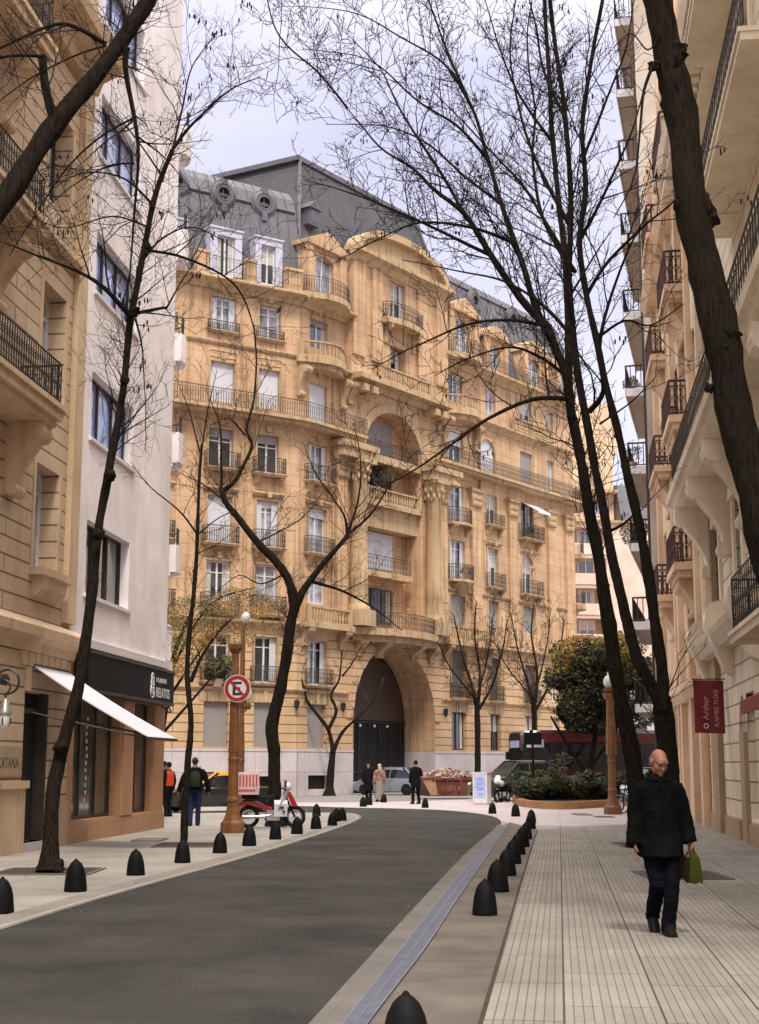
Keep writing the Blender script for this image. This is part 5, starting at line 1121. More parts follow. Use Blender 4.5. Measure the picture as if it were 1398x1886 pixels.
# thin tree right of the shop corner
tree('thin grey stemmed bare tree with a low fork beside the shop corner', g0(337, 1558), [
    ([(337, 1558), (340, 1480), (346, 1400), (352, 1330), (347, 1275), (344, 1230), (350, 1150), (358, 1080), (364, 980), (368, 880), (372, 820)], (29.8, 30.5), .08, .03)],
    [([(352, 1255), (375, 1205), (400, 1170), (430, 1140)], (30.2, 31), .05, .012), ([(352, 1250), (366, 1215), (358, 1190)], 30.2, .025, .01), ([(364, 985), (330, 940), (270, 890), (240, 850)], (30.4, 29.8), .025, .006),
     ([(364, 985), (400, 955), (440, 935)], (30.4, 30.8), .02, .006), ([(372, 840), (350, 760), (325, 690)], (30.5, 30.6), .022, .005), ([(372, 830), (385, 740), (400, 680)], (30.5, 30.6), .022, .005), ([(360, 1020), (400, 1000), (440, 970)], (30.4, 31), .015, .005)],
    lev=2, dens=2.6, L0=1.3, seed=21, twig_on_trunk=.5, kn=5, flare=False, tw='twig_brown')
# Y-shaped tree by the red scooter
tree('dark crooked bare tree with a wide Y fork rising behind the red delivery scooter', g0(506, 1522), [
    ([(508, 1522), (507, 1470), (506, 1400), (502, 1335), (515, 1280), (527, 1215), (535, 1150), (545, 1100)], 39.3, .185, .145),
    ([(543, 1120), (535, 1075), (510, 1035), (475, 1000), (440, 955), (415, 925), (408, 900)], (39.3, 39.6), .14, .075),
    ([(545, 1120), (560, 1085), (590, 1045), (615, 1015), (640, 985)], (39.3, 39.8), .115, .06)],
    [([(408, 905), (430, 890), (448, 860), (465, 820), (455, 790), (466, 740), (472, 680), (470, 600)], (39.6, 40), .07, .02), ([(408, 905), (408, 850), (405, 790), (390, 740)], 39.6, .05, .012), ([(412, 920), (370, 890), (330, 870)], (39.6, 39), .03, .008),
     ([(640, 985), (635, 950), (612, 915)], 39.8, .05, .02), ([(640, 985), (680, 950), (720, 890), (760, 860)], (39.8, 40.4), .045, .012), ([(572, 1070), (625, 1085), (665, 1105), (700, 1130), (740, 1160)], (39.5, 40.2), .05, .012),
     ([(470, 1000), (500, 985), (560, 950), (600, 900)], (39.5, 40.2), .03, .008), ([(525, 1055), (480, 1075), (440, 1060), (400, 1090)], (39.4, 39), .028, .008), ([(640, 985), (660, 920), (665, 850), (650, 780)], 40, .04, .01), ([(612, 915), (580, 870), (560, 820)], 39.9, .03, .008), ([(452, 800), (420, 770), (385, 785)], 39.7, .03, .01)],
    lev=2, dens=2.8, L0=2.0, seed=31, twig_on_trunk=.7, kn=5, rmin=.0035, tw='twig_brown')
# small tree against the big building
tree('small forked bare tree on the far pavement against the white plinth', g0(606, 1466), [
    ([(607, 1466), (610, 1420), (614, 1380)], 78.3, .22, .16), ([(613, 1385), (605, 1345), (580, 1310), (565, 1290)], 78.3, .13, .07), ([(614, 1385), (630, 1350), (655, 1325)], 78.2, .12, .06)],
    [([(605, 1345), (620, 1310), (610, 1280), (625, 1250), (630, 1200)], 78.2, .12, .03), ([(565, 1290), (555, 1250), (548, 1215)], 78.2, .07, .02), ([(655, 1325), (680, 1300), (700, 1270)], 78, .07, .02), ([(630, 1245), (650, 1220), (665, 1190)], 78, .06, .02)],
    lev=2, dens=1.3, L0=1.8, seed=41, rmin=.008, twig_on_trunk=.6, kn=2, tw='twig_brown', sides=8)
for (u, v, top, lab, sd, y) in ((880, 1446, 1180, 'slim straight bare tree on the far pavement behind the white info pillar', 51, 86), (985, 1444, 1200, 'slender bare tree on the far pavement behind the dark traffic signal', 61, 92)):
    x0 = u
    tree(lab, g0(u, v)[:2] + (0,), [([(x0, v), (x0, 1380), (x0 - 1, 1300), (x0 - 2, 1290)], y, .2, .15)],
         [([(x0 - 1, 1310), (x0 - 12, 1260), (x0 - 30, 1200), (x0 - 45, 1130)], y, .12, .03), ([(x0, 1300), (x0 + 4, 1240), (x0 - 6, 1170), (x0 - 2, 1110)], y, .12, .03), ([(x0, 1310), (x0 + 25, 1265), (x0 + 45, 1200), (x0 + 55, 1140)], y, .1, .03), ([(x0, 1290), (x0 - 50, 1230), (x0 - 75, 1180)], y, .07, .02), ([(x0, 1280), (x0 + 20, 1200), (x0 + 30, 1120)], y, .07, .02)],
         lev=2, dens=2.2, L0=2.2, seed=sd, rmin=.008, twig_on_trunk=.7, kn=2, tw='twig_brown', sides=8)
# two big leaning trees on the right pavement
tree('big bare tree leaning left, its trunk between the globe lamp and the walking man', g0(1180, 1557), [
    ([(1182, 1557), (1176, 1480), (1165, 1410), (1152, 1330), (1138, 1250), (1122, 1150), (1105, 1040), (1085, 930), (1068, 850), (1052, 760), (1040, 690), (1012, 600)], (29.2, 29.8), .215, .075),
    ([(1052, 770), (1048, 680), (1045, 580), (1042, 480), (1030, 380), (1018, 260), (1012, 150), (1004, 40), (1000, -60)], (29.6, 30.4), .09, .04)],
    [([(1012, 605), (960, 550), (905, 470), (860, 400), (800, 350), (760, 310), (700, 270), (640, 200)], (29.8, 31), .1, .012), ([(1030, 660), (985, 560), (950, 450), (925, 380), (900, 300), (870, 200), (830, 110), (790, 0), (770, -60)], (29.8, 31), .085, .012),
     ([(1048, 735), (980, 735), (900, 770), (830, 820), (770, 860), (700, 900)], (29.6, 28.5), .06, .01), ([(905, 470), (840, 440), (750, 400), (660, 360), (560, 330)], (30.2, 29.6), .05, .008), ([(950, 450), (870, 420), (780, 410), (700, 440), (620, 480)], (30.2, 29.5), .045, .008),
     ([(1040, 690), (1000, 660), (940, 640), (860, 660), (800, 690)], (29.7, 29), .045, .008), ([(1010, 600), (940, 590), (860, 600), (760, 640), (690, 680)], (29.8, 29), .05, .008), ([(860, 400), (800, 300), (740, 210), (700, 130), (640, 60)], (30.5, 31.4), .045, .008),
     ([(925, 380), (860, 330), (780, 260), (700, 230), (600, 230)], (30.3, 31), .04, .007), ([(900, 300), (840, 230), (760, 180), (680, 110), (560, 90)], (30.5, 31.5), .04, .007), ([(870, 200), (820, 120), (740, 70), (640, 20), (520, 10)], (30.8, 31.5), .035, .006), ([(1042, 480), (1000, 400), (980, 300), (985, 200), (970, 80), (985, -40)], (30, 30.8), .05, .012), ([(640, 200), (580, 130), (515, 68), (492, 0), (480, -50)], (31.2, 31.8), .03, .012), ([(700, 130), (620, 110), (560, 110)], (31.4, 31.6), .015, .006), ([(515, 68), (512, 130), (505, 180), (512, 230)], 31.6, .012, .004), ([(1018, 260), (960, 180), (920, 90), (890, -20)], (30.3, 31), .04, .01), ([(1045, 560), (1090, 480), (1130, 420)], (29.9, 29.5), .035, .008)],
    lev=2, dens=2.7, L0=2.2, seed=71, twig_on_trunk=.55, kn=9, pods=True, rmin=.0048)
tree('big bare tree forking into two leaning stems directly behind the walking man', g0(1240, 1612), [
    ([(1238, 1612), (1236, 1540), (1232, 1460), (1226, 1380), (1220, 1310), (1216, 1285)], 21.4, .16, .145),
    ([(1222, 1310), (1200, 1265), (1172, 1210), (1155, 1150), (1140, 1080), (1122, 1000), (1105, 910), (1088, 820), (1070, 720), (1055, 620), (1048, 520), (1052, 420), (1050, 320), (1040, 200), (1022, 80), (1010, -60)], (21.4, 22.6), .1, .032),
    ([(1222, 1310), (1220, 1240), (1208, 1150), (1192, 1050), (1172, 940), (1152, 860), (1132, 770), (1112, 690), (1098, 620), (1080, 540), (1068, 450), (1078, 350), (1072, 230), (1088, 120), (1110, 0), (1120, -60)], (21.3, 22.0), .092, .026)],
    [([(1085, 760), (1110, 720), (1105, 640), (1120, 560), (1160, 460), (1200, 380)], (22, 21.2), .05, .01), ([(1080, 540), (1120, 480), (1180, 420), (1240, 370), (1290, 300)], (21.8, 21), .035, .008), ([(1070, 440), (1110, 360), (1160, 250), (1190, 150)], (21.8, 21.4), .035, .008),
     ([(1060, 500), (1010, 420), (960, 340), (880, 250), (800, 170)], (22.2, 23), .04, .008), ([(1050, 420), (1000, 330), (960, 220), (940, 100), (950, -20)], (22.3, 23), .04, .008), ([(1072, 300), (1110, 200), (1150, 100), (1170, 0)], (21.8, 21.6), .03, .008), ([(1098, 620), (1150, 590), (1200, 600), (1260, 560)], (21.7, 21), .028, .007), ([(1055, 620), (1000, 560), (930, 520), (840, 500), (740, 480)], (22.2, 22.8), .035, .007),
     ([(1040, 220), (1000, 120), (980, 20), (960, -60)], (22.4, 22.8), .03, .008), ([(1120, 980), (1150, 965), (1172, 945)], (21.8, 21.6), .03, .015), ([(1105, 780), (1160, 740), (1210, 690)], (21.7, 21.2), .02, .006)],
    lev=2, dens=2.5, L0=1.7, seed=81, twig_on_trunk=.58, kn=9, rmin=.0036, pods=True)
# nearest trunk at the right edge
tree('massive dark trunk of the nearest tree along the right edge', (4.6, 13.2, 0), [
    ([(1580, 1790, 13.2), (1530, 1500, 13.2), (1460, 1150, 13.2), (1402, 950, 13.2), (1370, 830, 13.2), (1330, 650, 13.2), (1298, 480, 13.2), (1272, 350, 13.2), (1250, 200, 13.3), (1228, 100, 13.3), (1212, -20, 13.3), (1205, -100, 13.3)], 13.2, .2, .14)],
    [([(1205, 120), (1188, 165), (1180, 230), (1165, 330), (1130, 400)], (13.2, 13.0), .02, .005), ([(1215, 60), (1190, 90), (1160, 60), (1130, 80)], 13.2, .012, .004)],
    lev=2, dens=2.0, L0=.6, seed=91, twig_on_trunk=.93, kn=7, sides=16, lumps=((1247, 95, 13.28, .115), (1243, 118, 13.26, .1), (1204, 122, 13.24, .06), (1292, 385, 13.22, .135), (1300, 405, 13.22, .12), (1256, 378, 13.2, .085), (1306, 715, 13.2, .05), (1335, 640, 13.05, .05)))
mk = MB(); mk.cur = 0
# ------------------------------------------------------------------ leafy trees, hedge and planting
def leaf_cloud(mb, rd, blobs, n, s, flat=.5):
    tot = sum(b[3] * b[4] * b[5] for b in blobs)
    for b in blobs:
        k = int(n * b[3] * b[4] * b[5] / tot)
        for i in range(k):
            while True:
                x, y, z = rd.uniform(-1, 1), rd.uniform(-1, 1), rd.uniform(-1, 1); q = x * x + y * y + z * z
                if q < 1 and rd.random() < .25 + q: break
            c = Vector((b[0] + x * b[3], b[1] + y * b[4], b[2] + z * b[5]))
            if mnoise.noise(c * 1.1) < -.12: continue
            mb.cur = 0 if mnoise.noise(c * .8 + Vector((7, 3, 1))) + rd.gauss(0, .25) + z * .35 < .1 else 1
            u = Vector((rd.gauss(0, 1), rd.gauss(0, 1), rd.gauss(0, 1))).normalized(); w_ = u.orthogonal().normalized(); q = s * rd.uniform(.6, 1.3)
            mb.add([c - u * q, c + w_ * q * flat, c + u * q, c - w_ * q * flat], [(0, 1, 2, 3)])
    mb.cur = 0
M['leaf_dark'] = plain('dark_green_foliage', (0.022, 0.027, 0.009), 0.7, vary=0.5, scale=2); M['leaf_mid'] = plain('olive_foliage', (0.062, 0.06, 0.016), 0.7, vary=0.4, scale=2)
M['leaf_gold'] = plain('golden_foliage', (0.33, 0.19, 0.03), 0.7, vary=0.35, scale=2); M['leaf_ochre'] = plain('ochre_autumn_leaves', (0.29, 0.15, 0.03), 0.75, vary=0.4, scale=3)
rl = random.Random(4)
t = thing('leafy_tree', 'round leafy tree with golden top and dark green lower crown behind the hedge', 'tree', tuple(G(1098, 1468)))
c0_ = at(1105, 1255, 72)
m = MB()
P0 = G(1085, 1470); P0.y = 72; P0 = at(1085, 1469, 72)
m.tube([Vector((P0.x, 72, 0)), Vector((P0.x + .1, 72, 1.6)), Vector((P0.x + .4, 72, 3.2)), Vector((P0.x + .3, 72, 5))], [.2, .15, .12, .06], 8); m.tube([Vector((P0.x, 72, .9)), Vector((P0.x - .9, 72, 2.4)), Vector((P0.x - 1.8, 72, 4))], [.13, .09, .05], 7); m.tube([Vector((P0.x + .1, 72, 1.5)), Vector((P0.x + 1.3, 72.2, 3)), Vector((P0.x + 2, 72.4, 4.6))], [.1, .07, .04], 7)
part('trunk', m, M['bark'], t, smooth=60)
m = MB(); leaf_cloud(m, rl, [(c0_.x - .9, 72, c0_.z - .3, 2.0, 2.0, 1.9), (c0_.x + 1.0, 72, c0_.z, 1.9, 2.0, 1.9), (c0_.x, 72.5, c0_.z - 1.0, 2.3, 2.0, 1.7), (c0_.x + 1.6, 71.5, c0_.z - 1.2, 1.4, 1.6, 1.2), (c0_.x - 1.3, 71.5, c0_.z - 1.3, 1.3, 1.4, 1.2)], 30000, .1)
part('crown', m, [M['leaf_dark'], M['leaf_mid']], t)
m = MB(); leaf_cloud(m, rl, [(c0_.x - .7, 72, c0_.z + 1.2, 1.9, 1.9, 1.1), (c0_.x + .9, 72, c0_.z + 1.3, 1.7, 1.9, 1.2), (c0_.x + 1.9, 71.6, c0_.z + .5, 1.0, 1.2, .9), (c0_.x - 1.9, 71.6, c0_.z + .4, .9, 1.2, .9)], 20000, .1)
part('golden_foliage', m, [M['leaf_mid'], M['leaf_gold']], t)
t = thing('leafy_tree', 'sparse ochre leaved tree half hidden behind the white corner building', 'tree', (-9.4, 62, 0))
m = MB(); m.tube([Vector((-9.4, 62, 0)), Vector((-9.3, 62, 3)), Vector((-8.8, 62, 6.5)), Vector((-8.0, 62, 8.5))], [.18, .15, .1, .05], 8)
Ls = [([(-9.3, 62, 4), (-7.6, 62, 6.6), (-6.4, 62, 7.9)], .07), ([(-9.0, 62, 5.5), (-7.4, 62, 8.4), (-5.4, 62, 9.2)], .07), ([(-9.2, 62, 3), (-7.4, 61.6, 5.0), (-6.6, 61.4, 6.0)], .06)]
for P, r in Ls: m.tube(catmull(P, 4), [r * (1 - i / 9) + .012 for i in range(9)], 6)
part('trunk', m, M['bark'], t, smooth=60)
m = MB(); leaf_cloud(m, rl, [(-7.9, 62, 7.7, 1.7, 1.6, 1.2), (-6.2, 62, 8.4, 1.7, 1.4, .8), (-8.4, 61.6, 6.2, 1.1, 1.2, 1.0), (-6.5, 61.6, 7.0, 1.3, 1.2, .6), (-4.9, 62, 8.0, 1.1, 1.0, .7)], 12000, .055, .45); 
rd = random.Random(77)
for P, r in Ls: sprout(m, rd, catmull(P, 4), [r] * 9, 2, .9, 1.8, .006, .3)
part('crown', m, [M['leaf_ochre'], M['leaf_mid']], t)
# planter with hedge
kerb = catmull([G(944, 1472), G(950, 1483), G(985, 1489), G(1040, 1491), G(1100, 1488), G(1150, 1484), G(1190, 1481)], 4)
pln = thing('hedge_planter', 'low ochre kerbed planting bed with a dark clipped hedge beside the round lamp', 'planter', (6.8, 58, 0))
m = MB(); inn = offset(kerb, .28); back = [Vector((12.3, 62.5, 0)), Vector((5.9, 67.5, 0))]
m.loft([[a, b, Vector((b.x, b.y, .27)), Vector((a.x, a.y, .27))] for a, b in zip(kerb, inn)])
part('kerb', m, masonry('ochre_planter_kerb', (.36, .19, .085), dark=.7), pln)
m = MB(); m.add([(p.x, p.y, .2) for p in inn] + [(p.x, p.y, .2) for p in back], [tuple(range(len(inn) + 2))]); part('soil_bed', m, M['soil'], pln)
m = MB(); hb = []
for i in range(20):
    s = i / 19.0; hb.append((6.0 + 5.9 * s, 60.6 + 1.0 * sin(s * 3) + rl.uniform(-.3, .3), .72 + rl.uniform(-.06, .06), .62, .75, .68 + rl.uniform(-.05, .05)))
leaf_cloud(m, rl, hb, 34000, .075)
for h_ in hb: m.ball(ID, h_[:3], (h_[3] * .62, h_[4] * .62, h_[5] * .66), 10, 7)
part('hedge', m, [M['leaf_dark'], M['leaf_mid']], pln)
m = MB(); leaf_cloud(m, rl, [(7.5, 59.8, 1.5, .6, .6, .65), (7.2, 60, 1.1, .5, .5, .5)], 1700, .06); part('shrub', m, [M['leaf_mid'], M['leaf_dark']], pln)
# pot plants on balconies and in the central loggia
def pot_plant(label, c, r, n, s, mats=('leaf_dark', 'leaf_mid')):
    t = thing('potted_plant', label, 'plant', tuple(c - Vector((0, 0, r * 1.1))))
    m = MB(); m.lathe(LF(c.x, c.y, c.z - r * 1.1), 0, 0, [(r * .28, 0), (r * .4, r * .5), (r * .38, r * .5)], 10); part('pot', m, M['beige_plain'], t, smooth=40)
    m = MB(); leaf_cloud(m, rl, [(c.x, c.y, c.z, r, r, r * .9), (c.x + r * .5, c.y, c.z + r * .3, r * .7, r * .7, r * .7)], n, s); part('foliage', m, [M[q] for q in mats], t)
pot_plant('dark bushy plant filling the loggia opening over the entrance columns', WR(8.3, -.7, 18.6), .85, 1500, .08); pot_plant('dark ivy like plants spilling over the second floor window beside the lamp post', WL(2.3, .3, 6.5), .8, 1600, .08)
pot_plant('small plant on the iron balcony under the tiny white awning', WR(24.6, .35, 17.45), .35, 350, .06); pot_plant('small plant on the curved balcony right of the giant columns', WR(16.3, .5, 13.8), .4, 400, .06)
pot_plant('reddish planting along a high balcony of the grey tower', FRW(5.6, 1.0, 17.95), .4, 600, .05, ('leaf_ochre', 'leaf_dark')); pot_plant('dark trailing plants on the balcony of the grey tower level with the cream scroll brackets', FRW(5.4, 1.0, 14.7), .45, 900, .05); pot_plant('green bush hanging over a lower balcony of the grey tower', FRW(5.2, 1.1, 11.3), .6, 1000, .06)
# ------------------------------------------------------------------ bollards
def make_bollard(h, r):
    t = thing('bollard', '', 'bollard', (0, 0, 0), 'black bullet shaped iron bollards along the kerbs')
    m = MB(); m.lathe(ID, 0, 0, [(r * .98, 0), (r * 1.02, .012), (r, .05), (r * .97, h * .25), (r * .89, h * .5), (r * .74, h * .72), (r * .52, h * .88), (r * .28, h * .965), (r * .1, h)], 24); part('body', m, M['black_paint'], t, smooth=60)
    m = MB(); m.lathe(ID, 0, 0, [(r * .14, h * .975), (r * .16, h * .99), (r * .1, h * 1.03), (r * .02, h * 1.045)], 10); part('tip', m, M['black_paint'], t, smooth=60); return t
bol = make_bollard(.385, .14)
rows = [
 # right row along the drain, nearest first
 (748, 1968, 'nearest black bollard, cut by the bottom edge of the picture'), (893, 1686, 'black bollard on the concrete strip, second from the camera beside the drain'),
 (917, 1643, 'black bollard just behind the second one in the right hand row'), (934, 1613, 'fourth black bollard from the camera in the right hand row'), (945, 1591, 'fifth black bollard from the camera in the right hand row'), (954, 1574, 'sixth black bollard from the camera in the right hand row'),
 (962, 1560, 'seventh black bollard from the camera in the right hand row'), (969, 1546, 'eighth black bollard from the camera in the right hand row'), (977, 1527, 'ninth black bollard from the camera, near the far end of the right hand row'), (979, 1516, 'last black bollard at the far end of the right hand row'),
 (950, 1504, 'small black bollard on the pale plaza in front of the black motorcycle'), (907, 1499, 'small black bollard on the pale plaza in front of the white info pillar'), (783, 1488, 'small black bollard beside the standing man and the rubble skip'),
 (707, 1478, 'small black bollard in front of the woman with the long skirt'), (680, 1483, 'right one of two small black bollards before the silver car'), (669, 1486, 'left one of two small black bollards before the silver car'),
 # left row
 (2, 1682, 'black bollard cut by the left edge of the picture'), (139, 1642, 'black bollard in front of the flared foot of the tall slender tree'), (250, 1612, 'black bollard standing alone on the left pavement below the shop window'), (336, 1589, 'black bollard in front of the thin grey stemmed tree'),
 (405, 1571, 'black bollard left of the base of the brown lamp post'), (459, 1558, 'black bollard right of the base of the brown lamp post'), (507, 1546, 'black bollard in front of the middle of the red scooter'), (547, 1536, 'black bollard at the front wheel of the red scooter'),
 (582, 1527, 'black bollard right of the red scooter in the front file at the corner tip'), (583, 1503, 'small black bollard standing furthest back on the left corner'), (612, 1521, 'left one of the three clustered bollards at the rounded corner'), (619, 1513, 'middle one of the three clustered bollards at the rounded corner'), (630, 1512, 'rightmost bollard at the rounded corner of the left pavement')]
first = True
for u, v, lab in rows:
    p = G(u, v); rr = random.Random(u).uniform(0, 6)
    if first: bol.location = p; bol['label'] = lab; first = False
    else: q_ = dup(bol, p, rr, lab, random.Random(v).uniform(.95, 1.04)); q_.rotation_euler = (random.Random(u * 3).uniform(-.03, .03), random.Random(v * 5).uniform(-.03, .03), rr)
# ------------------------------------------------------------------ lamp posts
def lamp_post(label, p, H, globe_z, br=.42, r=.11, octag=True, group='brown cast iron lamp posts', cap=True):
    t = thing('street_lamp', label, 'street lamp', tuple(p), group); f = LF(p.x, p.y, 0); k = 8 if octag else 16
    m = MB(); m.lathe(f, 0, 0, [(br, 0), (br, .2), (br * .97, .24), (br * .78, .3), (br * .62, .42), (br * .5, .6), (br * .46, .72), (br * .54, .76), (br * .5, .82), (br * .44, .86)], k); part('base', m, M['bronze'], t)
    m = MB(); m.lathe(f, 0, 0, [(br * .44, .86), (br * .42, 1.7), (br * .47, 1.72), (br * .47, 1.78), (br * .42, 1.8), (br * .42, 1.9), (br * .45, 1.92), (r * 1.25, 1.98), (r, H * .75), (r * .82, H - .35), (r * .9, H - .33), (r * .9, H - .28), (r * .85, H - .25), (r * 1.6, H - .1), (r * 1.75, H), (r * .4, H + .01)], k); part('shaft', m, M['bronze'], t)
    return t, f
pL = G(428, 1534); t, f = lamp_post('tall brown lamp post carrying the no parking sign on the left pavement', pL, 4.55, 0, br=.29, r=.105)
p2 = G(442, 1508); t2, f2 = lamp_post('brown lamp post with white globes standing just behind the sign post', p2, 3.6, 0, br=.25, r=.09)
for dx, z, lab in ((.38, 3.75, 0), (.38, 6.0, 0)):
    pass
m = MB(); m.tube([f2(0, 0, 3.3), f2(.06, 0, 3.2), f2(.13, 0, 3.28), f2(.15, 0, 3.5)], .025, 6)
for q in range(6): m.ball(f2, (.15 + .08 * cos(q), .08 * sin(q), 3.42), (.06, .06, .12), 6, 4)
part('lamp_arm', m, M['bronze'], t2); m = MB(); m.lathe(f2, .15, 0, [(.09, 3.55), (.14, 3.65), (.16, 3.8), (.13, 3.94), (.06, 4.02), (.02, 4.04)], 16); part('globe', m, M['globe'], t2, smooth=70)
m = MB(); m.tube([f2(0, 0, 3.6), f2(0, 0, 5.9)], [.09, .07], 8); part('upper_shaft', m, M['bronze'], t2); m = MB(); m.lathe(f2, .08, 0, [(.08, 6.0), (.13, 6.08), (.14, 6.18), (.1, 6.28), (.03, 6.33)], 16); part('globe', m, M['globe'], t2, smooth=70)
m = MB(); m.tube([f2(0, 0, 5.8), f2(.05, 0, 5.85), f2(.08, 0, 5.98)], .022, 6); part('lamp_arm', m, M['bronze'], t2)
pR = G(1129, 1500); t3, f3 = lamp_post('ochre brown lamp post with a single white globe on the right pavement', pR, 4.0, 0, br=.3, r=.15)
m = MB(); m.lathe(f3, 0, 0, [(.12, 4.0), (.2, 4.08), (.22, 4.16), (.1, 4.18)], 14); part('collar', m, M['bronze'], t3); m = MB(); m.lathe(f3, 0, 0, [(.13, 4.18), (.2, 4.3), (.21, 4.42), (.15, 4.55), (.06, 4.62), (.07, 4.68), (.02, 4.76)], 16); part('globe', m, M['globe'], t3, smooth=70)
# no parking sign strapped to the first post
M['sign_red'] = plain('sign_red', (0.32, 0.018, 0.02), 0.45, vary=0.1); M['sign_face'] = plain('sign_white_face', (0.62, 0.58, 0.58), 0.45, vary=0.06); M['sign_ink'] = plain('sign_black_ink', (0.025, 0.02, 0.02), 0.5)
cs = at(437, 1268, pL.y - .2); ns = thing('no_parking_sign', 'round red bordered no parking sign with a struck out black letter E', 'sign', tuple(cs)); fs = LF(cs.x, cs.y, cs.z, -.12)
def disc(mb, r0, r1, y0, y1, k=36):
    for q in range(k):
        a, b = 2 * pi * q / k, 2 * pi * (q + 1) / k
        P = [(r0 * cos(a), r0 * sin(a)), (r1 * cos(a), r1 * sin(a)), (r1 * cos(b), r1 * sin(b)), (r0 * cos(b), r0 * sin(b))]
        mb.prism_n(fs, P if r0 else P[1:], y0, y1)
m = MB(); disc(m, 0, .335, 0, .012); part('face', m, M['sign_face'], ns); m = MB(); disc(m, .225, .315, -.006, -.002); part('rim', m, M['sign_red'], ns)
m = MB(); m.prism_n(fs, [(-.115, -.165), (.11, -.165), (.11, -.105), (-.045, -.105), (-.045, -.03), (.075, -.03), (.075, .03), (-.045, .03), (-.045, .105), (.11, .105), (.11, .165), (-.115, .165)], -.005, -.002); part('letter', m, M['sign_ink'], ns)
m = MB(); m.prism_n(fs, [(-.175, .135), (-.135, .175), (.175, -.135), (.135, -.175)], -.009, -.0055); part('slash', m, M['sign_red'], ns)
m = MB(); m.tube([fs(0, .03, .15), fs(0, .25, .15)], .02, 6); m.tube([fs(0, .03, -.15), fs(0, .25, -.15)], .02, 6); part('bracket', m, M['chrome'], ns)
# white info pillar, black traffic signal board, manhole plates, tree pits
pB = G(888, 1482); ip = thing('info_pillar', 'square white info pillar with a pale blue panel at the plaza edge', 'info pillar', tuple(pB)); fb = LF(pB.x, pB.y, 0, -.35)
m = MB(); m.box(fb, -.31, .31, -.3, .3, .06, 1.28); m.box(fb, -.28, .28, -.27, .27, 0, .06); m.box(fb, -.33, .33, -.32, .32, 1.28, 1.33); part('body', m, plain('white_pillar_paint', (.6, .58, .57), .6), ip)
m = MB(); m.box(fb, -.24, .24, -.312, -.302, .3, 1.22); pan = part('panel', m, plain('pale_blue_panel', (.42, .47, .72), .4), ip)
m = MB()
for z, w_ in ((1.05, .14), (.98, .16), (.88, .17), (.8, .12), (.68, .18), (.6, .17), (.42, .1)): m.box(fb, -w_, w_, -.316, -.3125, z, z + .045)
part('printing', m, plain('blue_printing', (.2, .26, .6), .5), pan)
pT = at(983, 1470, 60.5); pT.z = 0; ts_ = thing('traffic_signal', 'black signal box on a slim black pole in front of the bus', 'traffic signal', tuple(pT)); f = LF(pT.x, pT.y, 0)
m = MB(); m.lathe(f, 0, 0, [(.09, 0), (.09, .2), (.055, .25), (.05, 2.55)], 8); part('pole', m, M['black_paint'], ts_); m = MB(); m.box(f, -.36, .36, -.1, .1, 2.45, 2.95); m.box(f, -.12, .02, -.09, .09, 2.951, 3.05); part('signal_box', m, M['black_paint'], ts_)
m = MB(); m.box(f, -.62, -.5, -.1, .1, 1.95, 2.25); m.tube([f(-.56, 0, 2.1), f(0, 0, 2.3)], .02, 5); part('side_lamp', m, M['black_paint'], ts_)
pp = G(922, 1478); bp2 = thing('short_post', 'short plain black post between the info pillar and the motorcycle', 'post', tuple(pp)); m = MB(); m.lathe(LF(pp.x, pp.y, 0), 0, 0, [(.07, 0), (.06, .1), (.055, 1.0), (.03, 1.06)], 10); part('shaft', m, M['black_paint'], bp2)
def plate(label, u0, v0, u1, v1, m_, cat='tree pit', name='tree_pit', slats=False):
    A, B = G(u0, v1), G(u1, v1); C_, D = G(u1, v0), G(u0, v0); c = (A + B + C_ + D) / 4
    t = thing(name, label, cat, tuple(c)); m = MB(); e = (B - A).normalized(); n = Vector((-e.y, e.x, 0)); wd = (B - A).length / 2; dp = ((D - A).dot(n)) / 2
    q = lambda a, b, z: c + e * a + n * b + Vector((0, 0, z))
    m.box(q, -wd, wd, -dp, dp, .002, .012); part('bed', m, m_, t)
    m = MB()
    for s in (-1, 1): m.box(q, -wd, wd, s * dp - .03, s * dp + .03, .002, .02); m.box(q, s * wd - .03, s * wd + .03, -dp + .03, dp - .03, .002, .02)
    if slats:
        for i in range(int(wd * 2 / .08)): m.box(q, -wd + .05 + i * .08, -wd + .09 + i * .08, -dp + .03, dp - .03, .012, .022)
    part('rim', m, M['channel'] if not slats else plain('rusty_iron_grille', (.09, .075, .07), .7), t); return t
plate('dark tree pit around the flared foot of the tall slender tree', 2, 1600, 180, 1612, M['soil']); plate('dark tree pit at the thin grey stemmed tree', 288, 1553, 400, 1561, M['soil'])
plate('dark iron tree grille under the walking man and his green bag', 1180, 1606, 1330, 1621, M['soil'], slats=True); plate('dark tree pit at the foot of the left leaning tree', 1136, 1553, 1200, 1561, M['soil'])
plate('grey cover plate set in the left pavement near the shop', 250, 1545, 302, 1550, plain('grey_cover_plate', (.16, .14, .13), .7), 'cover plate', 'cover_plate'); plate('small grey cover plate in the right pavement near the lamp', 1058, 1499, 1085, 1502, plain('iron_cover_plate', (.13, .12, .12), .7), 'cover plate', 'cover_plate')
plate('thin dark pavement grating near the round lamp', 1098, 1504, 1128, 1506, plain('dark_cover_plate', (.08, .07, .07), .7), 'cover plate', 'cover_plate')
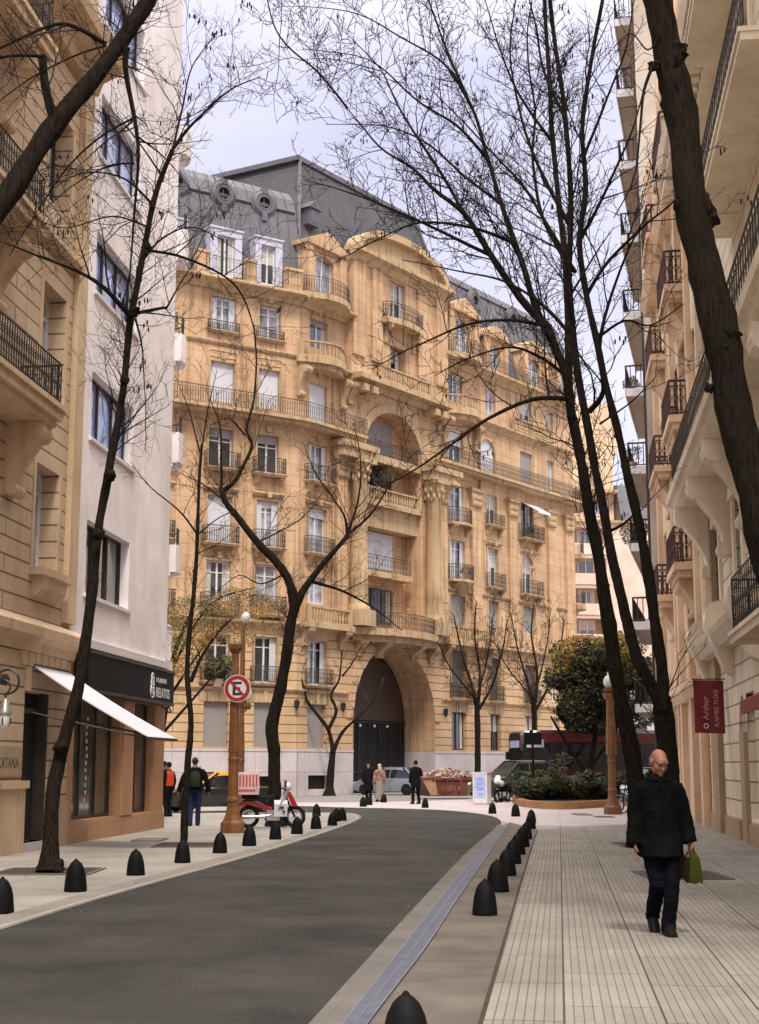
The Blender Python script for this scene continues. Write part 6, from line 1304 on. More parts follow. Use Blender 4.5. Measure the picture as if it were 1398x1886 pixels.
# ------------------------------------------------------------------ vehicles (local frames: a right, b forward, c up)
def sect_body(mb, f, prof, W, k=1):
    """loft along the car: prof = list of (b, z_low, z_belt, z_top, w_belt, w_top)"""
    rings = []
    for b, zl, zb, zt, wb_, wt in prof:
        h = [(-wb_ * .94, zl), (-wb_, zl + (zb - zl) * .35), (-wb_ * .985, zb), (-wt, zt - .04 if zt > zb + .05 else zt - .01), (-wt * .8, zt), (wt * .8, zt), (wt, zt - .04 if zt > zb + .05 else zt - .01), (wb_ * .985, zb), (wb_, zl + (zb - zl) * .35), (wb_ * .94, zl)]
        rings.append([f(a, b, c) for a, c in h])
    return mb.loft(rings)
def wheel(par, f, a, b, r, w_, rim='chrome', spokes=10):
    ax = lambda p, q, s: f(a + s, b + p, r + q); m = MB(); m.lathe(lambda p, q, s: f(a + s, b + p, r + q), 0, 0, [(r * .62, -w_ / 2), (r * .95, -w_ / 2), (r, -w_ * .3), (r, w_ * .3), (r * .95, w_ / 2), (r * .62, w_ / 2)], 22)
    o = part('wheel', m, M['rubber'], par, smooth=40); m = MB()
    for sd in (-1, 1):
        m.lathe(lambda p, q, s: f(a + s, b + p, r + q), 0, 0, [(r * .2, sd * w_ * .46), (r * .2, sd * w_ * .5)], 10)
        for q in range(spokes):
            an = 2 * pi * q / spokes; d = .05 * r * 2
            P = [(r * .15 * cos(an) - d * sin(an), r * .15 * sin(an) + d * cos(an)), (r * .15 * cos(an) + d * sin(an), r * .15 * sin(an) - d * cos(an)), (r * .64 * cos(an) + d * sin(an), r * .64 * sin(an) - d * cos(an)), (r * .64 * cos(an) - d * sin(an), r * .64 * sin(an) + d * cos(an))]
            m.loc(lambda p, q_, s: f(a + s, b + p, r + q_), [(x, y, sd * w_ * .47) for x, y in P] + [(x, y, sd * w_ * .42) for x, y in P], [(0, 1, 2, 3), (4, 7, 6, 5), (0, 4, 5, 1), (1, 5, 6, 2), (2, 6, 7, 3), (3, 7, 4, 0)])
        m.lathe(lambda p, q, s: f(a + s, b + p, r + q), 0, 0, [(r * .58, sd * w_ * .4), (r * .66, sd * w_ * .49)], 20)
    part('rim', m, M[rim] if isinstance(rim, str) else rim, o); return o
def car(label, loc, rot, L, W, H, body, roof=None, suv=False, sc=1.0, hatch=False):
    f = LF(loc.x, loc.y, 0, rot, sc); t = thing('parked_car', label, 'car', (loc.x, loc.y, 0)); w_ = W / 2; l = L / 2
    zb = H * .6; cl = .2
    m = MB(); prof = [(-l, cl + .15, zb * .75, zb * .8, w_ * .8, w_ * .72), (-l + .1, cl + .02, zb * .95, zb * 1.02, w_ * .93, w_ * .84), (-l + .5, cl, zb, zb * 1.06, w_, w_ * .88), (-.1, cl, zb, zb * 1.03, w_, w_ * .9), (l * .45, cl, zb * .98, zb * 1.03, w_, w_ * .88), (l - .45, cl, zb * .88, zb * .93, w_ * .98, w_ * .82), (l - .12, cl + .05, zb * .72, zb * .8, w_ * .9, w_ * .72), (l, cl + .12, zb * .55, zb * .62, w_ * .78, w_ * .62)]
    sect_body(m, f, prof, W); part('body', m, body, t, smooth=40)
    r0, r1, g0_, g1 = (-l + .35, -l + .95, l * .1, l * .48) if (suv or hatch) else (-l + .75, -l + 1.35, l * .08, l * .45)
    m = MB(); P = [(r0, zb), (r1, H - .02), (g0_, H), (g1, zb)]
    gl = [(-w_ * .87, zb * .99), (-w_ * .72, H - .04), (-w_ * .6, H), (w_ * .6, H), (w_ * .72, H - .04), (w_ * .87, zb * .99)]
    rings = [[f(a * (1 if c < zb * 1.01 else (1 if 0 < i < 3 else .96)), b, zb * .99 + (c - zb * .99) * (1 if 0 < i < 3 else .0) + (0.001 * (c > zb) if i in (0, 3) else 0)) for a, c in gl] for i, (b, z) in enumerate(P)]
    m.loft(rings); part('cabin_glass', m, M['carglass'], t)
    m = MB(); rf = roof if roof else body
    m.loft([[f(a * k_, b, z + dz) for a, dz in ((-w_ * .765, -.13), (-w_ * .72, -.03), (-w_ * .6, .012), (w_ * .6, .012), (w_ * .72, -.03), (w_ * .765, -.13))] for b, z, k_ in ((r1 - .05, H - .03, .97), (r1 + .3, H + .01, 1.0), (g0_ - .2, H + .01, 1.0), (g0_ + .06, H - .02, .97))], caps=False, closed=False)
    for s in (-1, 1):
        for (b0, z0, x0), (b1, z1, x1) in (((r0, zb, .87), (r1, H - .03, .73)), ((g1, zb, .87), (g0_, H - .02, .73)), ((-.25, zb, .885), (-.3, H - .05, .75))): m.tube([f(s * w_ * x0, b0, z0), f(s * w_ * x1, b1, z1)], .034, 6)
    part('roof', m, rf, t, smooth=40)
    for s in (-1, 1):
        for b in (-l + .78, l - .82): wheel(t, f, s * (w_ - .09), b, .32 if not suv else .36, .2)
        m = MB(); m.ball(f, (s * w_ * .68, l - .16, zb * .7), (.19, .16, .09), 10, 6); part('headlight', m, M['globe'], t, smooth=60)
        m = MB(); m.box(f, s * w_ * .84 - .1, s * w_ * .84 + .1, -l - .005, -l + .16, zb * .72, zb * .93); part('tail_light', m, plain('red_tail_lamp', (.5, .02, .015), .3), t)
        m = MB(); m.ball(f, (s * (w_ + .06), l * .38, zb * 1.06), (.1, .06, .07), 8, 6); part('mirror', m, body, t, smooth=60)
        m = MB(); m.box(f, s * w_ * .99 - .01, s * w_ * .99 + .012, -.5, -.35, zb * .88, zb * .91); m.box(f, s * w_ * .99 - .008, s * w_ * .99 + .008, -.28, -.265, cl + .1, zb); part('door_handle', m, M['rubber'], t)
    m = MB(); m.box(f, -.3, .3, l - .02, l + .01, zb * .42, zb * .56); m.box(f, -w_ * .5, w_ * .5, l - .08, l + .004, cl + .06, cl + .2); part('grille', m, M['rubber'], t)
    m = MB(); m.box(f, -.25, .25, -l - .012, -l + .02, zb * .55, zb * .66); part('number_plate', m, M['globe'], t); return t
pt = lambda c, r=.3, **k: plain('car_paint', c, r, coat=.6, vary=.03, **k)
silver = car('silver grey hatchback passing in front of the arched entrance', G(722, 1464.5) + Vector((0, .5, 0)), radians(62), 4.2, 1.75, 1.5, pt((.3, .32, .38), .28, metal=.6), hatch=True)
tx = car('black taxi with an orange yellow roof behind the left hand street corner', Vector((-5.75, 51.5, 0)), radians(112), 4.1, 1.68, 1.38, pt((.012, .012, .014), .25), roof=pt((.6, .27, .02), .4)); tx['category'] = 'taxi'
suv = car('dark olive green off road car parked behind the hedge', at(955, 1450, 67.5) * Vector((1, 1, 0)) if False else Vector((at(950, 1450, 67.5).x, 67.5, 0)), radians(118), 4.4, 1.85, 1.82, pt((.05, .06, .045), .35), suv=True)
gc = car('pale blue car half hidden behind the leaning trunks beyond the hedge', Vector((at(1192, 1450, 62).x, 62, 0)), radians(160), 4.2, 1.75, 1.5, pt((.4, .45, .6), .3))
# city bus
bx = Vector((at(1122, 1440, 75).x, 75.5, 0)); bs = thing('city_bus', 'dark red and black city bus passing behind the hedge', 'bus', tuple(bx)); f = LF(bx.x, bx.y, 0, radians(99)); W_, L_, H_ = 1.25, 4.9, 3.35
m = MB(); rings = []
for b, k_, z1 in ((-L_, .96, H_ - .05), (-L_ + .15, 1, H_), (L_ - .25, 1, H_), (L_, .95, H_ - .12)): rings.append([f(a * k_, b, c) for a, c in ((-W_, .35), (-W_ - .01, 1.1), (-W_, z1 - .25), (-W_ * .88, z1), (W_ * .88, z1), (W_, z1 - .25), (W_ + .01, 1.1), (W_, .35))])
m.loft(rings); part('body', m, plain('bus_paint', (.045, .012, .014), .35, coat=.4), bs, smooth=35)
m = MB()
for s in (-1, 1): m.box(f, s * W_ * 1.006 - .012, s * W_ * 1.006 + .012, -L_ + .3, L_ - .35, 2.78, 3.2)
m.box(f, -W_ * .8, W_ * .8, -L_ + .5, L_ - 1.2, H_ + .002, H_ + .03); part('red_band', m, plain('bus_red', (.16, .02, .025), .4), bs)
for s in (-1, 1):
    for i in range(6):
        m = MB(); b0 = -L_ + .5 + i * 1.55; m.box(f, s * (W_ + .004) - .012, s * (W_ + .004) + .014, b0, b0 + 1.45, 1.45, 2.7); part('window', m, M['carglass'], bs)
m = MB(); m.box(f, -W_ * .88, W_ * .88, L_ - .03, L_ + .02, 1.05, 2.45); part('windscreen', m, M['carglass'], bs); m = MB(); m.box(f, -W_ * .7, W_ * .7, L_ - .02, L_ + .03, 2.5, 2.85); part('destination_board', m, plain('pale_blue_display', (.45, .55, .8), .4), bs)
m = MB(); m.box(f, W_ + .013, W_ + .02, L_ - 1.0, L_ - .3, 2.6, 2.9); m.box(f, -W_ - .02, -W_ - .013, L_ - 1.2, L_ - .3, 2.5, 2.9); part('route_board', m, plain('bus_white_lettering', (.5, .5, .6), .5), bs)
m = MB(); m.box(f, -.9, .9, -1.9, .8, H_ + .03, H_ + .32); m.prism_a(f, [(.8, H_ + .03), (1.3, H_ + .03), (.8, H_ + .32)], -.9, .9); part('roof_unit', m, plain('roof_unit_white', (.55, .48, .47), .6), bs)
for s in (-1, 1):
    for b in (-L_ + 2.6, L_ - 2.3): wheel(bs, f, s * (W_ - .12), b, .46, .26)
    m = MB(); m.box(f, s * W_ * .7 - .15, s * W_ * .7 + .15, L_ - .02, L_ + .025, .65, .85); part('headlight', m, M['globe'], bs); m = MB(); m.box(f, s * (W_ + .2) - .09, s * (W_ + .2) + .09, L_ - .05, L_ + .1, 1.9, 2.3); m.tube([f(s * W_, L_ - .1, 2.5), f(s * (W_ + .2), L_, 2.3)], .02, 5); part('mirror', m, M['rubber'], bs)
# skip full of rubble
sk0 = Vector((at(827, 1470, 70.5).x, 71.6, 0)); sk = thing('rubble_skip', 'rust red metal skip heaped with rubble beside the standing man', 'skip', tuple(sk0)); f = LF(sk0.x, sk0.y, 0, radians(14)); rust = plain('rusty_red_paint', (.135, .04, .022), .7, vary=.45, scale=2.5, bump=.3); tan_ = plain('tan_skip_end', (.3, .17, .09), .7, vary=.3, scale=3)
m = MB(); m.loft([[f(-1.15, -.75, .15), f(1.0, -.75, .15), f(1.0, .75, .15), f(-1.15, .75, .15)], [f(-1.55, -.85, .98), f(1.2, -.85, .98), f(1.2, .85, .98), f(-1.55, .85, .98)]]); part('body', m, rust, sk)
m = MB()
for a in (-1.0, -.3, .4, 1.05): m.prism_a(f, [(-.76, .15), (-.86, .98), (-.92, .98), (-.83, .15)], a - .05, a + .05)
m.box(f, -1.6, 1.25, -.92, -.86, .92, 1.02); m.box(f, -1.62, -1.56, -.9, .9, .92, 1.02); part('rib', m, rust, sk); m = MB(); m.prism_n(f, [(-1.54, .95), (-.9, .9), (-.75, .2), (-1.12, .18)], -.9, -.865); part('end_panel', m, tan_, sk)
m1, _ = text_mb('LUJO 8', .3, lambda x, y, d: f(-.55 + x, -.935 - d, .42 + y)); part('lettering', m1, plain('faded_skip_lettering', (.25, .11, .08), .7), sk)
rk = random.Random(12); m = MB(); pa, pb_ = MB(), MB()
for i in range(420):
    a, b = rk.uniform(-1.45, 1.15), rk.uniform(-.8, .8); z = .95 + .5 * (1 - (a / 1.6) ** 2) * (1 - (b / 1.0) ** 2) * rk.uniform(.5, 1.0); s = rk.uniform(.03, .1); R_ = Matrix.Rotation(rk.uniform(0, 6), 3, Vector((rk.gauss(0, 1), rk.gauss(0, 1), 1)).normalized())
    g = lambda x, y, c, a=a, b=b, z=z, R_=R_: f(*(Vector((a, b, z)) + R_ @ Vector((x, y, c)))); m.cur = rk.choice((0, 0, 1, 1, 2)); m.box(g, -s, s, -s * rk.uniform(.4, 1), s * rk.uniform(.4, 1), -s * .5, s * .5)
m.cur = 0; part('rubble', m, [plain('pale_rubble', (.42, .33, .3), .9), plain('brick_rubble', (.26, .11, .07), .9), plain('dark_rubble', (.1, .08, .07), .9)], sk, stuff=True)
# motorcycles and bicycles
def two_wheeler(name, label, cat, loc, rot, kind):
    f = LF(loc.x, loc.y, 0, rot); t = thing(name, label, cat, (loc.x, loc.y, 0)); red = plain('scooter_red', (.3, .012, .02), .3, coat=.5); wht = plain('scooter_white', (.6, .58, .66), .35, coat=.3); blk = M['rubber']
    def wh(b, r, w_):
        g = lambda p, q, s: f(s, b + p, r + q); m = MB(); m.ring(lambda a, b_, c: f(b_, b + a, r + c), (0, 0, 0), r - w_, w_, 24, 7); o = part('wheel', m, M['rubber'], t, smooth=60); m = MB()
        m.ring(lambda a, b_, c: f(b_, b + a, r + c), (0, 0, 0), r - w_ * 2.1, w_ * .45, 24, 5); m.lathe(g, 0, 0, [(.045, -.06), (.045, .06)], 8)
        for q in range(14): an = 2 * pi * q / 14; m.tube([g(.03 * cos(an), .03 * sin(an), .03 * (-1) ** q), g((r - w_ * 2) * cos(an + .2), (r - w_ * 2) * sin(an + .2), 0)], .006, 3)
        part('rim', m, M['chrome'], o)
    if kind == 'bike':
        wh(-.52, .34, .022); wh(.52, .34, .022); m = MB()
        for A, B in (((-.52, .34), (-.12, .3)), ((-.12, .3), (-.2, .8)), ((-.2, .78), (.38, .82)), ((-.12, .3), (.38, .78)), ((.52, .34), (.36, .95)), ((-.52, .34), (-.2, .76))): m.tube([f(0, A[0], A[1]), f(0, B[0], B[1])], .018, 6)
        m.tube([f(-.28, .34, .97), f(0, .36, .98), f(.28, .34, .97)], .015, 6); part('frame', m, M['black_paint'], t); m = MB(); m.ball(f, (0, -.22, .84), (.07, .13, .035), 8, 6); part('saddle', m, blk, t); return t
    fr, re = .6, -.6; wh(fr, .29, .055); wh(re, .29, .055)
    m = MB(); m.tube([f(0, -.62, .3), f(0, -.1, .32), f(0, .12, .36)], [.05, .06, .09], 8); m.tube([f(.12, -.75, .3), f(.13, -.2, .3), f(.1, .05, .34)], [.05, .045, .025], 8); m.box(f, -.13, .13, -.12, .2, .2, .46); part('engine', m, M['chrome'], t, smooth=50)
    m = MB(); m.tube([f(.06, fr, .29), f(.05, fr - .2, .72), f(.04, fr - .26, .95)], .026, 6); m.tube([f(-.06, fr, .29), f(-.05, fr - .2, .72), f(-.04, fr - .26, .95)], .026, 6); m.tube([f(-.34, fr - .36, 1.02), f(-.2, fr - .28, 1.0), f(0, fr - .26, .96), f(.2, fr - .28, 1.0), f(.34, fr - .36, 1.02)], .016, 6); part('handlebar', m, M['black_paint'], t)
    m = MB(); m.loft([[f(a * w_, b, z + c) for a, c in ((-.13, -.05), (-.13, .03), (-.08, .06), (.08, .06), (.13, .03), (.13, -.05))] for b, z, w_ in ((-.78, .8, .7), (-.5, .79, 1), (-.1, .76, .9), (.06, .8, .6))]); part('seat', m, blk, t, smooth=50)
    m = MB(); m.loft([[f(a, b + db, z) for a, db, z in ((-.08 * s_, 0, z0), (-.1 * s_, 0, z0 + .1), (0, 0, z0 + .14), (.1 * s_, 0, z0 + .1), (.08 * s_, 0, z0))] for b, z0, s_ in ((-.98, .42, .6), (-.85, .56, 1.1), (-.6, .6, 1.3), (-.25, .5, 1.4), (.0, .4, 1.2))]); m.loft([[f(a, fr + .36 * cos(an), .29 + .36 * sin(an)) for a in (-.07, -.05, .05, .07)] for an in [radians(x) for x in range(20, 160, 14)]], caps=False, closed=False); part('fender', m, red if kind == 'scooter' else M['black_paint'], t, smooth=60)
    if kind == 'scooter':
        m = MB(); m.loft([[f(a * w_, b, z) for a, b, z in ((-.26, y0, z0), (-.2, y0 + .1, z0), (0, y0 + .14, z0), (.2, y0 + .1, z0), (.26, y0, z0))] for y0, z0, w_ in ((.05, .32, .6), (.16, .5, 1), (.24, .75, 1), (.3, .95, .75))], closed=False, caps=False); part('leg_shield', m, wht, t, smooth=60)
        m = MB(); m.loft([[f(a, b, z) for a, b, z in ((-.07, fr - .22, .9), (.07, fr - .22, .9), (.08, fr - .08, .55), (-.08, fr - .08, .55))], [f(a, b, z) for a, b, z in ((-.05, fr - .12, .93), (.05, fr - .12, .93), (.06, fr + .08, .55), (-.06, fr + .08, .55))]]); part('front_panel', m, red, t)
        m = MB(); m.ball(f, (0, fr - .2, 1.05), (.11, .12, .12), 10, 8); part('headlight', m, wht, t, smooth=60)
        m = MB(); m.loft([[f(a * s_, b * s_ - .68, z) for a, b in ((-.3, -.34), (.3, -.34), (.3, .34), (-.3, .34))] for z, s_ in ((.86, .95), (1.02, 1.0), (1.38, .95), (1.43, .9))]); bxo = part('delivery_box', m, plain('pale_pink_delivery_bag', (.6, .4, .42), .8), t)
        m = MB()
        for i in range(7): m.box(f, .29, .3, -.95 + i * .085, -.91 + i * .085, 1.06, 1.36); m.box(f, -.29 + i * .09, -.25 + i * .09, -1.025, -1.01, 1.06, 1.36)
        m.box(f, .29, .302, -.9, -.45, .95, .99); part('stripe', m, plain('red_stripe_print', (.45, .06, .06), .7), bxo)
        m = MB(); m.loft([[f(x, fr - .3 + dy, z) for x, z in ((.2, 1.08), (.42, 1.02), (.5, 1.22), (.3, 1.3))] for dy in (0, .05)]); part('hand_guard', m, red, t)
        m = MB(); m.loft([[f(x, .05 + dy, z) for x, z in ((.2, .3), (.24, .62), (.2, .72), (.14, .32))] for dy in (0, .34)]); sp_ = part('side_panel', m, wht, t); m = MB(); m.box(f, .245, .25, .16, .3, .5, .56); m.box(f, .24, .248, .26, .33, .4, .45); part('emblem', m, plain('blue_black_print', (.03, .03, .09), .5), sp_)
    else:
        m = MB(); m.ball(f, (0, .16, .82), (.16, .26, .14), 12, 8); part('fuel_tank', m, wht, t, smooth=60); m = MB(); m.loft([[f(a * w_, b, z) for a in (-.16, 0, .16)] for b, z, w_ in ((.42, 1.18, .6), (.5, .98, 1), (.56, .85, .7))], closed=False, caps=False); part('windshield', m, wht, t); m = MB(); m.ball(f, (0, fr - .08, .9), (.1, .08, .1), 10, 8); part('headlight', m, M['globe'], t, smooth=60); m = MB(); m.loft([[f(a, fr + .33 * cos(an), .29 + .33 * sin(an)) for a in (-.08, 0, .08)] for an in (1.0, 1.3, 1.6, 1.9, 2.2)], closed=False, caps=False); part('front_fender', m, wht, t)
    m = MB(); m.tube([f(-.1, -.05, .3), f(-.28, 0, .02)], .016, 5); part('kick_stand', m, M['black_paint'], t); return t
two_wheeler('motor_scooter', 'red and white delivery scooter with a pink box leaning beside the Y shaped tree', 'scooter', G(499, 1526) + Vector((0, .2, 0)), radians(-82), 'scooter')
two_wheeler('motorcycle', 'black and white motorcycle parked beside the info pillar', 'motorcycle', G(925, 1478), radians(152), 'moto')
two_wheeler('bicycle', 'black bicycle parked at the foot of the right hand lamp, nearer one', 'bicycle', Vector((pR.x + .55, pR.y + .2, 0)), radians(35), 'bike'); two_wheeler('bicycle', 'second black bicycle leaning just behind the first by the right hand lamp', 'bicycle', Vector((pR.x + .9, pR.y + .8, 0)), radians(50), 'bike')
# ------------------------------------------------------------------ people
def remeshed(mb, vox, smooth_it=4, wr=0.0, ws=9.0):
    me = bpy.data.meshes.new('tmp'); me.from_pydata([tuple(p) for p in mb.v], [], mb.f); bm_ = __import__('bmesh').new(); bm_.from_mesh(me)
    __import__('bmesh').ops.recalc_face_normals(bm_, faces=bm_.faces); bm_.to_mesh(me); bm_.free()
    o = bpy.data.objects.new('tmp', me); COL.objects.link(o)
    r = o.modifiers.new('r', 'REMESH'); r.mode = 'VOXEL'; r.voxel_size = vox; r.adaptivity = 0.0
    if smooth_it: s = o.modifiers.new('s', 'SMOOTH'); s.iterations = smooth_it; s.factor = .5
    dg_ = bpy.context.evaluated_depsgraph_get(); ev = o.evaluated_get(dg_); m2 = ev.to_mesh(); out = MB(); out.add([v.co + v.normal * (wr * (mnoise.noise(Vector((v.co.x * ws, v.co.y * ws, v.co.z * ws * .55))) + .5 * mnoise.noise(v.co * ws * 2.3))) for v in m2.vertices], [tuple(p.vertices) for p in m2.polygons]); ev.to_mesh_clear()
    bpy.data.objects.remove(o); bpy.data.meshes.remove(me); return out
def ell(mb, rings, k=18):
    """rings of (cx, cy, z, rx, ry) or with tilt dz/dy"""
    mb.loft([[Vector((c[0] + c[3] * cos(2 * pi * q / k), c[1] + c[4] * sin(2 * pi * q / k), c[2] + (c[5] if len(c) > 5 else 0) * sin(2 * pi * q / k))) for q in range(k)] for c in rings]); return mb
def tub(mb, P, R, k=12): mb.tube(catmull([Vector(p) for p in P], 4) if len(P) > 2 else P, ([R[0]] if 0 else [R[min(int(i / 4), len(R) - 2)] + (R[min(int(i / 4) + 1, len(R) - 1)] - R[min(int(i / 4), len(R) - 2)]) * ((i % 4) / 4) for i in range((len(P) - 1) * 4)] + [R[-1]]) if len(P) > 2 else R, k); return mb
def hand(mb, w, d, pn, s=1.0, side=1, curl=.35):
    """palm at wrist w, pointing along d, palm facing pn; five separate fingers"""
    d = Vector(d).normalized(); pn = Vector(pn); pn = (pn - d * pn.dot(d)).normalized(); x = d.cross(pn) * side; w = Vector(w)
    def ring(t, rx, ry): c = w + d * t * s; return [c + x * rx * s * cos(2 * pi * q / 10) + pn * ry * s * sin(2 * pi * q / 10) for q in range(10)]
    mb.loft([ring(-.02, .026, .02), ring(.02, .032, .018), ring(.06, .041, .017), ring(.095, .04, .014)])
    for i, (off, L) in enumerate(((-.03, .062), (-.0105, .075), (.0105, .08), (.03, .07))):
        p = w + d * .088 * s + x * off * s; dd = d.copy(); P = [p - d * .02 * s, p]
        for j in range(3): dd = (dd + pn * curl * (j + .6)).normalized(); P.append(P[-1] + dd * L * s * (.42, .33, .25)[j])
        mb.tube(P, [.0095 * s, .0095 * s, .009 * s, .0085 * s, .007 * s], 7)
    p = w + d * .025 * s + x * .034 * s; P = [p - x * .015 * s, p, p + (d * .7 + x * .6 + pn * .25).normalized() * .035 * s, p + (d * .9 + x * .5 + pn * .5).normalized() * .068 * s]; mb.tube(P, [.012 * s, .0115 * s, .0105 * s, .008 * s], 7)
def head_mb(mb, c, yaw, nod, s=1.0, face=True):
    R = Matrix.Rotation(yaw, 3, 'Z') @ Matrix.Rotation(-nod, 3, 'X'); f = lambda a, b, z: c + R @ (Vector((a, b, z)) * s)
    for cc, r in (((0, -.018, .03), (.074, .095, .086)), ((0, .025, -.02), (.066, .078, .085)), ((0, .045, -.082), (.044, .048, .036)), ((0, .06, .03), (.06, .042, .05))): mb.ball(f, cc, r, 18, 12)
    if face:
        mb.loft([[f(a, b, z) for a, b, z in ((-.009, .098, .022), (.009, .098, .022), (0, .09, .02))], [f(-.013, .108, -.018), f(.013, .108, -.018), f(0, .085, -.02)], [f(-.017, .104, -.036), f(.017, .104, -.036), f(0, .08, -.04)]]); mb.ball(f, (0, .112, -.03), (.014, .014, .012), 8, 6); mb.ball(f, (0, .088, -.09), (.026, .022, .02), 10, 6)
        for q in (-1, 1): mb.ball(f, (q * .033, .092, .03), (.024, .014, .008), 8, 6); mb.ball(f, (q * .043, .055, -.03), (.027, .03, .034), 10, 8); mb.ball(f, (q * .04, .02, -.07), (.03, .05, .036), 10, 8); mb.ball(f, (q * .08, -.012, -.012), (.014, .027, .038), 10, 8)
        mb.ball(f, (0, .1, -.062), (.025, .012, .007), 10, 6); mb.ball(f, (0, .097, -.073), (.022, .013, .008), 10, 6); mb.ball(f, (0, .09, -.1), (.024, .018, .016), 10, 6)
    return f
M['skin'] = plain('weathered_skin', (.25, .108, .07), .55, vary=.22, scale=22, bump=.15); M['skin_far'] = plain('skin', (.3, .16, .1), .6, vary=.1)
def cloth(n, c, r=.9, bump=.25, vary=.2): return plain(n, c, r, spec=.04, vary=vary, scale=7, bump=bump)
def person(label, loc, rot, H=1.72, near=False, hip=(0, 0, .9), lean=0.0, legs=None, arms=None, nod=.1, yaw=0.0, coat=None, coat_hem=.74, coat_w=(.23, .15), trousers=None, shoes=None, hair=None, hair_long=False, skirt=None, vest=None, skin='skin_far', hands_d=None, collar=None):
    k = H / 1.72; t = thing('person', label, 'person', (0, 0, 0)); vx = .007 if near else .016; TR = lambda m: m
    legs = legs or [((.1, 0, .9), (.1, .05, .5), (.1, .0, .09), 0), ((-.1, 0, .9), (-.1, .05, .5), (-.1, .0, .09), 0)]
    arms = arms or [((.19, 0, 1.42), (.25, -.03, 1.14), (.26, .05, .88)), ((-.19, 0, 1.42), (-.25, -.03, 1.14), (-.26, .05, .88))]
    ly = lean; b = MB()
    ell(b, [(0, 0, .86, .13, .1), (0, 0, .95, .155, .11), (0, ly * .3, 1.1, .145, .1), (0, ly * .7, 1.28, .165, .11), (0, ly, 1.4, .16, .1), (0, ly, 1.46, .09, .07), (0, ly * 1.1, 1.5, .057, .06), (0, ly * 1.25 + .01, 1.6, .054, .06)])
    for h, kn_, an, lift in legs:
        h, kn_, an = Vector(h), Vector(kn_), Vector(an); b.tube([h, (h + kn_) / 2, kn_, (kn_ + an) / 2 + Vector((0, -.015, 0)), an], [.085, .075, .055, .05, .036], 10); fd = Vector((0, cos(lift), -sin(lift))); up_ = Vector((0, sin(lift), cos(lift))); b.tube([an, an + fd * .05 - up_ * .035, an + fd * .1 - up_ * .055], [.033, .026, .02], 8)
    for i, (s_, e, w) in enumerate(arms):
        s_, e, w = Vector(s_), Vector(e), Vector(w); b.tube([s_ + Vector((0, ly, 0)), (s_ + Vector((0, ly, 0)) + e) / 2, e, (e + w) / 2, w], [.055, .05, .042, .038, .027], 10)
        d = (w - e).normalized() if not hands_d else Vector(hands_d[i]); hand(b, w + d * .02, d, Vector((-1 if s_.x > 0 else 1, .25, 0)), 1.0, 1 if s_.x > 0 else -1, .3 if near else .35)
    hc = Vector((0, ly * 1.35 + .02 + nod * .05, 1.62 + (.025 if near else 0))); f = head_mb(b, hc, yaw, nod, 1.0, near)
    b = remeshed(b, vx, 3 if near else 2); X = lambda mb: [setattr(mb, 'v', [loc + Matrix.Rotation(rot, 3, 'Z') @ (p * k) for p in mb.v]), mb][1]
    body = part('body', X(b), M[skin], t, smooth=180)
    if near:
        for q in (-1, 1): e = MB(); e.ball(f, (q * .033, .098, .012), (.014, .006, .005), 8, 6); part('eye', X(e), M['sign_ink'], body, smooth=60)
        e = MB(); e.ball(f, (0, .108, -.067), (.016, .003, .0016), 8, 4); part('mouth', X(e), plain('lips', (.22, .06, .045), .5), body, smooth=60)
        for q in (-1, 1): e = MB(); e.ball(f, (q * .034, .102, .038), (.02, .006, .004), 8, 5); part('eyebrow', X(e), plain('dark_brow', (.09, .05, .035), .9), body, smooth=60)
    if hair:
        m = MB()
        if near:
            for q in (-1, 1):
                for i in range(5): m.ball(f, (q * (.074 - .006 * i), .012 - .026 * i, .01 - .006 * i), (.011, .02, .03), 8, 6)
            m.ball(f, (0, -.105, -.02), (.05, .02, .045), 10, 6)
        else:
            m.ball(f, (0, -.03, .045), (.088, .1, .098), 14, 10)
            if hair_long: m.ball(f, (0, -.07, -.07), (.085, .06, .12), 12, 8)
        part('hair', X(remeshed(m, .012, 2)), hair, t, smooth=180)
    if trousers:
        m = MB()
        for h, kn_, an, lift in legs:
            h, kn_, an = Vector(h), Vector(kn_), Vector(an); m.tube([h + Vector((0, 0, .04)), (h + kn_) / 2, kn_, (kn_ + an) / 2, an + Vector((0, -.01, 0)), an + Vector((0, 0, -.045))], [.1, .092, .076, .072, .068, .07], 12)
        ell(m, [(0, 0, .84, .155, .12), (0, 0, 1.02, .165, .125)]); part('trousers', X(remeshed(m, .011 if near else .02, 3, .013 if near else .006)), trousers, t, smooth=180)
    if shoes:
        for h, kn_, an, lift in legs:
            an = Vector(an); m = MB(); fd = Vector((0, cos(lift), -sin(lift))); up = Vector((0, sin(lift), cos(lift))); o = an - up * .085
            def rg(s, w_, h_): return [o + fd * s + Vector((1, 0, 0)) * w_ * x + up * h_ * z for x, z in ((-1, .0), (-1, .5), (-.6, 1), (.6, 1), (1, .5), (1, .0))]
            m.loft([rg(-.09, .03, .07), rg(-.065, .045, .12), rg(.02, .048, .13), rg(.09, .052, .095), rg(.15, .05, .06), rg(.195, .03, .035)]); part('shoe', X(m), shoes, t, smooth=60)
    if skirt:
        m = MB(); ell(m, [(0, 0, 1.05, .15, .12), (0, 0, .9, .19, .15), (0, 0, .5, .2, .17), (0, 0, .14, .23, .2)]); part('skirt', X(m), skirt, t, smooth=60)
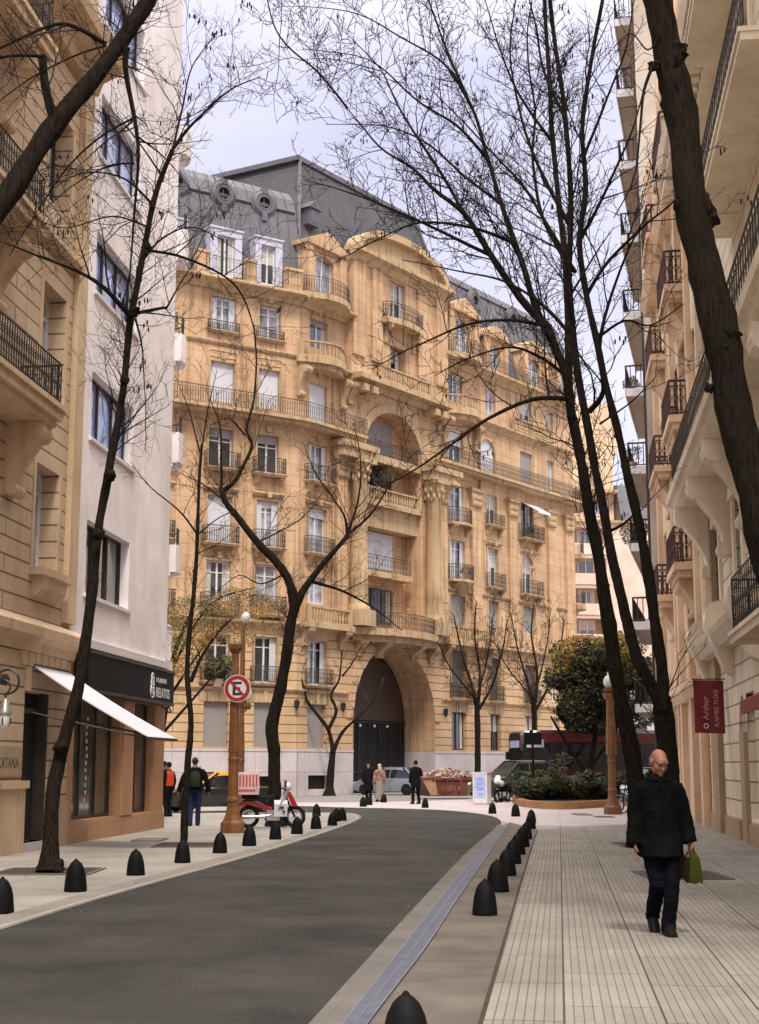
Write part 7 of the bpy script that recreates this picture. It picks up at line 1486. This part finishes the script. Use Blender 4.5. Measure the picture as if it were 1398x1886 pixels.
    if coat:
        m = MB(); w_, dp = coat_w; z0 = coat_hem
        ell(m, [(0, ly * 1.1, 1.515, .08, .085, .02), (0, ly, 1.475, .13, .11), (0, ly, 1.42, .185, .125), (0, ly * .8, 1.3, w_ * .93, dp * .95), (0, ly * .5, 1.1, w_ * .93, dp), (0, 0, .95, w_ * .97, dp * 1.05), (0, 0, z0 + .1, w_, dp * (1.5 if near else 1.15)), (0, .02, z0, w_ * 1.03, dp * (1.72 if near else 1.2))], 24)
        for s_, e, w in arms:
            s_, e, w = Vector(s_) + Vector((0, ly, 0)), Vector(e), Vector(w); m.tube([s_ * 1 + Vector((-.07 if s_.x > 0 else .07, 0, .005)), s_ + Vector((-.01 if s_.x > 0 else .01, 0, -.03)), (s_ + e) / 2, e, (e + w) / 2, w + (w - e).normalized() * .03], [.06, .082, .08, .072, .07, .074], 12)
        part('coat', X(remeshed(m, .011 if near else .02, 3, .016 if near else .008)), coat, t, smooth=180)
        if near:
            m = MB(); m.loft([[Vector((r_ * cos(a) * 1.0, ly * 1.1 + r_ * sin(a) * .95, z + .03 * (1 - sin(a)) * .5)) for a in [radians(100 + 340 * i / 20) for i in range(21)]] for r_, z in ((.08, 1.525), (.095, 1.52), (.13, 1.462), (.115, 1.458))], caps=False, closed=False); part('collar', X(m), coat, t, smooth=60)
            m = MB(); m.tube([Vector((.012, ly + .128, 1.42)), Vector((.014, ly * .8 + .147, 1.25)), Vector((.014, .158, 1.0)), Vector((.014, .172, z0 + .02))], .006, 5)
            for z in (1.34, 1.2, 1.06, .92): m.ball(ID, (.035, .15 + ly * (z - .9) * 1.2, z), (.012, .006, .012), 8, 5)
            part('button_line', X(m), coat, t)
    if vest:
        m = MB(); ell(m, [(0, ly, 1.47, .14, .11), (0, ly, 1.4, .215, .14), (0, ly * .7, 1.2, .2, .145), (0, 0, .98, .19, .145)]); part('vest', X(m), vest, t, smooth=60)
    return t, X
black = cloth('black_wool_coat', (.0045, .005, .0052), vary=.35, bump=.6); navy = cloth('dark_navy_trousers', (.005, .0055, .009), bump=.5); shoe = plain('black_shoe_leather', (.007, .0065, .0065), .5, spec=.2)
# the walking man
ml = G(1224, 1724); ml.z = 0; L1 = ((.1, .02, .9), (.075, .19, .52), (.035, .14, .09), 0.0); L2 = ((-.1, .0, .9), (-.07, .1, .47), (-.05, -.2, .16), .75)
man, XM = person('bald man in a black coat walking down the right pavement with a green bag', ml + Vector((0, .1, 0)), pi + .05, 1.71, True, legs=[((-.1, .02, .9), (-.07, .16, .5), (-.035, .1, .09), 0.0), ((.1, .0, .9), (.06, .1, .48), (.035, -.22, .17), .7)], arms=[((.175, 0, 1.42), (.24, -.02, 1.14), (.255, .06, .88)), ((-.175, 0, 1.42), (-.245, .0, 1.15), (-.285, .06, .9))], nod=.5, yaw=.28, lean=.03, coat=black, coat_hem=.74, coat_w=(.21, .145), trousers=navy, shoes=shoe, hair=plain('grey_hair_fringe', (.12, .1, .095), .95), skin='skin', hands_d=[(-.03, .1, -1), (0, .05, -1)])
bl_ = MB(); bag = thing('shopping_bag', 'olive green shopping bag hanging from the walking man\'s left hand', 'bag', tuple(ml)); gm_ = cloth('olive_green_bag', (.038, .04, .008), .6)
bm2 = MB(); zz = ((.785, .022, .06), (.74, .045, .1), (.64, .055, .12), (.54, .065, .125), (.5, .06, .12))
bm2.loft([[Vector((-.3 + a * wx, .07 + b * wy, z + .012 * sin(5 * a + 3 * b))) for a, b in ((-1, -1), (-.3, -1.05), (.4, -.95), (1, -1), (1, -.2), (.9, .5), (1, 1), (.2, 1.05), (-.5, .95), (-1, 1), (-.92, .3), (-1.02, -.4))] for z, wx, wy in zz]); part('body', XM(bm2), gm_, bag, smooth=70)
bm2 = MB(); bm2.tube([Vector((-.29, .0, .77)), Vector((-.295, .04, .83)), Vector((-.3, .07, .85)), Vector((-.3, .11, .83)), Vector((-.305, .14, .77))], .008, 6); part('handle', XM(bm2), gm_, bag)
# people on the left and across the square
dk = cloth('dark_jacket', (.008, .008, .009), .9, .1); bl2 = cloth('blue_work_trousers', (.02, .026, .07), .9, .1)
def P_(u, v): p = G(u, v); p.z = 0; return p
bp3, X3 = person('man seen from behind in a black jacket and blue trousers with a small backpack', P_(357, 1521), .15, 1.78, legs=[((.1, 0, .9), (.1, .08, .5), (.1, .1, .09), 0), ((-.1, 0, .9), (-.1, .02, .5), (-.1, -.1, .1), .2)], arms=[((.2, 0, 1.42), (.31, -.02, 1.16), (.36, .05, .9)), ((-.2, 0, 1.42), (-.33, -.02, 1.16), (-.4, .02, .9))], coat=dk, coat_hem=.92, coat_w=(.22, .15), trousers=bl2, shoes=shoe, hair=plain('black_hair', (.012, .01, .01), .8))
bk = thing('backpack', 'small dark olive backpack on the back of the man in blue trousers', 'backpack', tuple(P_(357, 1521))); m = MB(); ell(m, [(0, -.2, 1.0, .12, .07), (0, -.22, 1.08, .14, .09), (0, -.22, 1.3, .13, .085), (0, -.2, 1.4, .09, .06)]); part('body', X3(m), cloth('dark_olive_pack', (.03, .032, .02)), bk, smooth=60); m = MB()
for s in (-1, 1): m.tube([Vector((s * .1, -.18, 1.4)), Vector((s * .13, -.05, 1.5)), Vector((s * .14, .1, 1.45)), Vector((s * .14, .16, 1.25))], .018, 5)
part('strap', X3(m), dk, bk)
person('person in a red and orange vest by the corner of the shop', P_(309, 1504), 1.0, 1.68, coat=dk, coat_hem=.9, coat_w=(.18, .13), trousers=cloth('black_trousers', (.012, .012, .013)), shoes=shoe, hair=M['rubber'], vest=cloth('red_orange_vest', (.55, .07, .035)))
person('pedestrian in dark clothes half hidden against the shop corner pillar', P_(301, 1503), .6, 1.7, coat=dk, coat_hem=.6, trousers=dk, shoes=shoe, hair=M['rubber'])
person('person in long black clothes standing left of the long skirted woman', P_(679, 1474), pi * .9, 1.68, coat=dk, coat_hem=.45, trousers=dk, shoes=shoe, hair=M['rubber'])
person('blond woman with patterned top and long pale grey skirt before the silver car', P_(699, 1477), .4, 1.64, coat=cloth('brown_patterned_top', (.25, .15, .12), vary=.6), coat_hem=.92, coat_w=(.17, .13), skirt=cloth('pale_grey_skirt', (.22, .19, .18)), shoes=shoe, hair=plain('blond_hair', (.45, .34, .24), .8), hair_long=True)
person('man in a black coat standing alone in front of the rubble skip', P_(766, 1481), .5, 1.78, legs=[((.1, 0, .9), (.12, .03, .5), (.18, .05, .09), 0), ((-.1, 0, .9), (-.1, .05, .5), (-.14, .0, .09), 0)], arms=[((.19, 0, 1.42), (.27, .0, 1.16), (.12, .2, 1.1)), ((-.19, 0, 1.42), (-.25, -.03, 1.14), (-.2, .1, .9))], coat=dk, coat_hem=.68, coat_w=(.22, .16), trousers=dk, shoes=shoe, hair=M['rubber'])
person('distant pedestrian in black walking behind the rubble skip', P_(789, 1459), 1.3, 1.7, coat=dk, coat_hem=.8, trousers=dk, shoes=shoe, hair=M['rubber'])
pq2 = P_(858, 1447); person('distant person in a dark jacket on the far pavement right of the skip', pq2, 1.0, 1.8, coat=cloth('dark_brown_jacket', (.03, .018, .014)), coat_hem=.8, trousers=dk, shoes=shoe, hair=M['rubber'])

# ------------------------------------------------------------------ a scatter of fallen leaves along the kerbs and around the trees
rf = random.Random(9); m = MB()
spots_ = [(G(90, 1606), 1.6, 26), (G(337, 1558), 1.2, 14), (G(506, 1522), 1.5, 16), (G(1240, 1612), 1.8, 26), (G(1180, 1557), 1.5, 16)] + [(p, .35, 5) for p in resample(re_, 30)[2:22]] + [(p, .4, 4) for p in resample(le, 24)[1:20]]
for c, r, n_ in spots_:
    for i in range(n_):
        a, q = rf.uniform(0, 6.3), r * rf.random() ** .6; x, y, s, h = c.x + q * cos(a), c.y + q * sin(a), rf.uniform(.018, .045), rf.uniform(0, 3.2); m.cur = rf.choice((0, 0, 1))
        m.add([(x + s * cos(h), y + s * sin(h), .03), (x - .5 * s * sin(h), y + .5 * s * cos(h), .026), (x - s * cos(h), y - s * sin(h), .034), (x + .5 * s * sin(h), y - .5 * s * cos(h), .027)], [(0, 1, 2, 3)])
m.cur = 0
fl = solo('fallen_leaves', m, [M['leaf_ochre'], M['soil']], 'small dry brown leaves scattered along the kerbs and tree pits', 'leaves', (0, 0, 0)); fl['kind'] = 'stuff'

# one shared group phrase for every kind that occurs more than once
kinds = {}
for o in bpy.data.objects:
    if o.parent is None and 'label' in o: kinds.setdefault(o.name.split('.')[0], []).append(o)
phrases = {'person': 'pedestrians in the street and square', 'parked_car': 'cars beyond the square', 'leafy_tree': 'leafy trees around the square', 'potted_plant': 'plants on the balconies', 'tree_pit': 'tree pits in the pavements', 'cover_plate': 'cover plates in the pavements', 'bicycle': 'bicycles by the round lamp', 'wall_lantern': 'wall lanterns'}
for k_, L in kinds.items():
    for o in L:
        if len(L) > 1 and 'group' not in o and k_ in phrases: o['group'] = phrases[k_]
